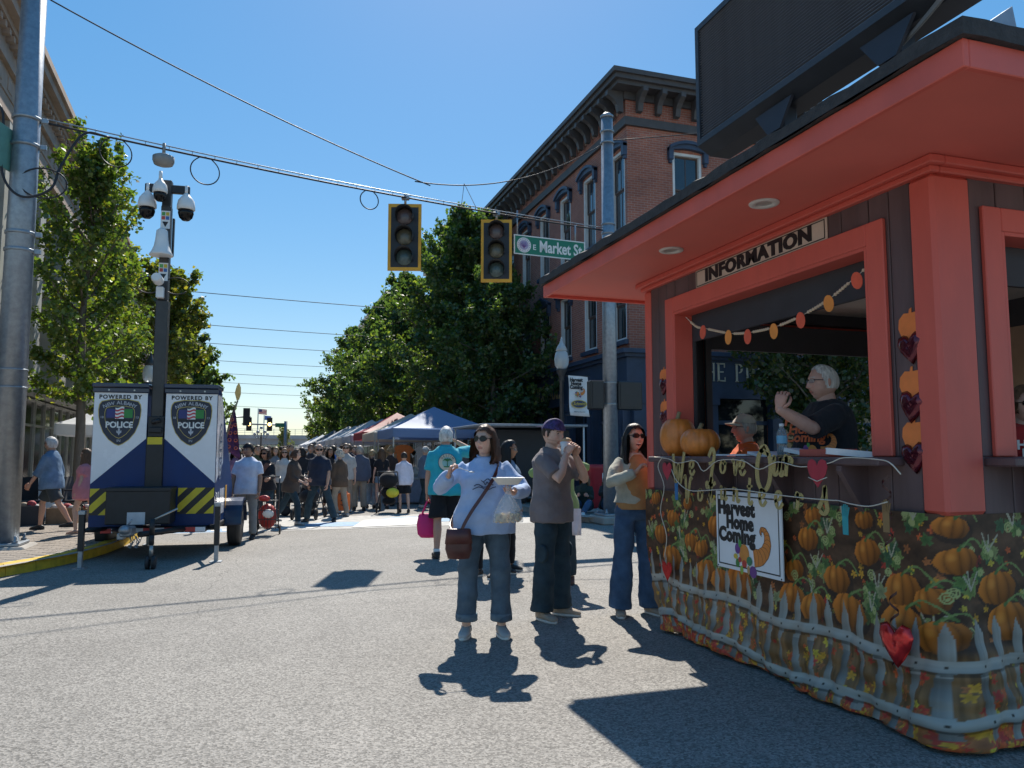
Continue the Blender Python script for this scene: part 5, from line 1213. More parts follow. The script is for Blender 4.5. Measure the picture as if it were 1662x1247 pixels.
    for q, ch in enumerate('NEW ALBANY'):
        if ch != ' ':
            u = (q-4.5)/4.5; xx = u*.19; text('lettering', ch, .068, (bx_+xx, -.010, bz_+.262-.05*u*u), (math.cos(.36*u), 0, -math.sin(.36*u)), (math.sin(.36*u), 0, math.cos(.36*u)), mat('badge_silver', (.42, .44, .48), .4), bd, depth=.004, bold=.001)
    for ch, xx in (('18', -.222), ('13', .222)): text('lettering', ch, .045, (bx_+xx, -.010, bz_+.06), (1, 0, 0), (0, 0, 1), mat('badge_silver', (.42, .44, .48)), bd, depth=.004)
    text('lettering', 'IN', .05, (bx_, -.010, bz_-.262), (1, 0, 0), (0, 0, 1), mat('badge_silver', (.42, .44, .48)), bd, depth=.004)
    m = MB(); m.prism([(0, -.05), (.012, -.02), (.03, -.01), (.032, .018), (.02, .02), (.018, .005), (.010, .012), (.012, .04), (0, .06), (-.012, .04), (-.010, .012), (-.018, .005), (-.02, .02), (-.032, .018), (-.03, -.01), (-.012, -.02)], (bx_, -.0115, bz_-.14), (1, 0, 0), (0, 0, 1), .002); m.build('fleur_de_lis', mat('badge_silver', (.42, .44, .48)), bd)
    text('lettering', 'POWERED BY', .075, (bx_, -.006, 2.21), (1, 0, 0), (0, 0, 1), M_INK, tw, depth=.003, bold=.003, space=1.22)
# mast housing, toolbox, chassis
m = MB(); m.bbox((-.112, -.03, .5), (.112, .25, 1.66), .01); m.bbox((-.10, -.02, 1.66), (.10, .2, 1.95), .01); m.bbox((-.085, -.06, 1.72), (.085, -.02, 1.80), .01); m.cyl((-.05, -.05, 1.86), (.06, -.05, 1.9), .03, n=10); mh = m.build('mast_housing', M_TBLK, tr)
m = MB(); m.box((-.095, -.034, 1.56), (.095, -.0305, 1.66)); m.build('warning_label', mat('hazard_yellow', (.62, .48, .02)), mh)
m = MB(); m.bbox((-.49, -.42, .50), (.30, -.011, .97), .012); tb_ = m.build('toolbox', M_TBLK, tr); m = MB(); m.bbox((-.50, -.43, .93), (.31, -.012, .985), .008); m.build('toolbox_lid', M_TBLK, tb_)
m = MB(); m.box((-.22, -.428, .50), (.0, -.4215, .66)); m.build('data_plate', mat('pale_plate', (.45, .47, .5), .4), tb_)
m = MB(); m.bbox((-.6, -.16, .36), (.72, -.012, .439), .01); m.bbox((-.82, .0, .37), (.82, 1.98, .439), .01)
for sd in (-1, 1): m.tube([(sd*.55, .1, .40), (sd*.06, -.95, .42)], .04, 6)
ch_ = m.build('chassis', M_TBLK, tr)
for k_ in range(10):
    x0 = -.60+k_*.132
    m = MB(); m.box((x0, -.165, .37), (x0+.13, -.161, .43)); m.build('reflective_tape', mat('tape_red', (.5, .03, .03), .35) if k_ % 2 == 0 else M_TWHITE, ch_)
m = MB(); m.bbox((-.16, -1.05, .40), (-.02, -.78, .52), .02); m.ball((-.09, -1.06, .49), (.07, .10, .06), 12, 8); m.cyl((-.13, -.84, .50), (-.05, -.9, .6), .012, n=6); m.bbox((-.2, -.98, .36), (-.12, -.84, .44), .01); m.build('coupler', M_STEELG, tr)
for sx in (-.03, .03):
    ln = MB(); pts = [(-.03+sx*1.2+.02*math.sin(q*1.1), -.90+.02*q, .40-.14*math.sin(math.pi*q/8)-.02*(q % 2)) for q in range(9)]
    for q in range(8):
        a, b = np.array(pts[q]), np.array(pts[q+1]); d = norm(b-a); s2 = norm(np.cross(d, (0, 0, 1) if q % 2 else (1, 0, .2))); c_ = (a+b)/2; ln.tube([c_+d*math.cos(t)*.030+s2*math.sin(t)*.017 for t in np.linspace(0, 2*math.pi, 11)], .005, 5)
    tag(ln.build('safety_chain', M_STEELG, tr), kind='stuff')
def local(wx, wy): d = np.array([wx-TX, wy-TY]); c_, s_ = math.cos(-TR), math.sin(-TR); return d[0]*c_-d[1]*s_, d[0]*s_+d[1]*c_
lx, ly = local(-1.24, 10.65); m = MB(); m.cyl((lx, ly, .42), (lx, ly, .62), .032, n=12); m.cyl((lx, ly, .3), (lx, ly, .42), .032, n=12); m.cyl((lx, ly, .16), (lx, ly, .3), .024, n=12, mi=1); m.cyl((lx, ly, .60), (lx+.28, ly+.05, .74), .012, n=8, mi=1); m.bbox((lx-.05, ly-.04, .12), (lx+.05, ly+.04, .16), .005); jk = m.build('tongue_jack', [M_TBLK, M_METAL], tr)
for dx in (-.035, .035): m = MB(); m.lathe((lx+dx-.025, ly, .085), [(.05, 0), (.083, .006), (.083, .044), (.05, .05)], 18, axis=(1, 0, 0)); m.build('jack_wheel', M_RUB, jk)
for (wx, wy, h_) in ((-2.08, 10.95, .72), (-.50, 11.10, .78), (-1.62, 13.5, .5)):
    lx, ly = local(wx, wy); m = MB(); m.bbox((lx-.033, ly-.033, .22), (lx+.033, ly+.033, h_-.05), .004); m.bbox((lx-.026, ly-.026, .012), (lx+.026, ly+.026, .22), .004, 1); m.bbox((lx-.04, ly-.04, h_-.05), (lx+.04, ly+.04, h_), .004, 1); m.bbox((lx-.075, ly-.075, 0), (lx+.075, ly+.075, .012), .002, 1); m.build('outrigger_leg', [M_TBLK, M_STEELG], tr)
    m = MB(); xb = math.copysign(.72, lx) if abs(lx) > .5 else lx; m.tube([(lx, ly, .47), (lx*.8, .05, .42)], .03, 6); m.build('outrigger_arm', M_TBLK, tr)
for sd in (-1, 1):
    cx_ = sd*.93; m = MB(); y_ = 1.42; 
    m.lathe((cx_-.10, y_, .33), [(.20, 0), (.30, .008), (.328, .03), (.33, .06), (.33, .14), (.328, .17), (.30, .192), (.20, .2)], 32, axis=(1, 0, 0)); w_ = m.build('wheel', M_RUB, tr)
    m = MB(); m.lathe((cx_+sd*.06, y_, .33), [(.2, 0), (.19, .02), (.12, .025), (.07, .045), (.03, .05)], 24, axis=(sd, 0, 0)); m.build('rim', mat('black_rim', (.03, .03, .032), .3, .5), w_)
    gv = MB()
    for q in (-.05, 0, .05): gv.lathe((cx_+q-.004, y_, .33), [(.328, 0), (.3325, .001), (.3325, .007), (.328, .008)], 32, axis=(1, 0, 0))
    tag(gv.build('tread', M_RUB, w_), kind='stuff')
    fe = MB(); rows = []
    for a in np.linspace(-.15, math.pi+.15, 15):
        yy, zz = y_-math.cos(a)*.42, .33+math.sin(a)*.42; 
        if zz < .36: zz = .36
        rows.append([(sd*.80, yy, zz), (sd*1.05, yy, zz), (sd*1.06, yy, zz-.04 if zz > .4 else zz-.01), (sd*.80, yy, zz-.02)])
    fe.loft(rows, True, None, False); fo = fe.build('fender', M_TNAVY, tr)
m = MB(); m.cyl((-.93, 1.42, .33), (.93, 1.42, .33), .035, n=10); m.build('axle', M_TBLK, tr)
# mast
m = MB(); m.bbox((-.082, .04, 1.6), (.082, .205, 3.6), .01); m.bbox((-.066, .056, 3.6), (.066, .19, 4.98), .008); ms = m.build('mast', mat('mast_bronze', (.055, .052, .05), .4, .4, var=.2, vscale=8), tr)
m = MB(); m.bbox((-.30, .08, 4.82), (.30, .15, 4.94), .01); m.build('camera_arm', M_TBLK, ms)
M_CW = mat('camera_white', (.74, .74, .72), .35, var=.05)
for x, y_, z, s_ in ((-.26, .10, 4.80, 1.0), (.26, .10, 4.80, 1.0), (-.06, -.08, 4.93, .8)):
    m = MB(); m.lathe((x, y_, z), [(.03*s_, .03), (.05*s_, 0), (.075*s_, -.03*s_), (.11*s_, -.08*s_), (.125*s_, -.16*s_), (.125*s_, -.21*s_), (.11*s_, -.22*s_)], 20); m.cyl((x, y_, z), (x, y_, z+.14), .03*s_, n=10); cm_ = m.build('dome_camera', M_CW, ms)
    m = MB(); m.lathe((x, y_, z-.22*s_), [(.105*s_, 0), (.108*s_, -.05*s_), (.09*s_, -.11*s_), (.05*s_, -.15*s_), (.01, -.16*s_)], 20); m.build('dome_glass', M_LENS, cm_)
m = MB(); m.lathe((-.02, -.03, 3.86), [(.155, 0), (.16, .01), (.13, .06), (.10, .14), (.085, .24), (.075, .36), (.03, .40)], 22); hn = m.build('horn_speaker', M_CW, ms)
m = MB(); m.lathe((-.02, -.10, 3.48), [(.065, 0), (.07, .02), (.07, .16), (.055, .2)], 16, axis=(0, -1, .1)); m.bbox((-.07, -.04, 3.26), (.03, .05, 3.42), .01); m.build('fixed_camera', M_CW, ms)
for z0_ in (3.52, 4.28):
    m = MB(); m.box((-.062, .05, z0_), (.062, .0555, z0_+.26)); lb_ = m.build('label_plate', M_CW, ms)
    for q, c_ in enumerate(((.5, .08, .06), (.05, .15, .4), (.1, .35, .1), (.6, .45, .05))):
        m = MB(); xx, zz = -.05+(q % 2)*.055, z0_+.13+(q//2)*.06; m.box((xx, .047, zz), (xx+.045, .0495, zz+.05)); m.build('label_square', mat('label_%d' % q, c_), lb_)
    m = MB(); m.prism([(-.04, .10), (.04, .10), (0, .02)][::-1], (0, .0495, z0_), (1, 0, 0), (0, 0, 1), .002); m.build('label_triangle', M_INK, lb_)
for sd in (-1, 1):
    m = MB(); m.tube([(sd*.06+math.cos(t)*.17*sd+sd*.12, .08, 3.46+math.sin(t)*.12) for t in np.linspace(0, 5.6, 22)], .008, 5); m.build('cable_loop', M_WIRE, ms)
m = MB(); m.box((.085, .1, 3.9), (.11, .16, 4.45)); m.build('antenna', M_TBLK, ms)
for o_ in ms.children: o_.location.z = .36
m = MB(); m.bbox((-.06, .062, 4.9), (.06, .184, 5.36), .006); m.build('mast_section', MATS['mast_bronze'], ms)

# ================================================================== tents
def tent_cloth(name, col):
    m, N, L, b = nodes_of('tent_'+name); tc = N.new('ShaderNodeTexCoord'); nz = N.new('ShaderNodeTexNoise'); nz.inputs['Scale'].default_value = 4; L.new(tc.outputs['Object'], nz.inputs['Vector'])
    bp = N.new('ShaderNodeBump'); bp.inputs['Strength'].default_value = .25; bp.inputs['Distance'].default_value = .03; L.new(nz.outputs[0], bp.inputs['Height']); L.new(bp.outputs[0], b.inputs['Normal'])
    b.inputs['Base Color'].default_value = (*col, 1); b.inputs['Roughness'].default_value = .6; tr = N.new('ShaderNodeBsdfTranslucent'); tr.inputs['Color'].default_value = (*col, 1); mx = N.new('ShaderNodeMixShader'); mx.inputs[0].default_value = .35
    L.new(b.outputs[0], mx.inputs[1]); L.new(tr.outputs[0], mx.inputs[2]); L.new(mx.outputs[0], N['Material Output'].inputs['Surface']); return m
TENT_N = [0]
def tent(x0, y0, w_, d_, eave, peak, mm, label, cat='tent', val=.26, group='canopy tents along the street'):
    r = thing('canopy_tent', (x0+w_/2, y0+d_/2, 0), label, cat, group); a, b = w_/2, d_/2; rng = np.random.RandomState(int(y0*10)); n = 8
    m = MB()
    for (p, q) in (((-a, -b), (a, -b)), ((a, -b), (a, b)), ((a, b), (-a, b)), ((-a, b), (-a, -b))):
        rows = []
        for i in range(n+1):
            t = i/n; k_ = 1-t; row = []
            for j in range(9):
                u = j/8; px = (p[0]+(q[0]-p[0])*u)*k_; py = (p[1]+(q[1]-p[1])*u)*k_; sag = -.10*math.sin(math.pi*u)*k_*math.sin(math.pi*min(1, t+.15)); row.append((px, py, eave+(peak-eave)*(t**1.12)+sag*.8))
            rows.append(row)
        m.loft(rows, False, None, True, False)
    m.build('canopy', mm, r)
    m = MB()
    for (p, q) in (((-a, -b), (a, -b)), ((a, -b), (a, b)), ((a, b), (-a, b)), ((-a, b), (-a, -b))):
        nn = 16; top_ = []; bot = []
        for j in range(nn+1):
            u = j/nn; px = p[0]+(q[0]-p[0])*u; py = p[1]+(q[1]-p[1])*u; ox, oy = (py != p[1])*0, 0; w2 = .015*math.sin(u*22+y0); nx, ny = (q[1]-p[1]), -(q[0]-p[0]); l_ = math.hypot(nx, ny); top_.append((px, py, eave)); bot.append((px+nx/l_*w2, py+ny/l_*w2, eave-val-.02*math.sin(u*math.pi)))
        m.loft([bot, top_], False, None, True, False)
    m.build('valance', mm, r)
    for sx in (-1, 1):
        for sy in (-1, 1):
            m = MB(); m.box((sx*(a-.03)-.02, sy*(b-.03)-.02, 0), (sx*(a-.03)+.02, sy*(b-.03)+.02, eave)); m.build('leg', M_METAL, r)
    return r
TB = tent_cloth('blue', (.24, .34, .55)); TWh = tent_cloth('white', (.72, .73, .75)); TCr = tent_cloth('cream', (.70, .62, .52)); TRed = tent_cloth('red', (.38, .05, .07)); TLB = tent_cloth('paleblue', (.52, .58, .68))
spec_ = [(3.62, 22.0, 3.05, 3.0, 2.18, 2.90, TB, 'blue peaked canopy tent beside the man in the teal shirt'), (3.55, 25.3, 3.0, 3.0, 2.15, 2.85, TCr, 'cream canopy tent directly behind the blue tent'), (3.6, 28.5, 3.0, 3.0, 2.25, 3.05, TRed, 'dark red canopy tent between cream and pale blue tents'), (3.5, 31.7, 3.0, 3.0, 2.2, 2.95, TLB, 'pale blue canopy tent behind the red one'), (3.5, 34.9, 3.0, 3.0, 2.2, 3.05, TWh, 'white tent first beyond the pale blue tent'), (3.5, 38.1, 3.0, 3.0, 2.2, 3.0, TWh, 'white tent second beyond the pale blue tent'), (3.5, 41.3, 3.0, 3.0, 2.2, 3.0, TWh, 'white tent third beyond the pale blue tent'), (3.5, 44.6, 3.0, 3.0, 2.2, 3.1, TLB, 'bluish white tent fourth beyond the pale blue tent'), (3.5, 48.2, 3.0, 3.0, 2.2, 3.0, TWh, 'white tent fifth beyond the pale blue tent'), (3.4, 53, 3.0, 3.0, 2.2, 3.1, tent_cloth('grey', (.16, .17, .19)), 'dark grey tent among the white tents down the street'), (3.4, 57, 3.0, 3.0, 2.2, 3.0, TWh, 'white tent just past the dark grey tent'), (3.3, 61.5, 3.0, 3.0, 2.2, 3.0, TLB, 'bluish tent second past the dark grey tent'), (3.2, 66.5, 3.0, 3.0, 2.2, 3.0, TWh, 'white tent third past the dark grey tent')]
for a in spec_: tent(*a)
tent(-4.6, 20.6, 2.6, 2.8, 2.15, 2.85, TWh, 'small white tent under the light green tree on the stone-building pavement')
# food stall with a flat dark awning next to the blue tent
fsx = thing('food_stall', (6.2, 19.0, 0), 'dark food stall with white pipe frame and flat awning by the blue tent', 'stall'); m = MB(); m.bbox((-.2, .6, .3), (1.9, 2.6, 2.1), .03); m.build('cabin', mat('stall_dark', (.02, .025, .035), .5), fsx); m = MB(); m.bbox((-.9, -.5, 2.14), (1.95, 2.65, 2.2), .01); m.build('awning', mat('stall_awning', (.30, .33, .36), .5), fsx)
for x, y in ((-.85, -.45), (1.85, -.45), (-.85, 2.55)):
    m = MB(); m.cyl((x, y, 0), (x, y, 2.14), .025, n=8); m.build('frame_pole', M_WHITE, fsx)
for sd in (0, 1):
    m = MB(); m.lathe((.3+sd*1.2, .55, .28), [(.1, 0), (.27, .02), (.27, .16), (.1, .18)], 20, axis=(0, -1, 0)); m.build('wheel', M_RUB, fsx)
# goods hanging inside the blue and cream tents
rg = random.Random(5)
for k_, (x, y, z, c_, nm, lb) in enumerate(((4.1, 22.9, 1.35, (.55, .15, .04), 'hanging_shirt', 'orange shirt hanging at the open side of the blue tent'), (4.7, 22.9, 1.3, (.45, .42, .38), 'hanging_shirt', 'grey shirt hanging inside the blue tent'), (5.3, 22.9, 1.35, (.40, .28, .22), 'hanging_shirt', 'tan shirt hanging inside the blue tent'), (4.3, 26.2, 1.4, (.5, .35, .2), 'hanging_shirt', 'ochre shirt hanging in the cream tent'), (5.9, 22.9, 1.3, (.3, .32, .36), 'hanging_shirt', 'slate shirt hanging at the stall end of the blue tent'))):
    m = MB(); m.prism([(-.2, -.35), (.2, -.35), (.2, .12), (.33, .02), (.38, .14), (.2, .33), (.08, .36), (-.08, .36), (-.2, .33), (-.38, .14), (-.33, .02), (-.2, .12)], (x, y, z), (1, 0, 0), (0, 0, 1), -.06); tag(m.build(nm, cloth('goods%d' % k_, c_)), lb, 'shirt', 'goods in the tents')
tb1 = thing('vendor_table', (4.9, 22.4, 0), 'vendor table with grey cloth under the blue tent', 'table'); m = MB(); m.bbox((-1.2, -.35, .70), (1.2, .35, .76), .01); m.build('top', mat('table_top', (.3, .3, .3)), tb1); m = MB(); m.bbox((-1.18, -.34, .05), (1.18, .34, .699), .02); m.build('cloth', cloth('tablecloth', (.20, .22, .28)), tb1)
# kerbside clutter behind the pole: chairs, boxes, A-frame sign
af = thing('a_frame_sign', (-4.1, 18.2, .13), 'small white A-frame sign with blue square on the brick pavement', 'sign', None, R(20)); m = MB(); m.box((-.28, -.02, 0), (.28, .0, .95), rot=rotx(-.2)); m.build('panel', M_WHITE, af); m = MB(); m.box((-.28, .32, 0), (.28, .34, .95), rot=rotx(.2)); m.build('back_panel', M_WHITE, af); m = MB(); m.box((-.12, -.03, .45), (.14, -.025, .75), rot=rotx(-.2)); m.build('printed_square', mat('print_blue', (.05, .2, .45)), af)
for q, (x, y, c_, lb) in enumerate(((-4.25, 17.2, (.02, .02, .022), 'black folding camp chair on the brick pavement by the crates'), (-3.35, 17.4, (.03, .03, .035), 'dark folding camp chair behind the walking man'))):
    cc_ = thing('camp_chair', (x, y, .13), lb, 'chair', 'camp chairs', R(30+q*50)); ms_ = cloth('chair%d' % q, c_)
    m = MB(); m.bbox((-.27, -.25, .36), (.27, .25, .40), .015); m.build('seat', ms_, cc_); m = MB(); m.box((-.27, .23, .38), (.27, .26, .85), rot=rotx(-.15)); m.build('backrest', ms_, cc_)
    for sx in (-1, 1):
        for sy in (-1, 1): m = MB(); m.cyl((sx*.26, sy*.26, 0), (sx*.24, -sy*.2, .40), .012, n=6); m.build('leg', M_DKSTEEL, cc_)
        m = MB(); m.bbox((sx*.27-.03, -.27, .58), (sx*.27+.03, .2, .61), .008); m.build('armrest', ms_, cc_)
for q, (x, y, w_, d_, h_, c_, lb) in enumerate(((-3.45, 16.5, .5, .38, .30, (.22, .14, .08), 'open cardboard box of goods beside the camp chairs'), (-4.0, 16.3, .55, .4, .36, (.03, .03, .035), 'black plastic crate beside the cardboard box'), (-3.0, 16.9, .36, .3, .26, (.3, .2, .12), 'small brown box between the crates and the kerb'))):
    bx0 = thing('crate', (x, y, .13), lb, 'crate', None, R(12*q)); m = MB(); t = .02
    for a in ((-w_/2, -d_/2, 0, w_/2, d_/2, .02), (-w_/2, -d_/2, .02, -w_/2+t, d_/2, h_), (w_/2-t, -d_/2, .02, w_/2, d_/2, h_), (-w_/2+t, -d_/2, .02, w_/2-t, -d_/2+t, h_), (-w_/2+t, d_/2-t, .02, w_/2-t, d_/2, h_)): m.box(a[:3], a[3:])
    m.build('walls', mat('crate_%d' % q, c_, .8, var=.2, bump=.1), bx0)
    for k_ in range(7): m = MB(); m.ball((rg.uniform(-.18, .18), rg.uniform(-.1, .1), h_-.02+rg.uniform(-.03, .05)), (rg.uniform(.05, .09), .06, rg.uniform(.04, .07)), 8, 6); m.build('contents', mat('goods_%d' % (k_ % 4), [(.4, .05, .06), (.5, .45, .4), (.04, .04, .05), (.3, .22, .15)][k_ % 4], .7), bx0)
# ================================================================== information booth
KX0, KX1, KY0, KY1, KF = 3.25, 6.15, 2.99, 6.0, .33
kz = thing('information_booth', ((KX0+KX1)/2, (KY0+KY1)/2, 0), 'red and brown wooden information booth with deep eaves and autumn skirt', 'booth')
KO = np.array([(KX0+KX1)/2, (KY0+KY1)/2, 0])
kz.location = (0, 0, 0)
M_KRED = mat('booth_red_paint', (.66, .12, .085), .5, var=.10, vscale=3.5, bump=.12, bscale=18, stretch=(1, 1, .3), detail=6)
M_KBRN = mat('booth_brown_boards', (.12, .075, .075), .55, var=.25, vscale=7, bump=.25, bscale=22, stretch=(1, 1, .12), detail=7)
M_KSOF = mat('booth_red_soffit', (.70, .16, .12), .55, var=.07, vscale=1.5, bump=.05)
M_SHING = mat('dark_shingle', (.045, .043, .043), .9, var=.3, vscale=20, bump=.5, bscale=60)
M_KCEIL = mat('booth_ceiling', (.52, .50, .47), .7, var=.08); M_KIN = mat('booth_inner_panel', (.045, .045, .052), .7, var=.15); M_TAN = mat('booth_tan_panel', (.42, .28, .19), .7, var=.12)
OZ0, OZ1 = 1.41, 2.585
def kb(name, m, lo, hi, bev=.006): q = MB(); q.bbox(lo, hi, bev); return q.build(name, m, kz)
# floor, platform, ceiling
kb('platform', M_KIN, (KX0+.05, KY0+.05, .22), (KX1-.05, KY1-.05, KF)); 
for x in (KX0+.3, KX1-.3):
    for y in (KY0+.3, KY1-.3): kb('platform_leg', M_DKSTEEL, (x-.06, y-.06, 0), (x+.06, y+.06, .22))
for i in range(14):
    y = KY0+.02+i*.2135; kb('ceiling_board', M_KCEIL, (KX0+.02, y, 2.74), (KX1-.02, y+.209, 2.76), .003)
OPN = {'x0': (3.40, 5.53), 'y1': (3.74, 5.75), 'y0': (3.66, 5.75)}
# boards of each wall: (face, along0, along1, z0, z1)
def boards(face, a0, a1, z0, z1, wd=.205, t=.022, inner=True):
    n = max(1, round((a1-a0)/wd)); w_ = (a1-a0)/n
    for i in range(n):
        b0, b1 = a0+i*w_+.003, a0+(i+1)*w_-.003
        if face == 'x0': lo, hi = (KX0-t, b0, z0), (KX0, b1, z1)
        elif face == 'y0': lo, hi = (b0, KY0-t, z0), (b1, KY0, z1)
        elif face == 'y1': lo, hi = (b0, KY1, z0), (b1, KY1+t, z1)
        else: lo, hi = (KX1, b0, z0), (KX1+t, b1, z1)
        kb('board', M_KBRN, lo, hi, .004)
    if face == 'x0': lo, hi = (KX0+.001, a0, z0), (KX0+.07, a1, z1)
    elif face == 'y0': lo, hi = (a0, KY0+.001, z0), (a1, KY0+.07, z1)
    elif face == 'y1': lo, hi = (a0, KY1-.07, z0), (a1, KY1-.001, z1)
    else: lo, hi = (KX1-.07, a0, z0), (KX1-.001, a1, z1)
    q = MB(); q.box(lo, hi); q.build('inner_lining', M_KIN, kz)
for f, (lo_, hi_) in (('x0', (KY0+.12, KY1-.06)), ('y0', (KX0+.22, KX1-.1)), ('y1', (KX0+.1, KX1-.1))):
    a, b = OPN[f]
    boards(f, lo_, a-.001, OZ0+.001, 2.90, .14); boards(f, b+.001, hi_, OZ0+.001, 2.90, .14); boards(f, a+.001, b-.001, OZ1+.05, 2.90); boards(f, lo_, hi_, .42, OZ0-.001)
boards('x1', KY0+.1, KY1-.1, .42, 2.9)
q = MB(); q.box((KX1-.09, KY0+.1, 1.5), (KX1-.072, KY1-.1, 2.5)); q.build('tan_panel', M_TAN, kz)
# corner posts
for (x0, x1, y0, y1) in ((KX0-.045, KX0+.215, KY0-.045, KY0+.115), (KX0-.04, KX0+.09, KY1-.055, KY1+.04), (KX1-.09, KX1+.04, KY0-.04, KY0+.09), (KX1-.09, KX1+.04, KY1-.09, KY1+.04)): kb('corner_post', M_KRED, (x0, y0, 1.12), (x1, y1, 2.852), .02)
# window casings with mitred look and deep reveals
cw_, pj = .125, .05
def casing(f):
    a, b = OPN[f]; z0, z1 = OZ0, OZ1
    P = {'x0': lambda u0, u1, d0, d1, za, zb: ((KX0+d0, u0, za), (KX0+d1, u1, zb)), 'y0': lambda u0, u1, d0, d1, za, zb: ((u0, KY0+d0, za), (u1, KY0+d1, zb)), 'y1': lambda u0, u1, d0, d1, za, zb: ((u0, KY1-d1, za), (u1, KY1-d0, zb))}[f]
    for (u0, u1, d0, d1, za, zb) in ((a-cw_, a, -.05, -.0225, z0, z1+cw_), (b, b+cw_, -.05, -.0225, z0, z1+cw_), (a, b, -.05, -.0225, z1, z1+cw_)): kb('window_casing', M_KRED, *P(u0, u1, d0, d1, za, zb), .005)
    for (u0, u1, d0, d1, za, zb) in ((a+.001, a+.022, -.045, .12, z0, z1-.001), (b-.022, b-.001, -.045, .12, z0, z1-.001), (a+.023, b-.023, -.045, .12, z1-.022, z1-.001)): kb('window_reveal', M_KRED, *P(u0, u1, d0, d1, za, zb), .002)
    for (u0, u1, d0, d1, za, zb) in ((a-.03, a+.03, .121, .15, z0, z1), (b-.03, b+.03, .121, .15, z0, z1), (a+.031, b-.031, .121, .15, z1-.24, z1)): kb('shutter_track', M_KIN, *P(u0, u1, d0, d1, za, zb), .002)
    lo, hi = P(a-.18, b+.18, -.20, .35 if f == 'x0' else .06, z0-.05, z0-.004); kb('counter', M_KBRN, lo, hi, .008)
    for u in np.linspace(a+.1, b-.1, 4):
        q = MB(); pr_ = [(0, 0), (0, -.26), (-.03, -.26), (-.18, -.03), (-.18, 0)]
        if f == 'x0': q.prism([(x, z) for x, z in pr_], (KX0-.024, u-.02, z0-.052), (1, 0, 0), (0, 0, 1), -.04)
        elif f == 'y0': q.prism([(x, z) for x, z in pr_], (u-.02, KY0-.024, z0-.052), (0, 1, 0), (0, 0, 1), .04)
        else: q.prism([(-x, z) for x, z in pr_], (u-.02, KY1+.024, z0-.052), (0, 1, 0), (0, 0, 1), .04)
        q.build('counter_bracket', M_KBRN, kz)
for f in ('x0', 'y0', 'y1'): casing(f)
# crown moulding under the soffit (stepped), soffit, fascia, roof
for z0, z1, ov in ((2.853, 2.885, .06), (2.885, 2.928, .095)):
    kb('crown_moulding', M_KRED, (KX0-ov, KY0-ov, z0), (KX0, KY1+ov, z1), .006); kb('crown_moulding', M_KRED, (KX0+.001, KY0-ov, z0), (KX1+ov, KY0, z1), .006); kb('crown_moulding', M_KRED, (KX0+.001, KY1, z0), (KX1+ov, KY1+ov, z1), .006)
EX0, EX1, EY0, EY1, EZ = 2.52, 6.95, 2.14, 6.74, 2.93
q = MB(); q.box((EX0+.03, EY0+.03, EZ), (EX1-.03, EY1-.03, EZ+.015)); sf_ = q.build('soffit', M_KSOF, kz)
for lo, hi in (((EX0, EY0, EZ-.03), (EX0+.03, EY1, EZ+.085)), ((EX0+.031, EY0, EZ-.03), (EX1, EY0+.03, EZ+.085)), ((EX0+.031, EY1-.03, EZ-.03), (EX1, EY1, EZ+.085)), ((EX1-.03, EY0+.031, EZ-.03), (EX1, EY1-.031, EZ+.085))): kb('fascia', M_KRED, lo, hi, .004)
q = MB(); n_ = 14; rr = []
edge = [(EX0-.03+(EX1-EX0+.06)*t, EY0-.03) for t in np.linspace(0, 1, 40)]+[(EX1+.03, EY0-.03+(EY1-EY0+.06)*t) for t in np.linspace(0, 1, 40)][1:]+[(EX1+.03-(EX1-EX0+.06)*t, EY1+.03) for t in np.linspace(0, 1, 40)][1:]+[(EX0-.03, EY1+.03-(EY1-EY0+.06)*t) for t in np.linspace(0, 1, 40)][1:-1]
cx_, cy_ = (EX0+EX1)/2, (EY0+EY1)/2; rk = random.Random(3); wb = [rk.uniform(-.010, .010) for _ in edge]
ring = lambda k_, z: [(cx_+(x-cx_)*k_, cy_+(y-cy_)*k_, z+w2) for (x, y), w2 in zip(edge, wb)]
q.loft([ring(1, EZ+.086), ring(1.0, EZ+.155), ring(.985, EZ+.175), ring(.5, EZ+.42), ring(.02, EZ+.62)], True, None, False); q.build('roof', M_SHING, kz)
for (x, y) in ((2.86, 4.94), (2.85, 3.82)):
    q = MB(); q.lathe((x, y, EZ-.012), [(.05, .012), (.05, .002), (.085, .0), (.09, .006), (.09, .0115)], 24, cap=False); ro = q.build('downlight', mat('downlight_trim', (.62, .60, .55), .5), kz); q = MB(); q.lathe((x, y, EZ-.002), [(.052, 0), (.045, .001)], 20); q.build('downlight_lens', mat('downlight_glass', (.35, .33, .30), .4), ro)
# INFORMATION sign
q = MB(); q.bbox((KX0-.034, 3.72, 2.712), (KX0-.0235, 5.19, 2.852), .003); si = q.build('information_sign', mat('sign_board_tan', (.62, .50, .40), .6, var=.08), kz)
q = MB()
for a in ((3.735, 2.722, 5.175, 2.728), (3.735, 2.836, 5.175, 2.842), (3.735, 2.728, 3.741, 2.836), (5.169, 2.728, 5.175, 2.836)): q.box((KX0-.0365, a[0], a[1]), (KX0-.0345, a[2], a[3]))
q.build('sign_border', M_INK, si)
text('lettering', 'INFORMATION', .128, (KX0-.036, 4.455, 2.782), (0, -1, 0), (0, 0, 1), M_INK, si, depth=.003, bold=.0055, xs=1.30, space=1.08)
text('lettering', 'INFORMATION', .128, (KX0-.0366, 4.448, 2.782), (0, -1, 0), (0, 0, 1), M_INK, si, depth=.003, bold=.0055, xs=1.30, space=1.08)
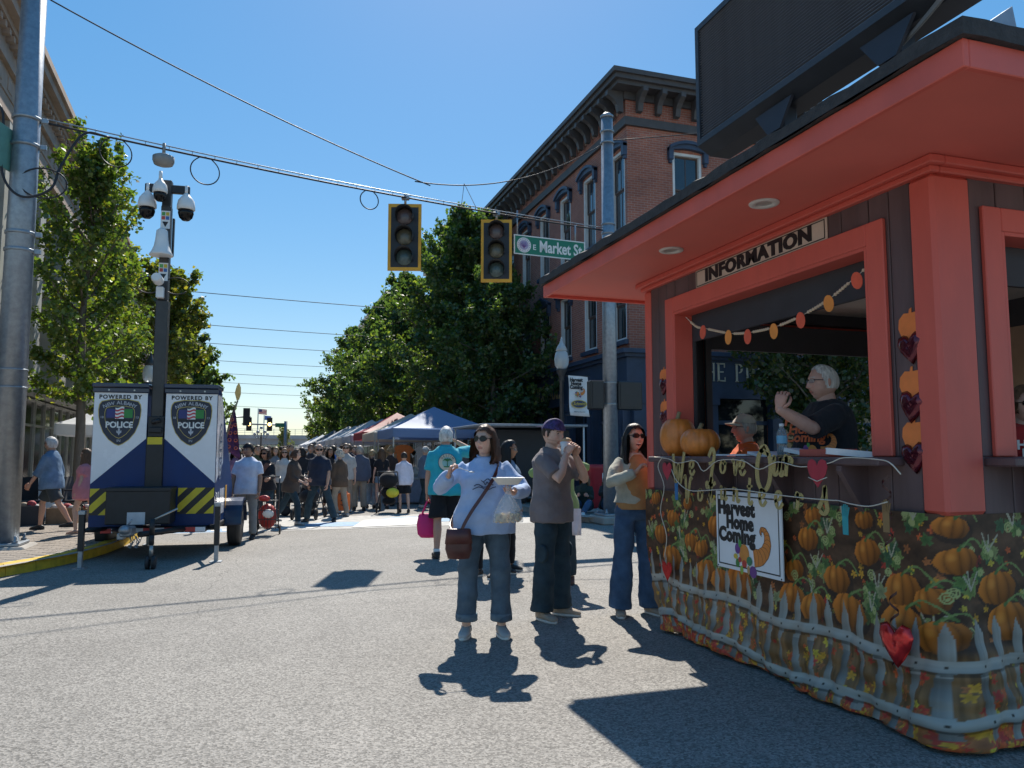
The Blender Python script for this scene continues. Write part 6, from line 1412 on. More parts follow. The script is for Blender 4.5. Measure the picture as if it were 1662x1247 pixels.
# ---------------- LED board on the roof
led = thing('led_board', (3.0, 3.66, 0), 'large dark louvred LED message board on posts above the booth roof', 'message board'); M_LED = mat('led_louvre', (.04, .045, .055), .5, var=.2); led.location = (0, 0, 0)
la, lb_, lz0, lz1, lx = 2.60, 4.72, 3.66, 4.54, 2.98
q = MB(); q.bbox((lx+.03, la, lz0), (lx+.2, lb_, lz1), .015); q.build('cabinet', M_LED, led)
q = MB()
for (a, b, c, d) in ((la-.01, lz0-.012, lb_+.01, lz0+.03), (la-.01, lz1-.03, lb_+.01, lz1+.012), (la-.01, lz0+.03, la+.03, lz1-.03), (lb_-.03, lz0+.03, lb_+.01, lz1-.03)): q.box((lx-.012, a, b), (lx+.03, c, d))
q.build('bezel', M_LED, led)
lv = MB(); lv.prism([(0, 0), (.026, .0), (.026, .013), (.004, .006)], (lx, la+.03, 0), (1, 0, 0), (0, 0, 1), -(lb_-la-.06)); lme = lv.mesh('louvre', mat('led_louvre_edge', (.19, .20, .22), .42, var=.15))
for i in range(44): link('louvre', lme, led, (0, 0, lz0+.04+i*.0197))
q = MB(); q.prism([(0, 0), (.10, -.06), (.26, -.06), (.26, 0)], (lx-.01, lb_, lz0-.014), (1, 0, 0), (0, 0, 1), lb_-la); q.build('drip_tray', M_LED, led)
for y in (3.00, 3.92):
    q = MB(); q.bbox((lx+.06, y-.06, 3.1), (lx+.17, y+.06, lz0-.05), .01); q.prism([(-.18, 0), (.18, 0), (.06, -.16), (-.06, -.16)][::-1], (lx+.05, y, lz0-.062), (0, 1, 0), (0, 0, 1), -.02); q.bbox((lx, y-.14, 3.06), (lx+.25, y+.14, 3.10), .004); q.build('post', mat('led_post', (.03, .035, .05), .5), led)
for (a, b) in (((lx+.1, 2.9, 3.35), (lx+.1, 3.9, 3.22)),):
    for d in (0, .02, .04):
        q = MB(); q.tube(cat_((lx+.05, 2.35, 3.75+d), (lx+.08, 3.05, 3.47), .03, 10)+cat_((lx+.08, 3.05, 3.46+d*.3), (lx+.08, 3.9, 3.38+d*.3), .05+d*.3, 14)[1:], .008, 5); q.build('cable', mat('grey_cable', (.2, .2, .2), .6), led)
P1, P2, P3, P4 = [gy(*p, 2.62) for p in ((1567, 62), (1643, 10), (1658, 82), (1585, 84))]
bb = thing('roof_panel', (P1[0], 2.62, 3.1), 'pale metal panel standing on the booth roof corner', 'panel'); bb.location = (0, 0, 0)
q = MB(); q.add([tuple(p) for p in (P4, P3, P2, P1)]+[tuple(p+np.array([0, .05, 0])) for p in (P4, P3, P2, P1)], [(0, 1, 2, 3), (7, 6, 5, 4), (0, 4, 5, 1), (1, 5, 6, 2), (2, 6, 7, 3), (3, 7, 4, 0)]); q.build('sheet', mat('pale_sheet_metal', (.30, .35, .42), .45, .3, var=.15), bb)
q = MB(); q.cyl(tuple(P4+np.array([.03, .025, -.25])), tuple(P4+np.array([.03, .025, .02])), .02, n=8); q.cyl(tuple(P3+np.array([-.03, .025, -.25])), tuple(P3+np.array([-.03, .025, .02])), .02, n=8); q.cyl(tuple(P1+np.array([0, .02, 0])), tuple(P1+np.array([-.0, .02, .06])), .02, n=8); q.build('strut', M_STEELG, bb)

# ---------------- printed autumn skirt: fabric grid with the print as colour on the cloth
rs = np.random.RandomState(77); STEP = .006; SLX = 3.04; SLY = 3.1; ZTOP = 1.13
NU = int((SLX+SLY)/STEP); NV = int(ZTOP/STEP)
U, Vv = np.meshgrid((np.arange(NU)+.5)*STEP, (np.arange(NV)+.5)*STEP)          # U along cloth from the far corner, Vv height above ground (cloth)
C = np.zeros((NV, NU, 3))
C[:] = np.array([.085, .042, .022])
def vnoise(sx, sy, seed):
    r = np.random.RandomState(seed); gx_, gy_ = int((SLX+SLY)/sx)+3, int(ZTOP/sy)+3; G = r.rand(gy_, gx_); x = U/sx; y = Vv/sy; i = x.astype(int); j = y.astype(int); fx = x-i; fy = y-j; fx = fx*fx*(3-2*fx); fy = fy*fy*(3-2*fy)
    return (G[j, i]*(1-fx)+G[j, i+1]*fx)*(1-fy)+(G[j+1, i]*(1-fx)+G[j+1, i+1]*fx)*fy
nz_ = vnoise(.05, .03, 1)*.6+vnoise(.018, .012, 2)*.4; C *= (.55+.9*nz_)[..., None]
furrow = .5+.5*np.sin(Vv*38+2*vnoise(.3, .2, 3)); C *= (.75+.5*furrow)[..., None]
def win(cx, cy, r):
    i0, i1 = max(0, int((cx-r)/STEP)), min(NU, int((cx+r)/STEP)+2); j0, j1 = max(0, int((cy-r)/STEP)), min(NV, int((cy+r)/STEP)+2); return slice(j0, j1), slice(i0, i1)
def put(sl, mask, col): 
    m3 = np.clip(mask, 0, 1)[..., None]; C[sl] = C[sl]*(1-m3)+col*m3
def star_leaf(cx, cy, r, col, rot):
    sl = win(cx, cy, r*1.3); x, y = U[sl]-cx, Vv[sl]-cy; a = np.arctan2(y, x)+rot; d = np.hypot(x, y); rad = r*(.45+.55*np.abs(np.cos(2.5*a))**1.5)
    put(sl, (d < rad)*.95, np.array(col)*(.8+.4*rs.rand())*np.ones_like(x)[..., None]*(.75+.5*(d/(r+1e-6)))[..., None])
def curl(cx, cy, r, col, turns=2.2, s=1, w=.005):
    for t in np.linspace(0, turns*2*math.pi, 70):
        rr_ = r*(1-t/(turns*2*math.pi)*.85); sl = win(cx+s*math.cos(t)*rr_, cy+math.sin(t)*rr_, w); x, y = U[sl]-cx-s*math.cos(t)*rr_, Vv[sl]-cy-math.sin(t)*rr_; put(sl, (np.hypot(x, y) < w)*.9, np.array(col)*np.ones_like(x)[..., None])
def vine(x0, y0, x1, y1, col, w=.005, bow=.06):
    for t in np.linspace(0, 1, 50):
        px, py = x0+(x1-x0)*t, y0+(y1-y0)*t+bow*math.sin(math.pi*t); sl = win(px, py, w); x, y = U[sl]-px, Vv[sl]-py; put(sl, (np.hypot(x, y) < w)*1.0, np.array(col)*np.ones_like(x)[..., None])
def big_leaf(cx, cy, r, col):
    rot = rs.rand()*6; sl = win(cx, cy, r*1.2); x, y = U[sl]-cx, Vv[sl]-cy; a = np.arctan2(y, x)+rot; d = np.hypot(x, y); rad = r*(.72+.18*np.cos(5*a)+.08*np.cos(11*a+1)); vein = np.abs(np.sin(2.5*a))
    put(sl, d < rad, np.array(col)*((.55+.65*np.clip(d/r, 0, 1))*(1-.35*(vein < .12)))[..., None]*np.ones_like(x)[..., None])
def pumpkin(cx, cy, a, b, tilt=0.0, stem=1):
    sl = win(cx, cy, max(a, b)*1.6); x, y = U[sl]-cx, Vv[sl]-cy; c_, s_ = math.cos(tilt), math.sin(tilt); X_, Y_ = (x*c_+y*s_)/a, (-x*s_+y*c_)/b
    bump_ = 1-.06*np.abs(np.sin(np.arctan2(Y_, X_)*4)); d = np.hypot(X_, Y_); inside = d < bump_
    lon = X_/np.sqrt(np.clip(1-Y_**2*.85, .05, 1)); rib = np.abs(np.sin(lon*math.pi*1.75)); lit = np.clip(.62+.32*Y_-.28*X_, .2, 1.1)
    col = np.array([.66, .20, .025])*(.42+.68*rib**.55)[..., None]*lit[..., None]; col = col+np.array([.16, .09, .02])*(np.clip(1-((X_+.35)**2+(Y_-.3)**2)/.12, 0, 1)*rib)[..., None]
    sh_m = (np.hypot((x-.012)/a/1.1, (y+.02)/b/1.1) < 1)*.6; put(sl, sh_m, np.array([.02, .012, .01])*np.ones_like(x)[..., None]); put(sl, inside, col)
    if stem:
        sx_, sy_ = cx-math.sin(tilt)*b*.9, cy+math.cos(tilt)*b*.9; vine(sx_, sy_-.006, sx_+.05*a/.08, sy_+.015, (.10, .16, .04), .008, .02); vine(sx_+.02, sy_+.01, sx_+a*1.5, sy_-.02, (.20, .27, .08), .005, .05)
GREENS = ((.14, .24, .06), (.09, .17, .05), (.20, .27, .07), (.055, .13, .055), (.26, .29, .10))
LEAFC = ((.62, .30, .03), (.60, .11, .03), (.50, .05, .03), (.62, .45, .05), (.40, .13, .04))
for _ in range(520): star_leaf(rs.rand()*(SLX+SLY), .45+rs.rand()*.7, .014+.010*rs.rand(), LEAFC[rs.randint(5)], rs.rand()*6)
def patch(x, y):
    for _ in range(7): big_leaf(x+rs.normal(0, .045), y+rs.normal(0, .035), .03+.02*rs.rand(), GREENS[rs.randint(5)])
    for _ in range(3): curl(x+rs.normal(0, .06), y+rs.normal(0, .05), .018+.014*rs.rand(), (.42, .44, .16), 2, rs.choice([-1, 1]), .0042)
    for _ in range(3): vine(x, y, x+rs.normal(0, .03), y+.07+.03*rs.rand(), (.45, .40, .28), .004, 0)
for row, (zz, n_, a0) in enumerate(((1.06, 13, .055), (.90, 12, .066), (.735, 12, .082), (.565, 13, .100))):
    for i in range(n_):
        x = (i+.5+.5*(row % 2)+rs.uniform(-.12, .12))*(SLX+SLY)/n_; y = zz+rs.uniform(-.02, .02); patch(x+.17*(1 if row % 2 else -1), y+rs.uniform(-.03, .05)); k_ = rs.uniform(.85, 1.15)
        pumpkin(x, y, a0*k_*1.35, a0*k_*rs.uniform(.9, 1.05), rs.uniform(-.25, .25))
        if row >= 2 and i % 2: pumpkin(x+a0*1.9, y-.03, a0*1.1, a0*.8, .2); big_leaf(x-.14, y-.02, .05, (.33, .34, .15))
# straw and litter below the rails
low = Vv < .44; st = vnoise(.012, .11, 9)*.6+vnoise(.03, .05, 10)*.4
base_ = np.array([.26, .13, .05])*(.35+1.1*st)[..., None]; wlow = np.clip((.47-Vv)/.06, 0, 1)[..., None]; C = C*(1-wlow)+base_*wlow
for _ in range(900): star_leaf(rs.rand()*(SLX+SLY), rs.rand()**1.5*.42, .014+.016*rs.rand(), LEAFC[rs.randint(5)], rs.rand()*6)
for _ in range(900):
    star_leaf(rs.rand()*(SLX+SLY), rs.rand()*.11, .018+.018*rs.rand(), LEAFC[rs.choice([1, 2, 2, 4, 0])], rs.rand()*6)
# pickets and rails
pk = .128; wob = .012*np.sin(U*3.1)
for i in range(int((SLX+SLY)/pk)):
    c_ = (i+.5)*pk; wv_ = (np.abs(Vv-.25) < 9); xx = U-c_-np.where(Vv < .36, .018*np.sin((.36-Vv)*11+i*.7), 0); hw = .025; tip = .615+.01*math.sin(i*2.1)
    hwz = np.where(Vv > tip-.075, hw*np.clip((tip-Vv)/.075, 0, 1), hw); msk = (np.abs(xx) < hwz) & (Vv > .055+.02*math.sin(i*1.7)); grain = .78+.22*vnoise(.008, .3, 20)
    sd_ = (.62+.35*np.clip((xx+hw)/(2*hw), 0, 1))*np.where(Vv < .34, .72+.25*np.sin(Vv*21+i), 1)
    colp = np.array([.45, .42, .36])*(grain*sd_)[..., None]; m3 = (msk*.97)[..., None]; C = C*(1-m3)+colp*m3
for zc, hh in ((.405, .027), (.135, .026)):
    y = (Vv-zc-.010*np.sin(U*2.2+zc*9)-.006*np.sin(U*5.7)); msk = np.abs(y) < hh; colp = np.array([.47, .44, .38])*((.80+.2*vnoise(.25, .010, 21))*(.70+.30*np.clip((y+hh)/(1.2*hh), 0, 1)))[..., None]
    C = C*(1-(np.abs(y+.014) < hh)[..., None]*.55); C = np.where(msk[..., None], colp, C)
    nail = (np.abs(((U/pk) % 1)-.5)*pk < .006) & (np.abs(y) < .006); C[nail] = (.05, .04, .03)
# cloth position
rng2 = np.random.RandomState(5)
h = Vv; t = 1-h/ZTOP; UU = U
hem = -.02+.035*np.sin(UU*2.1+.4)+.02*np.sin(UU*6.3)          # vertical lift of the hem
fold = (.016*np.sin(UU*9+3.2*np.sin(UU*1.3)+h*5)+.011*np.sin(UU*23+h*11+2*np.sin(UU*3))+.007*np.sin(UU*47-h*17))*np.clip(t*1.7-.28, 0, 1)**1.2
diag = .022*np.sin((UU*7-h*9)+1.5*np.sin(UU*2.3))*np.clip(t*2-.9, 0, 1); horiz = .006*np.sin(h*60+UU*4)*np.clip(t*2-.7, 0, 1)
outw = .028+.05*t**2+fold+diag+horiz+.16*np.clip(t-.72, 0, 1)**1.0*np.clip((UU-1.8)/1.4, 0, 1)
zc_ = np.maximum(.014+.02*vnoise(.09, .3, 30), hem+h*(ZTOP-hem)/ZTOP)
tuck = .58*np.clip(t-.25, 0, 1)**1.6*np.clip(1-UU/.9, 0, 1)      # far edge gathered forward
# path round the near corner, rounded
cor = .10
s1 = SLX-cor; ang = np.clip((UU-s1)/(cor*math.pi/2), 0, 1)*math.pi/2
Yp = np.where(UU < s1, KY1+.03-UU, KY1+.03-s1-cor*np.sin(ang)); Xp_ = np.where(UU < s1, KX0-.03, KX0-.03+cor*(1-np.cos(ang)))
Xp_ = np.where(ang >= math.pi/2, KX0-.03+cor+(UU-s1-cor*math.pi/2), Xp_); Yp = np.where(ang >= math.pi/2, KY1+.03-s1-cor, Yp)
nx, ny = -np.cos(ang), -np.sin(ang)
Px = Xp_+nx*outw; Py = Yp+ny*outw-tuck; Pz = zc_
V3 = np.stack([Px, Py, Pz], -1).reshape(-1, 3)
ii, jj = np.meshgrid(np.arange(NU-1), np.arange(NV-1)); a = jj*NU+ii; F4 = np.stack([a, a+1, a+1+NU, a+NU], -1).reshape(-1, 4)[:, ::1]
me = bpy.data.meshes.new('skirt'); me.vertices.add(len(V3)); me.vertices.foreach_set('co', V3.astype(np.float32).ravel()); nf = len(F4)
me.loops.add(nf*4); me.loops.foreach_set('vertex_index', F4.astype(np.int32).ravel()); me.polygons.add(nf); me.polygons.foreach_set('loop_start', np.arange(0, nf*4, 4, dtype=np.int32)); me.polygons.foreach_set('loop_total', np.full(nf, 4, np.int32)); me.update(); me.validate()
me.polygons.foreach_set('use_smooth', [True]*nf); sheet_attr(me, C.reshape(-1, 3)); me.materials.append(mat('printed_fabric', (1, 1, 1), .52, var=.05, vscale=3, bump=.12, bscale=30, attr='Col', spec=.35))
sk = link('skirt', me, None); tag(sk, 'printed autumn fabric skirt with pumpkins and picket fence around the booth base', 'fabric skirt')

# ---------------- festival sign board on the skirt
hs = thing('festival_sign', (0, 0, 0), 'square white festival sign with a cornucopia fixed to the booth skirt', 'sign'); sx = KX0-.135
q = MB(); q.bbox((sx, 4.10, .635), (sx+.012, 4.825, 1.165), .002); q.build('board', mat('sign_white', (.76, .76, .77), .4, var=.04), hs)
q = MB()
for a in ((4.125, .66, 4.80, .668), (4.125, 1.132, 4.80, 1.14), (4.125, .668, 4.132, 1.132), (4.793, .668, 4.80, 1.132)): q.box((sx-.002, a[0], a[1]), (sx-.0004, a[2], a[3]))
q.build('border', M_INK, hs)
for i, (tx, sz, yc, zc) in enumerate((('Harvest', .128, 4.585, 1.05), ('Home', .122, 4.545, .955), ('Coming', .128, 4.585, .865))): text('lettering', tx, sz, (sx-.001, yc, zc), (0, -1, 0), (0, 0, 1), M_INK, hs, depth=.002, bold=.0085, xs=.95, space=1.08)
text('lettering', 'TM', .018, (sx-.001, 4.375, .89), (0, -1, 0), (0, 0, 1), M_INK, hs, depth=.002)
cornucopia(hs, (sx, 4.41, .79), (0, -1, 0), (0, 0, 1), .30, .0012)
for y, z in ((4.115, .645), (4.81, .645)): q = MB(); q.lathe((sx, y, z), [(.006, 0), (.004, .003)], 8, axis=(-1, 0, 0)); q.build('screw', M_INK, hs)
# ---------------- script garland letters
GL = {'W': [[(0, .95), (.12, .3), (.2, 0), (.36, .6), (.42, .1), (.5, 0), (.66, .7), (.74, 1.05)]], 'e': [[(0, .22), (.28, .34), (.34, .52), (.2, .6), (.06, .42), (.1, .1), (.26, 0), (.46, .2)]],
      'L': [[(.1, .78), (.3, 1.05), (.42, .85), (.28, .3), (.18, -.1), (.02, -.22), (.02, -.05), (.3, -.12), (.5, -.02)], [(.12, .55), (.3, .6)]], 'o': [[(.3, .6), (.08, .45), (.06, .12), (.24, 0), (.42, .2), (.38, .5), (.24, .6), (.34, .42), (.52, .48)]],
      'v': [[(0, .5), (.1, .6), (.2, .05), (.26, 0), (.42, .55), (.5, .5)]], 'O': [[(.36, 1.0), (.08, .75), (.02, .2), (.26, -.15), (.52, .1), (.56, .65), (.34, 1.02), (.18, .9), (.5, .8)]],
      'u': [[(0, .5), (.08, .6), (.06, .1), (.16, 0), (.34, .25), (.4, .6), (.38, .1), (.46, 0), (.58, .16)]], 'r': [[(0, .45), (.1, .62), (.12, .3), (.08, 0)], [(.1, .35), (.22, .58), (.36, .52), (.34, .4)]],
      'V': [[(0, .9), (.1, 1.0), (.2, .1), (.26, 0), (.44, .75), (.52, 1.0), (.62, .92)]], 'l': [[(0, .2), (.2, .7), (.22, 1.0), (.12, .95), (.1, .2), (.18, 0), (.34, .15)]], 'n': [[(0, .5), (.08, .6), (.08, .3), (.04, 0)], [(.06, .3), (.2, .56), (.32, .5), (.32, .15), (.4, 0), (.52, .15)]],
      't': [[(.18, 1.0), (.12, .2), (.2, 0), (.36, .14)], [(0, .66), (.34, .7)]], 's': [[(0, .1), (.2, .45), (.26, .75), (.3, .4), (.36, .12), (.22, -.02), (.04, .06)]]}
M_GLIT = mat('gold_glitter_card', (.50, .38, .14), .38, .35, var=.35, vscale=240, bump=.5, bscale=500)
def script_letter(ch, y, z, s, dx=0.0, tilt=0.0):
    m = MB(); x0 = KX0-.235+dx; ca, sa = math.cos(tilt), math.sin(tilt)
    for st_ in GL[ch]:
        pts = crom(st_); P = np.array(pts); T = np.gradient(P, axis=0); T /= np.maximum(1e-6, np.linalg.norm(T, axis=1))[:, None]; N2 = np.stack([-T[:, 1], T[:, 0]], 1); wd = .062+.075*np.abs(T[:, 1])[:, None]*.9
        A, B = P+N2*wd*.62, P-N2*wd*.62; ring = []
        for (ax, az), (bx2, bz) in zip(A, B):
            f = lambda u, v, d: (x0+d, y-(u*ca-v*sa)*s, z+(u*sa+v*ca)*s); ring.append([f(ax, az, 0), f(bx2, bz, 0), f(bx2, bz, .003), f(ax, az, .003)])
        m.loft(ring, True, None, False)
    return m
gr = thing('letter_garland', (0, 0, 0), 'gold glitter script letter garland with hearts hanging under the booth counter', 'garland')
Yof = lambda px, py: gx(px, py, KX0-.235)[1:]
for ch, px, py, s in (('W', 1092, 779, .19), ('e', 1118, 768, .15), ('L', 1147, 778, .19), ('o', 1168, 765, .13), ('v', 1188, 766, .13), ('e', 1199, 768, .14), ('O', 1228, 784, .21), ('u', 1254, 768, .16), ('r', 1272, 770, .17)):
    y, z = Yof(px, py); script_letter(ch, y, z-.01, s*1.15, 0, -.05).build('gold_letter', M_GLIT, gr)
for ch, px, py, s in (('V', 1110, 813, .18), ('o', 1132, 812, .14), ('l', 1151, 814, .16), ('u', 1169, 810, .14), ('n', 1189, 814, .15), ('t', 1212, 818, .17), ('e', 1231, 820, .17), ('e', 1257, 824, .17), ('r', 1291, 827, .16), ('s', 1328, 832, .20)):
    y, z = Yof(px, py); script_letter(ch, y, z, s, .0, -.05).build('gold_letter', M_GLIT, gr)
def on_plane(px, py, x): p = gx(px, py, x); return (x, p[1], p[2])
M_STR = mat('cream_twine', (.62, .56, .46), .8)
for pts in (((1062, 742), (1085, 745), (1100, 752), (1128, 748), (1142, 765), (1165, 748), (1205, 748), (1232, 762), (1262, 750), (1300, 758), (1345, 752), (1370, 743), (1425, 746), (1445, 752), (1462, 770)), ((1090, 762), (1098, 780), (1118, 796), (1150, 796), (1190, 794), (1250, 802), (1300, 808), (1345, 812), (1362, 813), (1380, 818), (1410, 822), (1440, 815)), ((1075, 742), (1068, 758), (1078, 790), (1072, 830), (1082, 870), (1078, 905))):
    m = MB(); m.tube(crom([on_plane(a, b, KX0-.24) for a, b in pts], 4), .0035, 5); m.build('twine', M_STR, gr)
HRT = [(0, -.5), (.2, -.28), (.42, -.02), (.5, .22), (.42, .42), (.24, .48), (.08, .40), (0, .26), (-.08, .40), (-.24, .48), (-.42, .42), (-.5, .22), (-.42, -.02), (-.2, -.28)]
def heart(nm, px, py, s, x, mm, parent=None, label=None, rot=0.0, foil=False):
    p = on_plane(px, py, x); m = MB(); n = len(HRT); c, sn = math.cos(rot), math.sin(rot)
    if foil:
        rows = []
        for k_, d in ((1.0, 0), (.85, -.012), (.5, -.022), (.1, -.014)): rows.append([(x+d-.004*math.sin(i*2.4+k_*9), p[1]-(u*c-v*sn)*s*k_, p[2]+(u*sn+v*c)*s*k_) for i, (u, v) in enumerate(HRT)])
        m.loft(rows, True, None, True)
    else: m.prism([(u*c-v*sn, u*sn+v*c) for u, v in HRT], (x, p[1], p[2]), (0, -s, 0), (0, 0, s), .003)
    o = m.build(nm, mm, parent)
    if label: tag(o, label, 'heart', 'paper and foil hearts on the booth')
    return o
M_HR = mat('red_card', (.42, .03, .05), .5); M_FR = mat('red_foil', (.72, .03, .03), .22, .55, var=.3, vscale=12, bump=.6, bscale=10, coat=.4); M_FD = mat('dark_red_foil', (.12, .012, .025), .18, .6, var=.3, vscale=12, bump=.5, bscale=9, coat=.4); M_PKO = mat('orange_card', (.85, .22, .05), .55)
heart('card_heart', 1327, 768, .165, KX0-.245, M_HR, gr); m = MB(); a, b = on_plane(1312, 775, KX0-.25), on_plane(1342, 775, KX0-.25); m.tube([a, (a[0]-.004, (a[1]+b[1])/2, a[2]-.02), b], .003, 5); m.build('twine', M_STR, gr)
heart('card_heart', 1083, 765, .14, KX0-.235, M_HR, gr)
heart('foil_heart', 1455, 1047, .225, KX0-.17, M_FR, None, 'shiny red foil heart hanging low on the booth skirt near the corner', .05, True); heart('foil_heart', 1083, 927, .155, KX0-.14, M_FR, None, 'bright red paper heart on the far end of the booth skirt', 0.05)
PUMP = [(-.05, .62), (.05, .66), (.04, .48), (.3, .5), (.52, .3), (.56, -.02), (.42, -.34), (.15, -.45), (-.15, -.45), (-.42, -.34), (-.56, -.02), (-.52, .3), (-.3, .5), (-.08, .48)]
for k_, (px, py, s, lb) in enumerate(((1479, 560, .15, 'uppermost'), (1481, 655, .15, 'middle'), (1485, 738, .145, 'lowest'), (1078, 620, .13, 'upper far'), (1079, 672, .13, 'lower far'))):
    side_ = 'strip beside the thick corner post' if k_ < 3 else 'strip beside the thin post'
    p = on_plane(px, py-(30 if k_ < 3 else 8), KX0-.0265); pc = thing('pumpkin_cutout', (0, 0, 0), '%s paper pumpkin and foil heart on the booth %s' % (lb, side_), 'decoration', 'pumpkin cutouts on the booth'); m = MB(); m.prism([(u, v) for u, v in PUMP], p, (0, -s, 0), (0, 0, s), .002); m.build('pumpkin_card', M_PKO, pc)
    heart('foil_heart', px, py+(6 if k_ < 3 else 8), s*1.15, KX0-.031, M_FD, pc, None, .12*(-1)**k_, True)
# curled dark spirals hanging on the skirt, teal card hand
for px, py, slb in ((1438, 770, 'dark twisted paper spiral hanging from the end of the booth counter'), (1450, 960, 'dark twisted paper spiral above the big foil heart on the skirt')):
    p = on_plane(px, py, KX0-.16); m = MB(); rows = []
    for t_ in np.linspace(0, 1, 40):
        a = t_*22; rows.append([(p[0]+math.cos(a)*.022, p[1]+math.sin(a)*.022, p[2]-.38*t_), (p[0]+math.cos(a)*.022, p[1]+math.sin(a)*.022, p[2]-.38*t_-.016)])
    m.loft(rows, False, None, True, False); tag(m.build('paper_spiral', mat('dark_spiral', (.06, .012, .012), .3)), slb, 'decoration', 'paper spirals')
for (px, py, c_, nm) in ((1372, 838, (.03, .33, .36), 'teal'), (1438, 832, (.25, .15, .06), 'brown'), (1098, 790, (.03, .16, .38), 'blue')):
    p = on_plane(px, py, KX0-.20); m = MB(); m.prism([(-.02, -.1), (.02, -.1), (.022, 0), (-.022, 0)], p, (0, -1, 0), (0, 0, 1), .003)
    for q_ in range(5): m.prism([(-.022+q_*.0092, 0), (-.0145+q_*.0092, 0), (-.016+q_*.013, .055+.012*math.sin(q_*.9)), (-.024+q_*.013, .055+.012*math.sin(q_*.9))], (p[0]-.0001, p[1], p[2]), (0, -1, 0), (0, 0, 1), .003)
    tag(m.build('paper_hand', mat('card_'+nm, c_, .5)), '%s cut-out paper hand clipped to the letter garland' % nm, 'decoration', 'paper hands')
# ---------------- bead garland across the window
bg_ = thing('bead_garland', (0, 0, 0), 'string of wooden beads with orange and red leaf tags across the booth window', 'garland'); px_ = [(1113, 515), (1130, 530), (1143, 533), (1184, 541), (1215, 540), (1257, 531), (1300, 513), (1345, 486), (1390, 449), (1418, 424)]
line_ = crom([on_plane(a, b, KX0-.03) for a, b in px_], 14); m = MB(); m.tube(line_, .003, 5); m.build('string', M_STR, bg_)
bm_ = MB(); bm_.ball((0, 0, 0), .0105, 9, 6); bme_ = bm_.mesh('bead', mat('wood_bead', (.62, .48, .33), .5))
L_ = np.array(line_); dd = np.r_[0, np.cumsum(np.linalg.norm(np.diff(L_, axis=0), axis=1))]
tags_ = [on_plane(a, b, KX0-.03) for a, b in px_[2:9]]
for s in np.arange(.1, dd[-1]-.02, .0225):
    p = [np.interp(s, dd, L_[:, k_]) for k_ in range(3)]
    if min(abs(p[1]-t_[1]) for t_ in tags_) > .05: link('bead', bme_, bg_, p)
for k_, t_ in enumerate(tags_):
    m = MB(); r_ = .048; a0 = .2*k_-.3; m.prism([(math.cos(a)*r_*.85, math.sin(a)*r_*1.12-.03) for a in np.arange(14)*math.pi/7], (t_[0]-.008, t_[1], t_[2]), (0, -math.cos(a0*.5), math.sin(a0*.5)), (0, math.sin(a0*.5), math.cos(a0*.5)), .004); m.build('leaf_tag', mat('tag_red', (.78, .12, .06), .5) if k_ % 2 == 0 else mat('tag_orange', (.85, .30, .06), .5), bg_)
# ---------------- things on the counter
M_PMK = mat('pumpkin_skin', (.62, .20, .035), .42, var=.22, vscale=9, bump=.12, bscale=40, coat=.1); M_STEM = mat('pumpkin_stem', (.30, .24, .12), .8, var=.3, bump=.4)
def real_pumpkin(p, rw, hh, label, seed):
    r = thing('pumpkin', p, label, 'pumpkin', 'pumpkins on the counter'); m = MB(); rings = []; nr = 13
    for i in range(17):
        th = math.pi*(.03+.94*i/16); zz = hh/2-math.cos(th)*hh/2; ring = []
        for j in range(78):
            a = j*2*math.pi/78; rb = 1-.055*(1-abs(math.sin(a*nr/2+seed)))**2.2; ring.append((math.cos(a)*rw*rb*math.sin(th)**.72, math.sin(a)*rw*rb*math.sin(th)**.72, zz-(.035*hh*(math.sin(th) < .4))))
        rings.append(ring)
    m.loft(rings); m.build('flesh', M_PMK, r); m = MB(); m.tube([(0, 0, hh*.93), (.006, 0, hh*1.04), (.02, .005, hh*1.13)], [.024, .015, .018], 9); m.build('stem', M_STEM, r)
real_pumpkin((KX0-.06, 5.46, OZ0-.003), .145, .31, 'tall orange pumpkin at the end of the booth counter', .3); real_pumpkin((KX0-.07, 5.12, OZ0-.003), .150, .215, 'squat orange pumpkin on the counter next to the tall pumpkin', 1.1)
M_PET = mat('clear_plastic', (.55, .62, .66), .08, var=.1, trans=.75, spec=.5); p = (KX0-.02, 4.22, OZ0-.003); wb_ = thing('water_bottle', p, 'clear plastic water bottle with blue label on the booth counter', 'bottle'); m = MB(); m.lathe((0, 0, 0), [(.028, 0), (.033, .01), (.033, .06), (.030, .07), (.033, .08), (.033, .14), (.025, .17), (.013, .19), (.013, .2)], 18); m.build('bottle', M_PET, wb_); m = MB(); m.lathe((0, 0, .085), [(.0338, 0), (.0338, .05)], 18, cap=False); m.build('label', mat('blue_label', (.15, .42, .62), .35), wb_); m = MB(); m.lathe((0, 0, .195), [(.015, 0), (.015, .018), (.002, .02)], 14); m.build('cap', mat('white_cap', (.7, .75, .78)), wb_)
rp_ = random.Random(9)
for k_, (y, x, w_, d_, a, lb) in enumerate(((4.72, 3.26, .30, .22, .2, 'loose white flyer next to the squat pumpkin'), (4.45, 3.30, .28, .21, -.3, 'white flyer lying by the seated man'), (4.02, 3.30, .28, .21, .5, 'stacked flyer behind the bottle'), (3.95, 3.36, .22, .28, .1, 'flyer fanned out over the stack'), (3.62, 3.22, .24, .3, .9, 'flyer under the red box'))):
    m = MB(); m.box((-d_/2, -w_/2, 0), (d_/2, w_/2, .012+.006*k_), rot=rotx(.10*(k_ % 3))); o = m.build('flyer', mat('paper_white', (.74, .74, .74), .6, var=.08, vscale=20), None, (x, y, OZ0+.001)); o.rotation_euler = (0, 0, a); tag(o, lb+' on the booth counter', 'flyer', 'flyers on the booth counter')
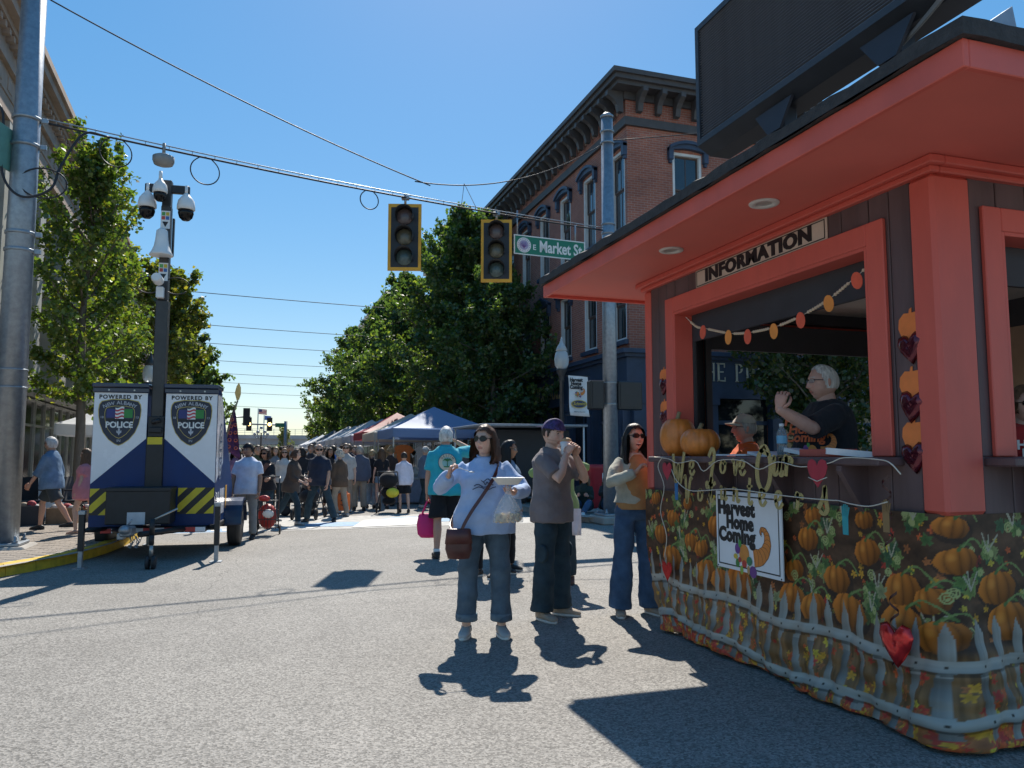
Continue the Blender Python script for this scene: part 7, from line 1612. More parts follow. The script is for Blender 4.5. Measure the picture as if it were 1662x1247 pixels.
m = MB(); m.bbox((-.06, -.17, 0), (.06, .17, .045), .005); o = m.build('red_box', mat('red_carton', (.48, .10, .07), .6), None, (KX0-.07, 3.74, OZ0-.003)); o.rotation_euler = (0, 0, .08); tag(o, 'flat red carton lying on the booth counter edge', 'box')
m = MB(); m.bbox((-.1, -.22, 0), (.1, .22, .012), .003); o = m.build('clipboard', mat('brown_board', (.35, .22, .10), .6), None, (KX0+.02, 3.98, OZ0-.003)); tag(o, 'brown clipboard under the flyers on the booth counter', 'clipboard')
# ================================================================== the people
X_at = lambda px, Y: gy(px, 740, Y)[0]
LT = (.58, .37, .28); TN = (.50, .30, .21); BR = (.36, .20, .13); PK = (.62, .38, .30)
BLKC = cloth('black', (.018, .018, .022)); NAVYC = cloth('navy', (.025, .032, .055)); GREYC = cloth('greytee', (.175, .150, .150), .45); LBLUE = cloth('sweat', (.36, .47, .68), .3, .08)
JEAN = denim('mid', (.085, .125, .165)); JEAND = denim('dark', (.03, .052, .068)); JEANB = denim('blue', (.055, .105, .19)); JEANL = denim('cuff', (.14, .19, .23)); KHAKI = cloth('khaki', (.26, .235, .20)); BLKP = cloth('blackpants', (.014, .014, .017))
SHG = mat('shoe_grey', (.42, .40, .38), .8, bump=.2, bscale=80); SHT = mat('shoe_tan', (.34, .28, .22), .8, bump=.2, bscale=80); SHB = mat('shoe_black', (.02, .02, .022), .6); SHW = mat('shoe_white', (.7, .7, .68), .6); SOLW = mat('sole_white', (.62, .60, .56), .6)
def walk(s, a=.38): return dict(legR=((.04, a*s, -1), (.02, (a*s-.45) if s > 0 else (a*s-.15), -1)), legL=((-.04, -a*s, -1), (-.02, (-a*s-.15) if s > 0 else (-a*s-.45), -1)))
# ---- woman in the pale blue sweatshirt
w1 = person((1.72, 5.95), 166, 1.66, 'woman in pale blue sweatshirt and sunglasses eating from a white tray', (LBLUE, 1.97, -.09, .022, .55, 'sweatshirt'), (JEAN, 1.86, .55, JEANL), (SHG, None, SOLW), tone=LT, fem=True, w=1.17, belly=.05, vox=.011, fat=.25,
            hair=dict(col=(.075, .038, .022), long=.185, low=-.02, short=False, vol=.016, flare=.03), glasses=('b', 'round'), head=(-.62, .05, 0), mouth=.1,
            pose=dict(armR=('ik', (.285, .24, 1.255), (1, -.35, -.9)), armL=('ik', (-.20, .36, 1.13), (-1, -.5, -.6)), handR=dict(n=(-1, .2, .1), dir=(-.25, .2, .9), curl=.85), handL=dict(n=(.1, -.1, 1), dir=(.45, .85, .1), curl=.5), legR=((.10, 0, -1), (.02, -.02, -1), (.22, 1, 0)), legL=((-.09, .0, -1), (-.02, -.02, -1), (-.22, 1, 0))))
S1 = w1['sp']
def ribbon(pts, w_, th, nrm_fn, name, m, parent=None):
    P = [np.array(p) for p in crom(pts, 6)]; mb = MB(); rows = []
    for i, p in enumerate(P):
        d = norm(P[min(i+1, len(P)-1)]-P[max(0, i-1)]); n = norm(nrm_fn(p)); s = norm(np.cross(d, n)); rows.append([p-s*w_/2, p+s*w_/2, p+s*w_/2+n*th, p-s*w_/2+n*th])
    mb.loft(rows, True, None, False); return mb.build(name, m, parent)
M_LEA = mat('oxblood_leather', (.085, .025, .022), .38, var=.25, vscale=8, bump=.2, bscale=70)
pu = thing('handbag', (0, 0, 0), 'oxblood leather crossbody bag hanging at the hip of the sweatshirt woman', 'handbag')
cc0 = S1(.24, 0, 0)
ribbon([S1(.50, -.05, -.10), S1(.517, .02, -.105), S1(.46, .105, -.10), S1(.36, .185, -.055), S1(.24, .225, .02), S1(.12, .242, .10), S1(.0, .235, .165), S1(-.08, .225, .19)], .026, .004, lambda p: (p-cc0)*np.array([1, 1, .1]), 'strap', M_LEA, pu)
ribbon([S1(.50, -.05, -.10), S1(.42, -.15, -.03), S1(.25, -.20, .08), S1(.08, -.14, .22), S1(-.02, .05, .27), S1(-.08, .19, .24)], .026, .004, lambda p: (p-cc0)*np.array([1, 1, .1]), 'strap', M_LEA, pu)
bc = S1(-.15, .215, .205); fd = norm(w1['loc']((0, 1, 0))-w1['loc']((0, 0, 0))); rd = np.array([fd[1], -fd[0], 0]); m = MB()
m.loft([bc+np.outer(c * a, rd)+np.outer(s * b, fd)+np.array([0, 0, z]) for z, a, b in ((-.115, .05, .02), (-.11, .082, .035), (-.04, .103, .045), (.05, .096, .04), (.10, .088, .027), (.105, .08, .018)) for c, s in [sup(20, 3)]]); pb = m.build('bag_body', M_LEA, pu)
m = MB(); m.loft([bc+np.outer(c * a, rd)+np.outer(s * b, fd)+np.array([0, 0, z]) for z, a, b in ((.0, .106, .048), (.108, .092, .032), (.114, .08, .018)) for c, s in [sup(20, 3)]]); m.build('flap', M_LEA, pb)
h = w1['handL']; tc = h['p']+h['n']*.035+h['d']*.02; tray = thing('food_tray', (0, 0, 0), 'open white foam food tray held by the sweatshirt woman', 'food tray'); M_FOAM = mat('white_foam', (.80, .80, .78), .6, var=.05)
m = MB(); c8, s8 = sup(20, 5)
def tray_ring(a, b, z): return tc+np.outer(c8*a, rd)+np.outer(s8*b, fd)+np.array([0, 0, z])
m.loft([tray_ring(.075, .055, 0), tray_ring(.115, .085, .05), tray_ring(.125, .095, .052), tray_ring(.11, .08, .046), tray_ring(.072, .052, .008)], True); m.build('tray', M_FOAM, tray)
m = MB(); lo = tray_ring(.115, .01, .05)-fd*.0; m.loft([tray_ring(.072, .052, .009), tray_ring(.085, .06, .03), tray_ring(.04, .03, .045)], True); m.build('food', mat('pale_noodles', (.62, .50, .32), .6, var=.3, vscale=60, bump=.6, bscale=90), tray)
pb_ = thing('plastic_bag', (0, 0, 0), 'clear knotted plastic bag of kettle corn hanging from the sweatshirt woman hand', 'bag'); kn = tc-np.array([0, 0, .03])+fd*.03; M_CLR = mat('clear_film', (.72, .74, .76), .25, var=.1, alpha=.32, bump=.5, bscale=18)
m = MB(); rr = []
for z, a, b in ((.02, .03, .02), (0, .012, .012), (-.03, .025, .02), (-.10, .065, .04), (-.17, .10, .055), (-.235, .115, .06), (-.245, .11, .05)):
    wv_ = 1+.06*np.sin(np.arange(20)*1.9+z*30); rr.append(kn+np.outer(np.cos(np.arange(20)*math.pi/10)*a*wv_, rd)+np.outer(np.sin(np.arange(20)*math.pi/10)*b*wv_, fd)+np.array([0, 0, z]))
m.loft(rr); m.build('film', M_CLR, pb_)
rq = np.random.RandomState(3); m = MB()
for _ in range(150): a = rq.rand()*6.28; r_ = rq.rand()**.5; m.ball(kn+rd*math.cos(a)*r_*.098+fd*math.sin(a)*r_*.045+np.array([0, 0, -.238+rq.rand()*.055]), rq.uniform(.009, .014), 6, 4)
tag(m.build('kettle_corn', mat('kettle_corn', (.62, .47, .26), .7, var=.3, vscale=50), pb_), kind='stuff')
h = w1['handR']; fk = thing('fork', (0, 0, 0), 'white plastic fork raised in the sweatshirt woman hand', 'fork'); a = h['p']; m = MB(); q = [a-rd*.01, a-rd*.05+np.array([0, 0, .005]), a-rd*.12-np.array([0, 0, .02])]; m.tube(q, [(.004, .003), (.004, .003), (.006, .003)], 6); m.build('handle', M_FOAM, fk)
m = MB(); m.ball(q[-1]-rd*.02-np.array([0, 0, .004]), (.024, .014, .006), 10, 6); m.build('tines', M_FOAM, fk)
m = MB(); pc = lambda x, z, f: S1(z, f, x)
for z, x0, x1 in ((.355, -.05, .045), (.33, -.02, .02), (.31, -.09, .06), (.29, -.10, .08)): m.tube([pc(-(x0+(x1-x0)*t), z+.012*math.sin(t*9+z*40), .186+.02*(.36-z)/.08-1.2*(x0+(x1-x0)*t)**2) for t in np.linspace(0, 1, 9)], .0035, 4)
bpy_o = m.build('chest_print', mat('navy_print', (.02, .045, .12)), w1['root']); bpy_o.matrix_parent_inverse = Matrix.Translation(w1['root'].location).inverted() if False else (Matrix.Translation(w1['root'].location) @ Matrix.Rotation(w1['root'].rotation_euler[2], 4, 'Z')).inverted(); tag(bpy_o, kind='stuff')
def adopt(o, person_): o.parent = person_['root']; r = person_['root']; o.matrix_parent_inverse = (Matrix.Translation(r.location) @ Matrix.Rotation(r.rotation_euler[2], 4, 'Z')).inverted(); return o
# ---- man in the bandana
BAND = mat('bandana_print', (.045, .03, .115), .75, var=.6, vscale=42, detail=2, bump=.2, bscale=30)
w2 = person((2.48, 6.43), 214, 1.74, 'man in grey tee and purple bandana biting a wrapped sandwich', (GREYC, .82, -.10, .024), (JEAND, 2.0, 1.05), (SHT, None, SOLW), tone=LT, w=1.02, vox=.011, hair=dict(col=(.05, .03, .02), low=-.03, vol=.006), cap=(BAND, 'bandana'), head=(-.05, -.22, 0), beard=((.10, .06, .045), .25),
            pose=dict(armR=('ik', (.07, .20, 1.42), (.7, .1, -1)), armL=('ik', (-.06, .21, 1.41), (-.7, .1, -1)), handR=dict(n=(-1, .1, .1), dir=(-.3, .5, .9), curl=.75), handL=dict(n=(1, .1, .1), dir=(.3, .5, .9), curl=.75), legR=((.09, .02, -1), (.05, -.03, -1), (.3, 1, 0)), legL=((-.08, .0, -1), (-.04, -.02, -1), (-.25, 1, 0))))
fd2 = norm(w2['loc']((0, 1, 0))-w2['loc']((0, 0, 0))); a = w2['head']+fd2*.135-np.array([0, 0, .105]); sd_ = thing('sandwich', (0, 0, 0), 'sandwich in crumpled white paper at the bandana man mouth', 'sandwich'); m = MB(); rd2 = np.array([fd2[1], -fd2[0], 0]); rr = []
for t_, a_, b_ in ((-.09, .045, .02), (-.07, .06, .035), (-.01, .065, .04), (.03, .07, .045), (.035, .055, .03)):
    wv_ = 1+.10*np.sin(np.arange(18)*2.3+t_*60); rr.append(a+np.array([0, 0, t_])+np.outer(np.cos(np.arange(18)*math.pi/9)*a_*wv_, rd2)+np.outer(np.sin(np.arange(18)*math.pi/9)*b_*wv_, fd2))
m.loft(rr); m.build('paper_wrap', mat('paper_white', (.74, .74, .74)), sd_); m = MB(); m.ball(a+np.array([0, 0, .04]), (.05, .035, .03), 12, 8); m.build('bread', mat('bread', (.50, .33, .18), .7, var=.25, bump=.3), sd_)
for sx in (-1, 1):
    p = w2['J']['kn'+('R' if sx > 0 else 'L')]; hp = w2['J']['hp'+('R' if sx > 0 else 'L')]; c = hp+(p-hp)*.80+rd2*sx*.085+fd2*.03; m = MB(); m.loft([c+np.outer(np.cos(np.arange(12)*math.pi/6)*.05*k_, fd2)+np.outer(np.sin(np.arange(12)*math.pi/6)*.075*k_, (0, 0, 1))+rd2*sx*d for k_, d in ((1.1, -.02), (1, .012), (.8, .018))]); adopt(m.build('cargo_pocket', JEAND), w2)
# ---- laughing woman at the booth corner
SAGE = cloth('sage', (.40, .40, .33)); w3 = person((3.235, 6.32), 178, 1.70, 'laughing woman with long black hair, sunglasses and wide jeans by the booth corner', (SAGE, 1.95, .02, .02, .55, 'jacket'), (JEANB, 2.02, 1.25), (SHT, None, SOLW), tone=(.52, .31, .22), fem=True, w=1.0, vox=.011, hair=dict(col=(.012, .010, .010), long=.27, low=-.03, short=False, vol=.02, flare=.03), glasses=('b', 'sq'), head=(.12, .12, -.05), open_=1.0, mouth=.6,
            pose=dict(armR=('ik', (.10, .26, 1.27), (1, -.1, -.7)), handR=dict(n=(-1, .3, .3), dir=(-.6, .2, .8), curl=.7), armL=((-.15, .2, -1), (.25, .8, -.1)), legR=((.10, .02, -1), (.06, -.02, -1), (.35, 1, 0)), legL=((-.08, .0, -1), (-.06, -.02, -1), (-.2, 1, 0))))
m = MB(); S3 = w3['sp']; rr = []
for d, a_, b_, o_ in ((.03, .172, .145, .012), (.10, .165, .142, .015), (.18, .152, .132, .02), (.28, .15, .142, .024), (.36, .145, .160, .03), (.42, .135, .142, .022), (.46, .118, .122, .012), (.50, .085, .098, .002), (.53, .064, .078, -.004)):
    c8, s8 = sup(24, 2.4); ang = np.linspace(-.15, math.pi+.15, 20); f3 = norm(w3['loc']((0, 1, 0))-w3['loc']((0, 0, 0))); r3 = np.array([f3[1], -f3[0], 0]); rr.append([S3(d)+r3*math.cos(t)*a_*1.02+f3*(math.sin(t)*b_+o_) for t in ang])
m.loft(rr+[[p-f3*.02 for p in r] for r in rr[::-1]], False, None, True, False); adopt(m.build('tan_top', cloth('tan', (.40, .21, .085), .5)), w3)
# ---- man in the teal shirt, seen from behind
TEAL = cloth('teal', (.03, .38, .47), .3); w4 = person((2.50, 10.6), -8, 1.82, 'white-haired man in teal tee and black shorts seen from behind', (TEAL, .85, -.10, .026), (BLKP, .92, 1.2), (SHB, None, SHB), tone=(.50, .27, .19), w=1.10, belly=.03, vox=.014, hair=dict(col=(.60, .58, .55), low=-.065, vol=.014),
            pose=dict(armR=('ik', (.18, .28, 1.60), (1, -.1, -.5)), armL=((-.22, .02, -1), (-.05, .12, -1)), handL=dict(curl=.9), legR=((.05, .10, -1), (.03, .0, -1)), legL=((-.05, -.08, -1), (-.03, -.22, -1))))
c4 = w4['sp'](.33, -.165); f4 = norm(w4['loc']((0, 1, 0))-w4['loc']((0, 0, 0))); r4 = np.array([f4[1], -f4[0], 0])
def back_disc(r_, off_, nm, mm, sc=1.0, parent=None):
    m = MB(); n = 26; V_ = [c4+r4*math.cos(t)*r_+np.array([0, 0, 1])*math.sin(t)*r_+f4*(.9*(math.cos(t)*r_)**2*2+.05*(math.sin(t)*r_))-f4*off_ for t in np.arange(n)*2*math.pi/n]; m.add(V_+[c4-f4*off_], [(i, (i+1) % n, n) for i in range(n)]); return adopt(m.build(nm, mm), w4)
back_disc(.125, .030, 'shirt_print', mat('print_navyring', (.02, .10, .16))); back_disc(.117, .033, 'shirt_print', mat('print_cream', (.62, .60, .48))); back_disc(.072, .036, 'shirt_print', mat('print_aqua', (.30, .55, .52)))
m = MB()
for a in (-.9, -.45, 0, .45, .9, 1.4, -1.4): m.tube([c4-f4*.045+np.array([0, 0, .015]), c4-f4*.047+np.array([0, 0, .04])+r4*math.sin(a)*.035, c4-f4*.045+r4*math.sin(a)*.065+np.array([0, 0, .015+.045*math.cos(a)])], [.004, .010, .003], 5)
m.tube([c4-f4*.045+np.array([0, 0, -.05]), c4-f4*.047+np.array([0, 0, .02])], .005, 5); m.tube([c4-f4*.045+r4*x+np.array([0, 0, -.058]) for x in (-.05, 0, .05)], .007, 5); tag(adopt(m.build('palm_print', mat('print_palm', (.04, .20, .07))), w4), kind='stuff')
for q, ch in enumerate('DESTIN'):
    a = (2.5-q)*.36; p = c4-f4*.045+r4*math.sin(-a)*.095+np.array([0, 0, math.cos(a)*.095]); u_ = r4*math.cos(a)+np.array([0, 0, math.sin(a)]); v_ = np.array([0, 0, math.cos(a)])-r4*math.sin(a); adopt(text('lettering', ch, .042, p, u_, v_, M_INK, None, depth=.003), w4)
for nm in 'RL':
    an = w4['J']['an'+nm]; m = MB(); m.tube([an-np.array([0, 0, .02]), an+np.array([0, 0, .05])], .047, 14); adopt(m.build('sock', SHW), w4)
MAG = mat('magenta_tote', (.62, .015, .16), .6, var=.12, bump=.3, bscale=12); h = w4['handL']; tt = thing('tote_bag', (0, 0, 0), 'magenta cloth tote bag hanging from the teal-shirt man hand', 'bag'); p = h['p']-np.array([0, 0, .03]); m = MB(); rr = []
for z, a_, b_ in ((-.17, .12, .03), (-.20, .145, .05), (-.32, .16, .075), (-.45, .15, .07), (-.50, .11, .05), (-.505, .08, .03)): wv_ = 1+.06*np.sin(np.arange(20)*1.7+z*25); rr.append(p+np.outer(np.cos(np.arange(20)*math.pi/10)*a_*wv_, r4)+np.outer(np.sin(np.arange(20)*math.pi/10)*b_*wv_, f4)+np.array([0, 0, z]))
m.loft(rr); m.build('bag_body', MAG, tt)
for d in (-.03, .03): m = MB(); m.tube([p+r4*-.09+f4*d+np.array([0, 0, -.18]), p+r4*-.02+f4*d*.4, p+f4*d*.2+np.array([0, 0, .012]), p+r4*.02+f4*d*.4, p+r4*.09+f4*d+np.array([0, 0, -.18])], (.012), 6); m.build('handle', MAG, tt)
# ---- people behind the sweatshirt woman and bandana man
DEN = denim('shirt', (.15, .22, .32))
person((2.55, 8.75), 130, 1.60, 'dark-haired woman in denim shirt half hidden behind the sweatshirt woman', (DEN, 1.9, -.14, .02), (BLKP, 1.95, .2), (SHB, None, SOLW), tone=TN, fem=True, vox=.016, hair=dict(col=(.012, .01, .01), long=.3, low=-.03, short=False, vol=.018), head=(.2, 0, 0), pose=dict(armR=((.15, .3, -1), (-.3, .9, .2)), armL=((-.15, .3, -1), (.3, .9, .2))))
person((2.92, 9.05), 235, 1.60, 'dark-haired woman in denim jacket and black leggings turned to the booth', (DEN, 1.9, -.12, .02), (BLKP, 1.95, .1), (SHB, None, SOLW), tone=BR, fem=True, vox=.016, hair=dict(col=(.012, .01, .01), long=.28, low=-.03, short=False, vol=.02), glasses=('b', 'thin'))
GRN = cloth('green', (.24, .34, .13)); w6 = person((3.22, 8.1), 150, 1.60, 'person in light green sweater eating behind the bandana man', (GRN, 1.95, -.10, .022), (JEAND, 1.95, .4), (mat('shoe_brown', (.10, .05, .035), .6),), tone=LT, fem=True, w=1.05, vox=.016, hair=dict(col=(.05, .03, .02), long=.15, low=-.03, short=False), pose=dict(armR=('ik', (.07, .24, 1.33), (1, 0, -.6)), armL=('ik', (-.10, .25, 1.36), (-1.2, .1, -.35)), handL=dict(curl=.8), handR=dict(curl=.8)))
m = MB(); p0 = w6['sp'](-.05, .12, -.2); f6 = norm(w6['loc']((0, 1, 0))-w6['loc']((0, 0, 0))); r6 = np.array([f6[1], -f6[0], 0]); m.loft([[p0+r6*x+f6*(.012*math.sin(x*90+z*20))+np.array([0, 0, z]) for x in np.linspace(-.05, .05, 8)] for z in (.02, -.1, -.2, -.27)]+[[p0+r6*x+f6*(.012*math.sin(x*90+z*20)-.006)+np.array([0, 0, z]) for x in np.linspace(-.05, .05, 8)] for z in (-.27, -.2, -.1, .02)], False, None, True, False); tag(m.build('towel', cloth('towel', (.62, .60, .66))), 'white towel hanging from the pocket of the green sweater person', 'towel')
person((X_at(1024, 11.4), 11.4), 170, 1.70, 'person in grey knitted cap behind the laughing woman', (BLKC, 1.9, -.1, .03), (JEAND, 1.95, .4), (SHB,), tone=PK, vox=.018, cap=(cloth('knit', (.30, .33, .38)), 'beanie'), hair=dict(col=(.1, .08, .06)), head=(.4, 0, 0))
# ---- sitting on the pavement by the steel pole
sit = dict(legR=((.18, .85, .50), (-.05, .55, -.95)), legL=((-.15, .9, .38), (.25, .75, -.55)))
w7 = person((X_at(986, 15.9), 15.9), 172, 1.64, 'woman in black jacket and sunglasses sitting on the pavement looking at a phone', (BLKC, 1.95, -.05, .03), (JEANB, 1.98, .5), (SHW, None, SHB), tone=LT, fem=True, vox=.018, hair=dict(col=(.13, .075, .045), long=.22, low=-.03, short=False, vol=.02, flare=.04), glasses=('b', 'sq'), head=(0, -.12, 0), seat=.13, base=.13, pose=dict(**sit, armR=('ik', (.06, .36, 1.22), (1, -.2, -.6)), armL=('ik', (-.06, .36, 1.22), (-1, -.2, -.6)), handR=dict(curl=.7), handL=dict(curl=.7)))
m = MB(); c = (w7['handR']['tip']+w7['handL']['tip'])/2; m.bbox(c-np.array([.036, .005, .07]), c+np.array([.036, .005, .07]), .004); tag(m.build('phone', M_BLK), 'black phone held by the sitting woman', 'phone')
person((X_at(948, 16.0), 16.0), 150, 1.66, 'person in dark green jacket sitting on the pavement next to the sitting woman', (cloth('dkgreen', (.02, .035, .03)), 1.95, -.05, .03), (JEANB, 1.98, .4), (SHW, None, SHG), tone=PK, fem=True, vox=.02, hair=dict(col=(.22, .14, .08), long=.2, low=-.03, short=False, vol=.018), seat=.13, base=.13, head=(-.3, -.2, 0), pose=dict(**sit, armR=((.2, .5, -1), (-.3, 1, .3)), armL=((-.2, .5, -1), (.3, 1, .3))))
m = MB(); c = np.array([X_at(1008, 15.6), 15.6, .13]); rr = []
for z, a_ in ((0, .13), (.06, .17), (.18, .16), (.26, .08), (.30, .05), (.36, .09)): wv_ = 1+.12*np.sin(np.arange(18)*2.1+z*20); rr.append(c+np.stack([np.cos(np.arange(18)*math.pi/9)*a_*wv_, np.sin(np.arange(18)*math.pi/9)*a_*.8*wv_, np.full(18, z)], 1))
m.loft(rr); tag(m.build('carrier_bag', mat('white_bag', (.62, .64, .68), .4, var=.15, bump=.5, bscale=10)), 'knotted white carrier bag on the pavement beside the sitting woman', 'bag')
rb = thing('litter_bin', (X_at(968, 17.4), 17.4, .13), 'red plastic litter bin with white notice behind the sitting people', 'bin'); m = MB(); c8, s8 = sup(20, 5); m.loft([np.stack([c8*a, s8*a, np.full(20, z)], 1) for z, a in ((0, .30), (.05, .33), (.95, .38), (1.02, .40), (1.05, .36))]); m.build('bin_body', mat('bin_red', (.36, .02, .03), .45, var=.12), rb); m = MB(); m.box((-.02, -.375, .62), (.25, -.368, .85)); m.build('notice', M_WHITE, rb)
# ---- crowd coming out of the street
BROWN = cloth('brown', (.075, .055, .045)); WPOLO = cloth('polo', (.56, .60, .72), .3)
person((X_at(403, 13.9), 13.9), 165, 1.62, 'man in white polo shirt and dark cap beside the trailer fender', (WPOLO, .8, -.12, .03), (cloth('grey', (.22, .22, .22)), 1.95, .4), (SHB,), tone=BR, vox=.018, w=1.05, hair=dict(col=(.015, .012, .01)), cap=(BLKC, 'beanie'), head=(-.5, 0, 0), beard=((.03, .02, .02), .4), pose=dict(armR=((.28, .05, -1), (.05, .25, -1)), armL=((-.25, .1, -1), (-.02, .3, -1))))
w9 = person((X_at(431, 15.6), 15.6), 165, 1.55, 'woman in black top with brown sling bag pushing the red shopping cart', (BLKC, 1.7, -.1, .02), (JEAND, 1.95, .3), (SHB,), tone=BR, fem=True, vox=.02, w=1.1, hair=dict(col=(.04, .025, .02), long=.1, low=-.03, short=False, vol=.025), glasses=('b', 'sq'), head=(-.4, 0, 0), pose=dict(armR=((.2, .5, -1), (-.1, .9, -.2)), armL=((-.2, .5, -1), (.1, .9, -.2))))
S9 = w9['sp']; adopt(ribbon([S9(.49, .0, -.10), S9(.44, .12, -.06), S9(.3, .17, .02), S9(.15, .18, .1)], .09, .012, lambda p: p-S9(.25), 'sling_bag', mat('rust_leather', (.20, .07, .035), .5)), w9)
def cart(c, rz_, label):
    r = thing('shopping_cart', c, label, 'cart', None, rz_); m = MB()
    for x in (-.17, .17):
        m.tube([(x, .12, .1), (x, .15, .95), (x, .22, 1.02)], .012, 6); m.tube([(x, -.14, .12), (x, -.16, .60)], .010, 6)
    for z in (.12, .28, .44, .6): m.tube([(-.17, .13, z), (-.17, -.15, z), (.17, -.15, z), (.17, .13, z), (-.17, .13, z)], .007, 5)
    for k_ in range(6): x = -.14+k_*.056; m.tube([(x, -.15, .12), (x, -.15, .6)], .005, 4)
    m.tube([(-.17, .22, 1.02), (.17, .22, 1.02)], .014, 6); m.build('frame', M_DKSTEEL, r)
    for x in (-.2, .2): m = MB(); m.lathe((x-.012, .12, .085), [(.03, 0), (.085, .004), (.085, .02), (.03, .024)], 18, axis=(1, 0, 0)); m.build('wheel', M_RUB, r)
    m = MB(); m.ball((0, -.01, .33), (.165, .14, .22), 16, 10); m.build('red_bag', mat('cart_red', (.42, .03, .025), .5, var=.3, bump=.6, bscale=14), r)
    m = MB(); m.ball((-.06, -.02, .64), (.10, .09, .06), 12, 8); m.build('red_bundle', mat('cart_red', (.42, .03, .025)), r); m = MB(); m.ball((.03, -.13, .38), (.10, .04, .08), 12, 8); m.build('white_parcel', M_WHITE, r)
    return r
cart((X_at(437, 14.5), 14.5, 0), R(-10), 'wire shopping cart filled with a red bag beside the trailer')
person((X_at(474, 16.4), 16.4), -112, 1.58, 'woman in dark brown shirt striding with a card in hand', (BROWN, 1.6, -.16, .03), (JEAND, 1.97, .3), (SHG,), tone=LT, fem=True, vox=.018, w=1.05, lean=.12, hair=dict(col=(.10, .05, .03), long=.06, low=-.05, short=False, vol=.02), head=(0, -.1, 0), pose=dict(**walk(1, .5), armR=((.1, .1, -1), (-.1, .8, -.35)), armL=((-.2, .2, -1), (.3, .8, -.2))))
w11 = person((X_at(520, 16.9), 16.9), 150, 1.68, 'bald bearded man in navy tee and dark jeans striding across the painted road', (NAVYC, .85, -.10, .03), (JEAND, 1.98, .5), (SHB,), tone=TN, vox=.016, w=1.1, belly=.05, lean=.06, hair=dict(col=(.35, .33, .31), bald=True, vol=.004), beard=((.42, .40, .38), .75), glasses=('b', 'sq'), head=(.5, -.1, 0), pose=dict(legR=((.30, .1, -1), (.22, -.12, -1)), legL=((-.34, -.05, -1), (-.24, -.16, -1), (-.3, 1, 0)), armR=((.2, .05, -1), (-.1, .25, -1)), armL=((-.22, .1, -1), (-.05, .35, -1))))
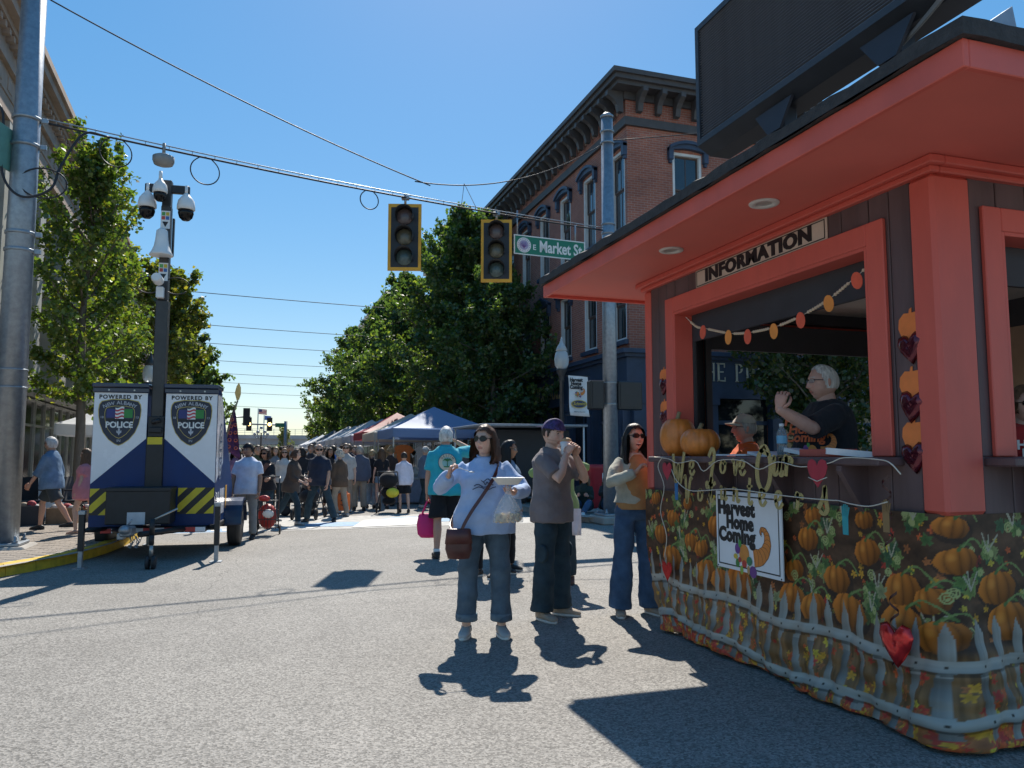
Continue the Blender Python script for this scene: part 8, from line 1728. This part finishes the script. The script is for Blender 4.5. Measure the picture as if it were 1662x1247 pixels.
C_ = [ # px, Y, H, face, label, top, bottom, extras
 (561, 19.3, 1.72, 175, 'man in sunglasses and pale shirt looking over the navy-tee man shoulder', (cloth('pale', (.42, .40, .38)), .9, -.1, .03), (KHAKI, 1.95, .4), dict(tone=LT, hair=dict(col=(.12, .08, .05)), glasses=('b', 'sq'))),
 (552, 18.2, 1.55, 30, 'grey curly-haired woman in brown jacket carrying an orange pumpkin bag', (cloth('brownjkt', (.10, .065, .045)), 1.95, -.15, .035), (cloth('beige', (.30, .25, .20)), 1.95, .4), dict(tone=LT, fem=True, hair=dict(col=(.42, .39, .34), curly=True, low=-.05, vol=.02))),
 (566, 21.3, 1.74, 5, 'broad man in dark navy shirt walking away among the tents', (NAVYC, 1.8, -.1, .04), (KHAKI, .95, .8), dict(tone=BR, w=1.2, hair=dict(col=(.12, .08, .06), low=-.05, vol=.005))),
 (584, 20.1, 1.68, -5, 'man in slate jacket and khaki trousers walking away', (cloth('slate', (.075, .09, .135)), 1.95, -.14, .04), (KHAKI, 1.97, .6), dict(tone=LT, w=1.12, hair=dict(col=(.34, .31, .28), low=-.06, vol=.012))),
 (604, 20.9, 1.58, -20, 'blonde-bun woman in black cardigan and pale jeans walking away', (BLKC, 1.9, -.18, .03), (denim('pale', (.20, .26, .33)), 1.95, .3), dict(tone=LT, fem=True, hair=dict(col=(.40, .30, .17), bun=True, low=-.05))),
 (620, 20.6, 1.62, 10, 'long-haired woman in black top and denim shorts seen from behind', (BLKC, .7, -.02, .02), (denim('short', (.16, .26, .40)), .40, .7), dict(tone=PK, fem=True, hair=dict(col=(.10, .055, .03), long=.42, low=-.03, short=False, vol=.015))),
 (634, 21.6, 1.66, -30, 'woman in dark coat at the tent counter beside the boy', (cloth('coat', (.05, .035, .03)), 1.95, -.25, .03), (BLKP, 1.95, .3), dict(tone=TN, fem=True, hair=dict(col=(.25, .17, .09), curly=True, vol=.02))),
 (656, 19.1, 1.50, 0, 'boy in white long-sleeved shirt, black cap and black shorts seen from behind', (cloth('whitels', (.66, .64, .74), .3), 1.95, -.14, .03), (BLKP, .85, 1.0), dict(tone=LT, hair=dict(col=(.05, .035, .025)), cap=(BLKC, 'cap'))),
 (690, 20.5, 1.66, -60, 'man in pale cap leaning towards the blue tent counter', (cloth('steelb', (.10, .14, .20)), .9, -.1, .03), (JEAND, 1.95, .4), dict(tone=TN, hair=dict(col=(.3, .28, .26)), cap=(cloth('palecap', (.55, .53, .5)), 'cap'))),
 (541, 22.0, 1.70, 20, 'man in periwinkle blue tee behind the navy-tee man', (cloth('peri', (.14, .22, .50)), .8, -.1, .03), (KHAKI, .95, .6), dict(tone=TN, hair=dict(col=(.04, .03, .02)))),
 (505, 23.5, 1.74, 170, 'young man in dark hoodie standing above the crowd', (cloth('hood', (.04, .035, .04)), 1.95, -.1, .04), (BLKP, 1.95, .4), dict(tone=TN, hair=dict(col=(.05, .03, .02), vol=.018))),
 (462, 19.6, 1.60, 175, 'woman in white blouse behind the brown-shirt woman', (cloth('blouse', (.55, .53, .5)), 1.4, -.1, .03), (JEAND, 1.95, .3), dict(tone=LT, fem=True, hair=dict(col=(.2, .12, .06), long=.2, low=-.03, short=False), glasses=('b', 'sq'))),
 (490, 21.0, 1.64, 5, 'woman in dark backpack walking away beside the hoodie man', (cloth('dk2', (.03, .03, .035)), 1.6, -.1, .03), (JEANB, 1.95, .3), dict(tone=BR, fem=True, hair=dict(col=(.03, .02, .015), long=.12, low=-.03, short=False))),
 (522, 24.5, 1.70, 0, 'man in black tee deep in the crowd before the tents', (BLKC, .8, -.1, .03), (JEANB, 1.95, .4), dict(tone=BR, hair=dict(col=(.02, .015, .012)))),
 (575, 25.0, 1.72, 185, 'man in maroon shirt facing out of the crowd', (cloth('maroon', (.12, .025, .03)), .9, -.1, .03), (KHAKI, 1.95, .4), dict(tone=LT, hair=dict(col=(.12, .08, .05)), beard=((.15, .1, .07), .6))),
 (448, 22.5, 1.66, 160, 'woman in grey cardigan in the crowd behind the cart woman', (cloth('cardi', (.22, .22, .24)), 1.9, -.15, .03), (BLKP, 1.95, .3), dict(tone=LT, fem=True, hair=dict(col=(.3, .2, .1), long=.18, low=-.03, short=False))),
 (418, 20.5, 1.68, 178, 'man in olive shirt behind the polo man', (cloth('olive', (.10, .10, .05)), .9, -.1, .03), (JEAND, 1.95, .4), dict(tone=TN, hair=dict(col=(.06, .04, .03)))),
 (383, 18.5, 1.62, 172, 'woman in mauve top close to the purple banner', (cloth('mauve', (.22, .12, .20)), .9, -.1, .03), (JEAND, 1.95, .3), dict(tone=TN, fem=True, hair=dict(col=(.04, .03, .02), long=.2, low=-.03, short=False))),
 (535, 19.9, 1.62, 200, 'dark-haired woman in black dress half hidden behind the navy-tee man', (BLKC, .5, -.3, .03), (BLKP, 1.6, .3), dict(tone=BR, fem=True, hair=dict(col=(.015, .012, .01), long=.2, low=-.03, short=False)))]
for px, Y, H_, fc, lb, tp, bt, ex in C_:
    e = dict(vox=.022); e.update(ex); s_ = 1 if int(px) % 2 else -1
    e.setdefault('pose', walk(s_, .16)); r_ = person((X_at(px, Y), Y), fc, H_, lb, tp, bt, (SHB if int(px) % 3 else SHG,), **e)
    if px == 552:
        h = r_['handR']; p = h['p']; ob_ = thing('orange_bag', (0, 0, 0), 'orange pumpkin-face bag carried by the grey curly-haired woman', 'bag'); m = MB(); m.bbox(p+np.array([-.14, -.05, -.55]), p+np.array([.14, .05, -.15]), .02); bo_ = m.build('bag_body', mat('bag_orange', (.72, .16, .03), .5, var=.1), ob_); m = MB(); m.tube([p+np.array([-.09, 0, -.16]), p+np.array([0, 0, 0.01]), p+np.array([.09, 0, -.16])], .010, 6); m.build('handle', mat('bag_orange', (.72, .16, .03)), ob_)
        for x in (-.05, .05): m = MB(); m.prism([(-.03, 0), (.03, 0), (0, .05)], p+np.array([x, -.051, -.33]), (1, 0, 0), (0, 0, 1), .003); m.build('printed_eye', M_INK, bo_)
        m = MB(); m.prism([(-.09, 0), (-.04, -.035), (.04, -.035), (.09, 0), (0, -.015)], p+np.array([0, -.051, -.40]), (1, 0, 0), (0, 0, 1), .003); m.build('printed_mouth', M_INK, bo_)
# ---- walkers on the brick pavement
person((X_at(86, 15.1), 15.1), 78, 1.64, 'grey-haired person in open denim shirt and shorts striding along the brick pavement', (denim('open', (.13, .21, .32)), 1.4, -.14, .04), (cloth('dkshort', (.05, .06, .065)), .85, .9), (SHB, None, SHB), tone=(.52, .29, .2), vox=.016, base=.13, lean=.05, hair=dict(col=(.48, .46, .44), low=-.06, vol=.016), glasses=('b', 'sq'), pose=dict(**walk(1, .5), armR=((.15, -.3, -1), (0, .1, -1)), armL=((-.15, .4, -1), (-.05, .6, -1))))
person((X_at(141, 14.3), 14.3), 80, 1.42, 'barefoot child in pink dress walking behind the trailer corner', (cloth('pink', (.58, .22, .25)), .7, -.22, .05), (cloth('pink2', (.50, .2, .22)), .5, 1.0), (mat('sandal', (.5, .3, .22), .6), None, mat('sandal', (.5, .3, .22))), tone=LT, fem=True, vox=.018, base=.13, hair=dict(col=(.12, .06, .03), long=.25, low=-.03, short=False), pose=dict(**walk(-1, .35)))
# ---- stroller, wagon
def stroller(c, rz_, label, hood):
    r = thing('stroller', c, label, 'stroller', None, rz_); m = MB()
    for x in (-.24, .24): m.tube([(x, .42, .12), (x, -.02, .55), (x, -.38, 1.0)], .014, 6); m.tube([(x, -.30, .12), (x, .0, .52)], .014, 6)
    m.tube([(-.24, -.38, 1.0), (.24, -.38, 1.0)], .018, 8); m.build('frame', M_DKSTEEL, r)
    for x in (-.26, .26):
        for y in (.42, -.30): m = MB(); m.lathe((x-.02, y, .13), [(.06, 0), (.13, .006), (.13, .034), (.06, .04)], 20, axis=(1, 0, 0)); m.build('wheel', M_RUB, r)
    m = MB(); m.ball((0, .06, .50), (.21, .30, .16), 14, 9); m.build('seat', BLKC, r); m = MB(); m.ball((0, -.12, .80), (.23, .26, .20), 14, 9); m.build('hood', hood, r); m = MB(); m.ball((.0, .02, .28), (.17, .2, .10), 12, 8); m.build('basket', BLKC, r); return r
stroller((X_at(632, 19.2), 19.2, 0), R(-15), 'black stroller with yellow bundle beside the boy in white', BLKC); m = MB(); m.ball((X_at(638, 18.75), 18.75, .50), (.16, .12, .12), 12, 8); tag(m.build('bundle', mat('yellow_bundle', (.62, .55, .04), .6)), 'bright yellow bundle hanging on the black stroller', 'bundle')
stroller((X_at(505, 17.9), 17.9, 0), R(160), 'dark stroller with grey hood pushed behind the striding navy-tee man', cloth('strgrey', (.06, .06, .07)))
m = MB(); wgn = thing('wagon', (X_at(485, 19.0), 19.0, 0), 'black folding wagon in the crowd behind the brown-shirt woman', 'wagon'); m.bbox((-.35, -.25, .3), (.35, .25, .68), .03); m.build('tub', BLKC, wgn)
for x in (-.28, .28):
    for y in (-.22, .22): m = MB(); m.lathe((x, y-.02, .12), [(.05, 0), (.12, .006), (.12, .034), (.05, .04)], 16, axis=(0, 1, 0)); m.build('wheel', M_RUB, wgn)
    m = MB(); m.box((x-.02, -.2, .12), (x+.02, .2, .31)); m.build('axle_bracket', M_DKSTEEL, wgn)
# ---- purple banner with the gold leaf tip
bp_ = thing('feather_banner', (0, 0, 0), 'purple patterned banner on a leaning pole with gold leaf tip behind the trailer', 'banner'); Yb = 17.2
pt_ = lambda a, b: gy(a, b, Yb); m = MB(); m.tube([pt_(355, 800), pt_(366, 715), pt_(380, 668), pt_(386, 650)], .018, 6); m.build('pole', mat('pole_wood', (.30, .22, .13), .6), bp_)
m = MB(); lf = [(384, 650), (381, 638), (384, 627), (388, 621), (391, 629), (391, 640), (388, 649)]; A = [pt_(*p) for p in lf]; m.add([tuple(p) for p in A]+[tuple(p+np.array([0, .03, 0])) for p in A], [tuple(range(7)), tuple(range(7, 14))[::-1]]+[(i, (i+1) % 7, (i+1) % 7+7, i+7) for i in range(7)]); m.build('leaf_tip', mat('gold_leaf_tip', (.62, .42, .14), .4, .3), bp_)
M_PUR = mat('purple_cloth', (.075, .02, .085), .7, var=.5, vscale=16, detail=1, bump=.3, bscale=9); m = MB(); rows = []
for t_ in np.linspace(0, 1, 10):
    l = np.array([379-17*t_**.8, 664+62*t_]); r_ = np.array([381+9*t_**.7, 664+84*t_]); rows.append([gy(*(l+(r_-l)*u), Yb+.05*math.sin(u*9+t_*3)) for u in np.linspace(0, 1, 8)])
m.loft(rows+[[p+np.array([0, .008, 0]) for p in r] for r in rows[::-1]], False, None, True, False); cl_ = m.build('cloth', M_PUR, bp_)
for q in range(9):
    u, t_ = (.3+.45*(q % 2)), .25+.08*q; l = np.array([379-17*t_**.8, 664+62*t_]); r_ = np.array([381+9*t_**.7, 664+84*t_]); c = gy(*(l+(r_-l)*u), Yb-.06); m = MB(); m.lathe(tuple(c), [(.022, 0), (.04, .001), (.04, .004), (.022, .005)], 12, axis=(0, -1, 0), cap=False); m.build('printed_ring', mat('ring_orange', (.45, .10, .06)), cl_)
# ---- booth staff
BK = cloth('booth_black', (.020, .022, .028), .3); k1 = person((3.72, 4.38), 78, 1.74, 'man in black festival tee and glasses gesturing inside the booth window', (BK, .95, -.1, .03), (JEAND, 1.95, .4), (SHB,), tone=(.52, .31, .24), w=1.28, belly=.06, fat=.6, vox=.011, base=KF-.02, hair=dict(col=(.55, .53, .50), recede=True, low=-.04, vol=.006), glasses=('b', 'thin'), head=(-.1, .0, 0), mouth=.2,
            pose=dict(armR=((.25, -.05, -1), (-.1, .5, -.7)), armL=('ik', (-.30, .48, 1.40), (-.4, .1, -1)), handL=dict(n=(.6, -.6, .2), dir=(-.1, -.2, 1), curl=.7)))
S_ = k1['sp']; fk1 = norm(k1['loc']((0, 1, 0))-k1['loc']((0, 0, 0))); rk1 = np.array([fk1[1], -fk1[0], 0]); ORT = mat('orange_tee_print', (.60, .12, .03), .6)
# chest print on the side turned to the street (left chest of the figure)
nrm_ = norm(fk1*.75-rk1*.66); ux_ = np.cross(np.array([0, 0, 1]), nrm_); oc = S_(.33)+nrm_*.262
for i, tx in enumerate(('Harvest', 'Home', 'Coming')): adopt(text('lettering', tx, .085, oc+np.array([0, 0, .075-.055*i])-ux_*.05, ux_, (0, 0, 1), ORT, None, depth=.003, bold=.003, shear=.15), k1)
pr_ = thing('tmp', (0, 0, 0), 'x', 'x'); cornucopia(pr_, oc+np.array([0, 0, -.10])+ux_*.05, ux_, (0, 0, 1), .17, .002)
for ch in list(pr_.children): adopt(ch, k1)
bpy.data.objects.remove(pr_)
ORN = cloth('orange_tee', (.72, .14, .03), .35); person((4.03, 5.75), 66, 1.68, 'smiling man in orange festival tee and pale cap sitting at the booth counter', (ORN, .95, -.05, .03), (JEAND, 1.95, .4), (SHB,), tone=(.62, .33, .25), w=1.05, vox=.011, fat=.2, seat=.99, hair=dict(col=(.35, .32, .30), low=-.04, vol=.006), cap=(cloth('tancap', (.50, .45, .38)), 'cap'), glasses=('b', 'thin'), head=(.05, .05, 0), open_=.6, pose=dict(legR=((.1, 1, -.1), (0, .1, -1)), legL=((-.1, 1, -.1), (0, .1, -1)), armL=('ik', (-.30, .40, 1.00), (-1, -.2, -.2)), armR=('ik', (-.02, .42, .98), (1, -.1, -.3)), handL=dict(n=(.2, 0, -1), dir=(.5, .8, -.1), curl=.4), handR=dict(n=(.2, 0, -1), dir=(-.4, .8, -.1), curl=.4)))
REDT = cloth('red_tee', (.42, .03, .03), .35); px3 = gy(1652, 600, 3.75); k3 = person((px3[0]+.03, 3.75), 150, 1.66, 'woman in red festival tee and sunglasses at the booth side window', (REDT, .95, -.1, .03), (BLKP, 1.95, .4), (SHB,), tone=PK, fem=True, w=1.12, vox=.012, base=KF-.12, hair=dict(col=(.16, .09, .055), long=.05, low=-.05, short=False, vol=.02), glasses=('b', 'sq'), head=(.25, 0, 0), open_=.4)
f3_ = norm(k3['loc']((0, 1, 0))-k3['loc']((0, 0, 0))); r3_ = np.array([f3_[1], -f3_[0], 0]); oc = k3['sp'](.34)+f3_*.19
for i, tx in enumerate(('Harvest', 'Home', 'Coming')): adopt(text('lettering', tx, .08, oc+np.array([0, 0, .06-.055*i])+f3_*.004*i, -r3_, (0, 0, 1), M_WHITE, None, depth=.003, bold=.003), k3)
# ---- far crowd, one mass
rc = np.random.RandomState(12); Vs, Fs_, Cs = MB(), None, []
pal = [(.03, .03, .035), (.05, .06, .10), (.35, .34, .34), (.20, .05, .05), (.10, .14, .22), (.42, .40, .44), (.07, .05, .04), (.12, .16, .10), (.5, .25, .1), (.02, .02, .02)]; hp_ = [(.04, .025, .02), (.10, .06, .035), (.22, .15, .08), (.4, .38, .35), (.02, .015, .012)]
for i in range(170):
    Y = 26+48*rc.rand()**1.3; X = rc.uniform(-1.6, 3.3); H_ = rc.uniform(1.52, 1.80); k_ = H_/1.75; n0 = len(Vs.v); c = pal[rc.randint(len(pal))]; b = pal[rc.randint(len(pal))]; hc = hp_[rc.randint(5)]
    def part(fn, col):
        a = len(Vs.v); fn(); Cs.append(np.tile(np.array(col), (len(Vs.v)-a, 1)))
    wx = rc.uniform(.9, 1.15); st_ = rc.uniform(-.12, .12)
    for s_ in (-1, 1):
        part(lambda: Vs.tube([(X+s_*.09*k_, Y+s_*st_, .04), (X+s_*.09*k_, Y+s_*st_*.5, .48*k_), (X+s_*.09*k_, Y, .92*k_)], [.05*k_, .065*k_, .09*k_], 6), b)
        part(lambda: Vs.tube([(X+s_*.19*k_*wx, Y, 1.40*k_), (X+s_*.24*k_*wx, Y-.02, 1.12*k_), (X+s_*.20*k_*wx, Y-.14, .90*k_)], [.055*k_, .045*k_, .035*k_], 6), c if rc.rand() < .6 else (.45, .28, .2))
    part(lambda: Vs.loft([np.stack([X+np.cos(np.arange(10)*math.pi/5)*a*k_*wx, Y+np.sin(np.arange(10)*math.pi/5)*bb2*k_, np.full(10, z*k_)], 1) for z, a, bb2 in ((.82, .17, .12), (1.0, .165, .125), (1.2, .175, .125), (1.38, .185, .11), (1.46, .10, .08), (1.50, .055, .055), (1.56, .05, .05))]), c)
    part(lambda: Vs.ball((X, Y, 1.63*k_), (.078*k_, .095*k_, .115*k_), 9, 7), (.48, .30, .22)); back = rc.rand() < .6
    part(lambda: Vs.ball((X, Y+(-.015 if back else .02), 1.66*k_), (.088*k_, .10*k_, .10*k_), 9, 6), hc)
o = Vs.build('distant_crowd', mat('crowd_cloth', (1, 1, 1), .8, var=.2, attr='Col', bump=.2, bscale=12)); sheet_attr(o.data, np.concatenate(Cs)); tag(o, 'dense far crowd filling the street between tents and trees', 'crowd', None, 'stuff')
run_jobs()
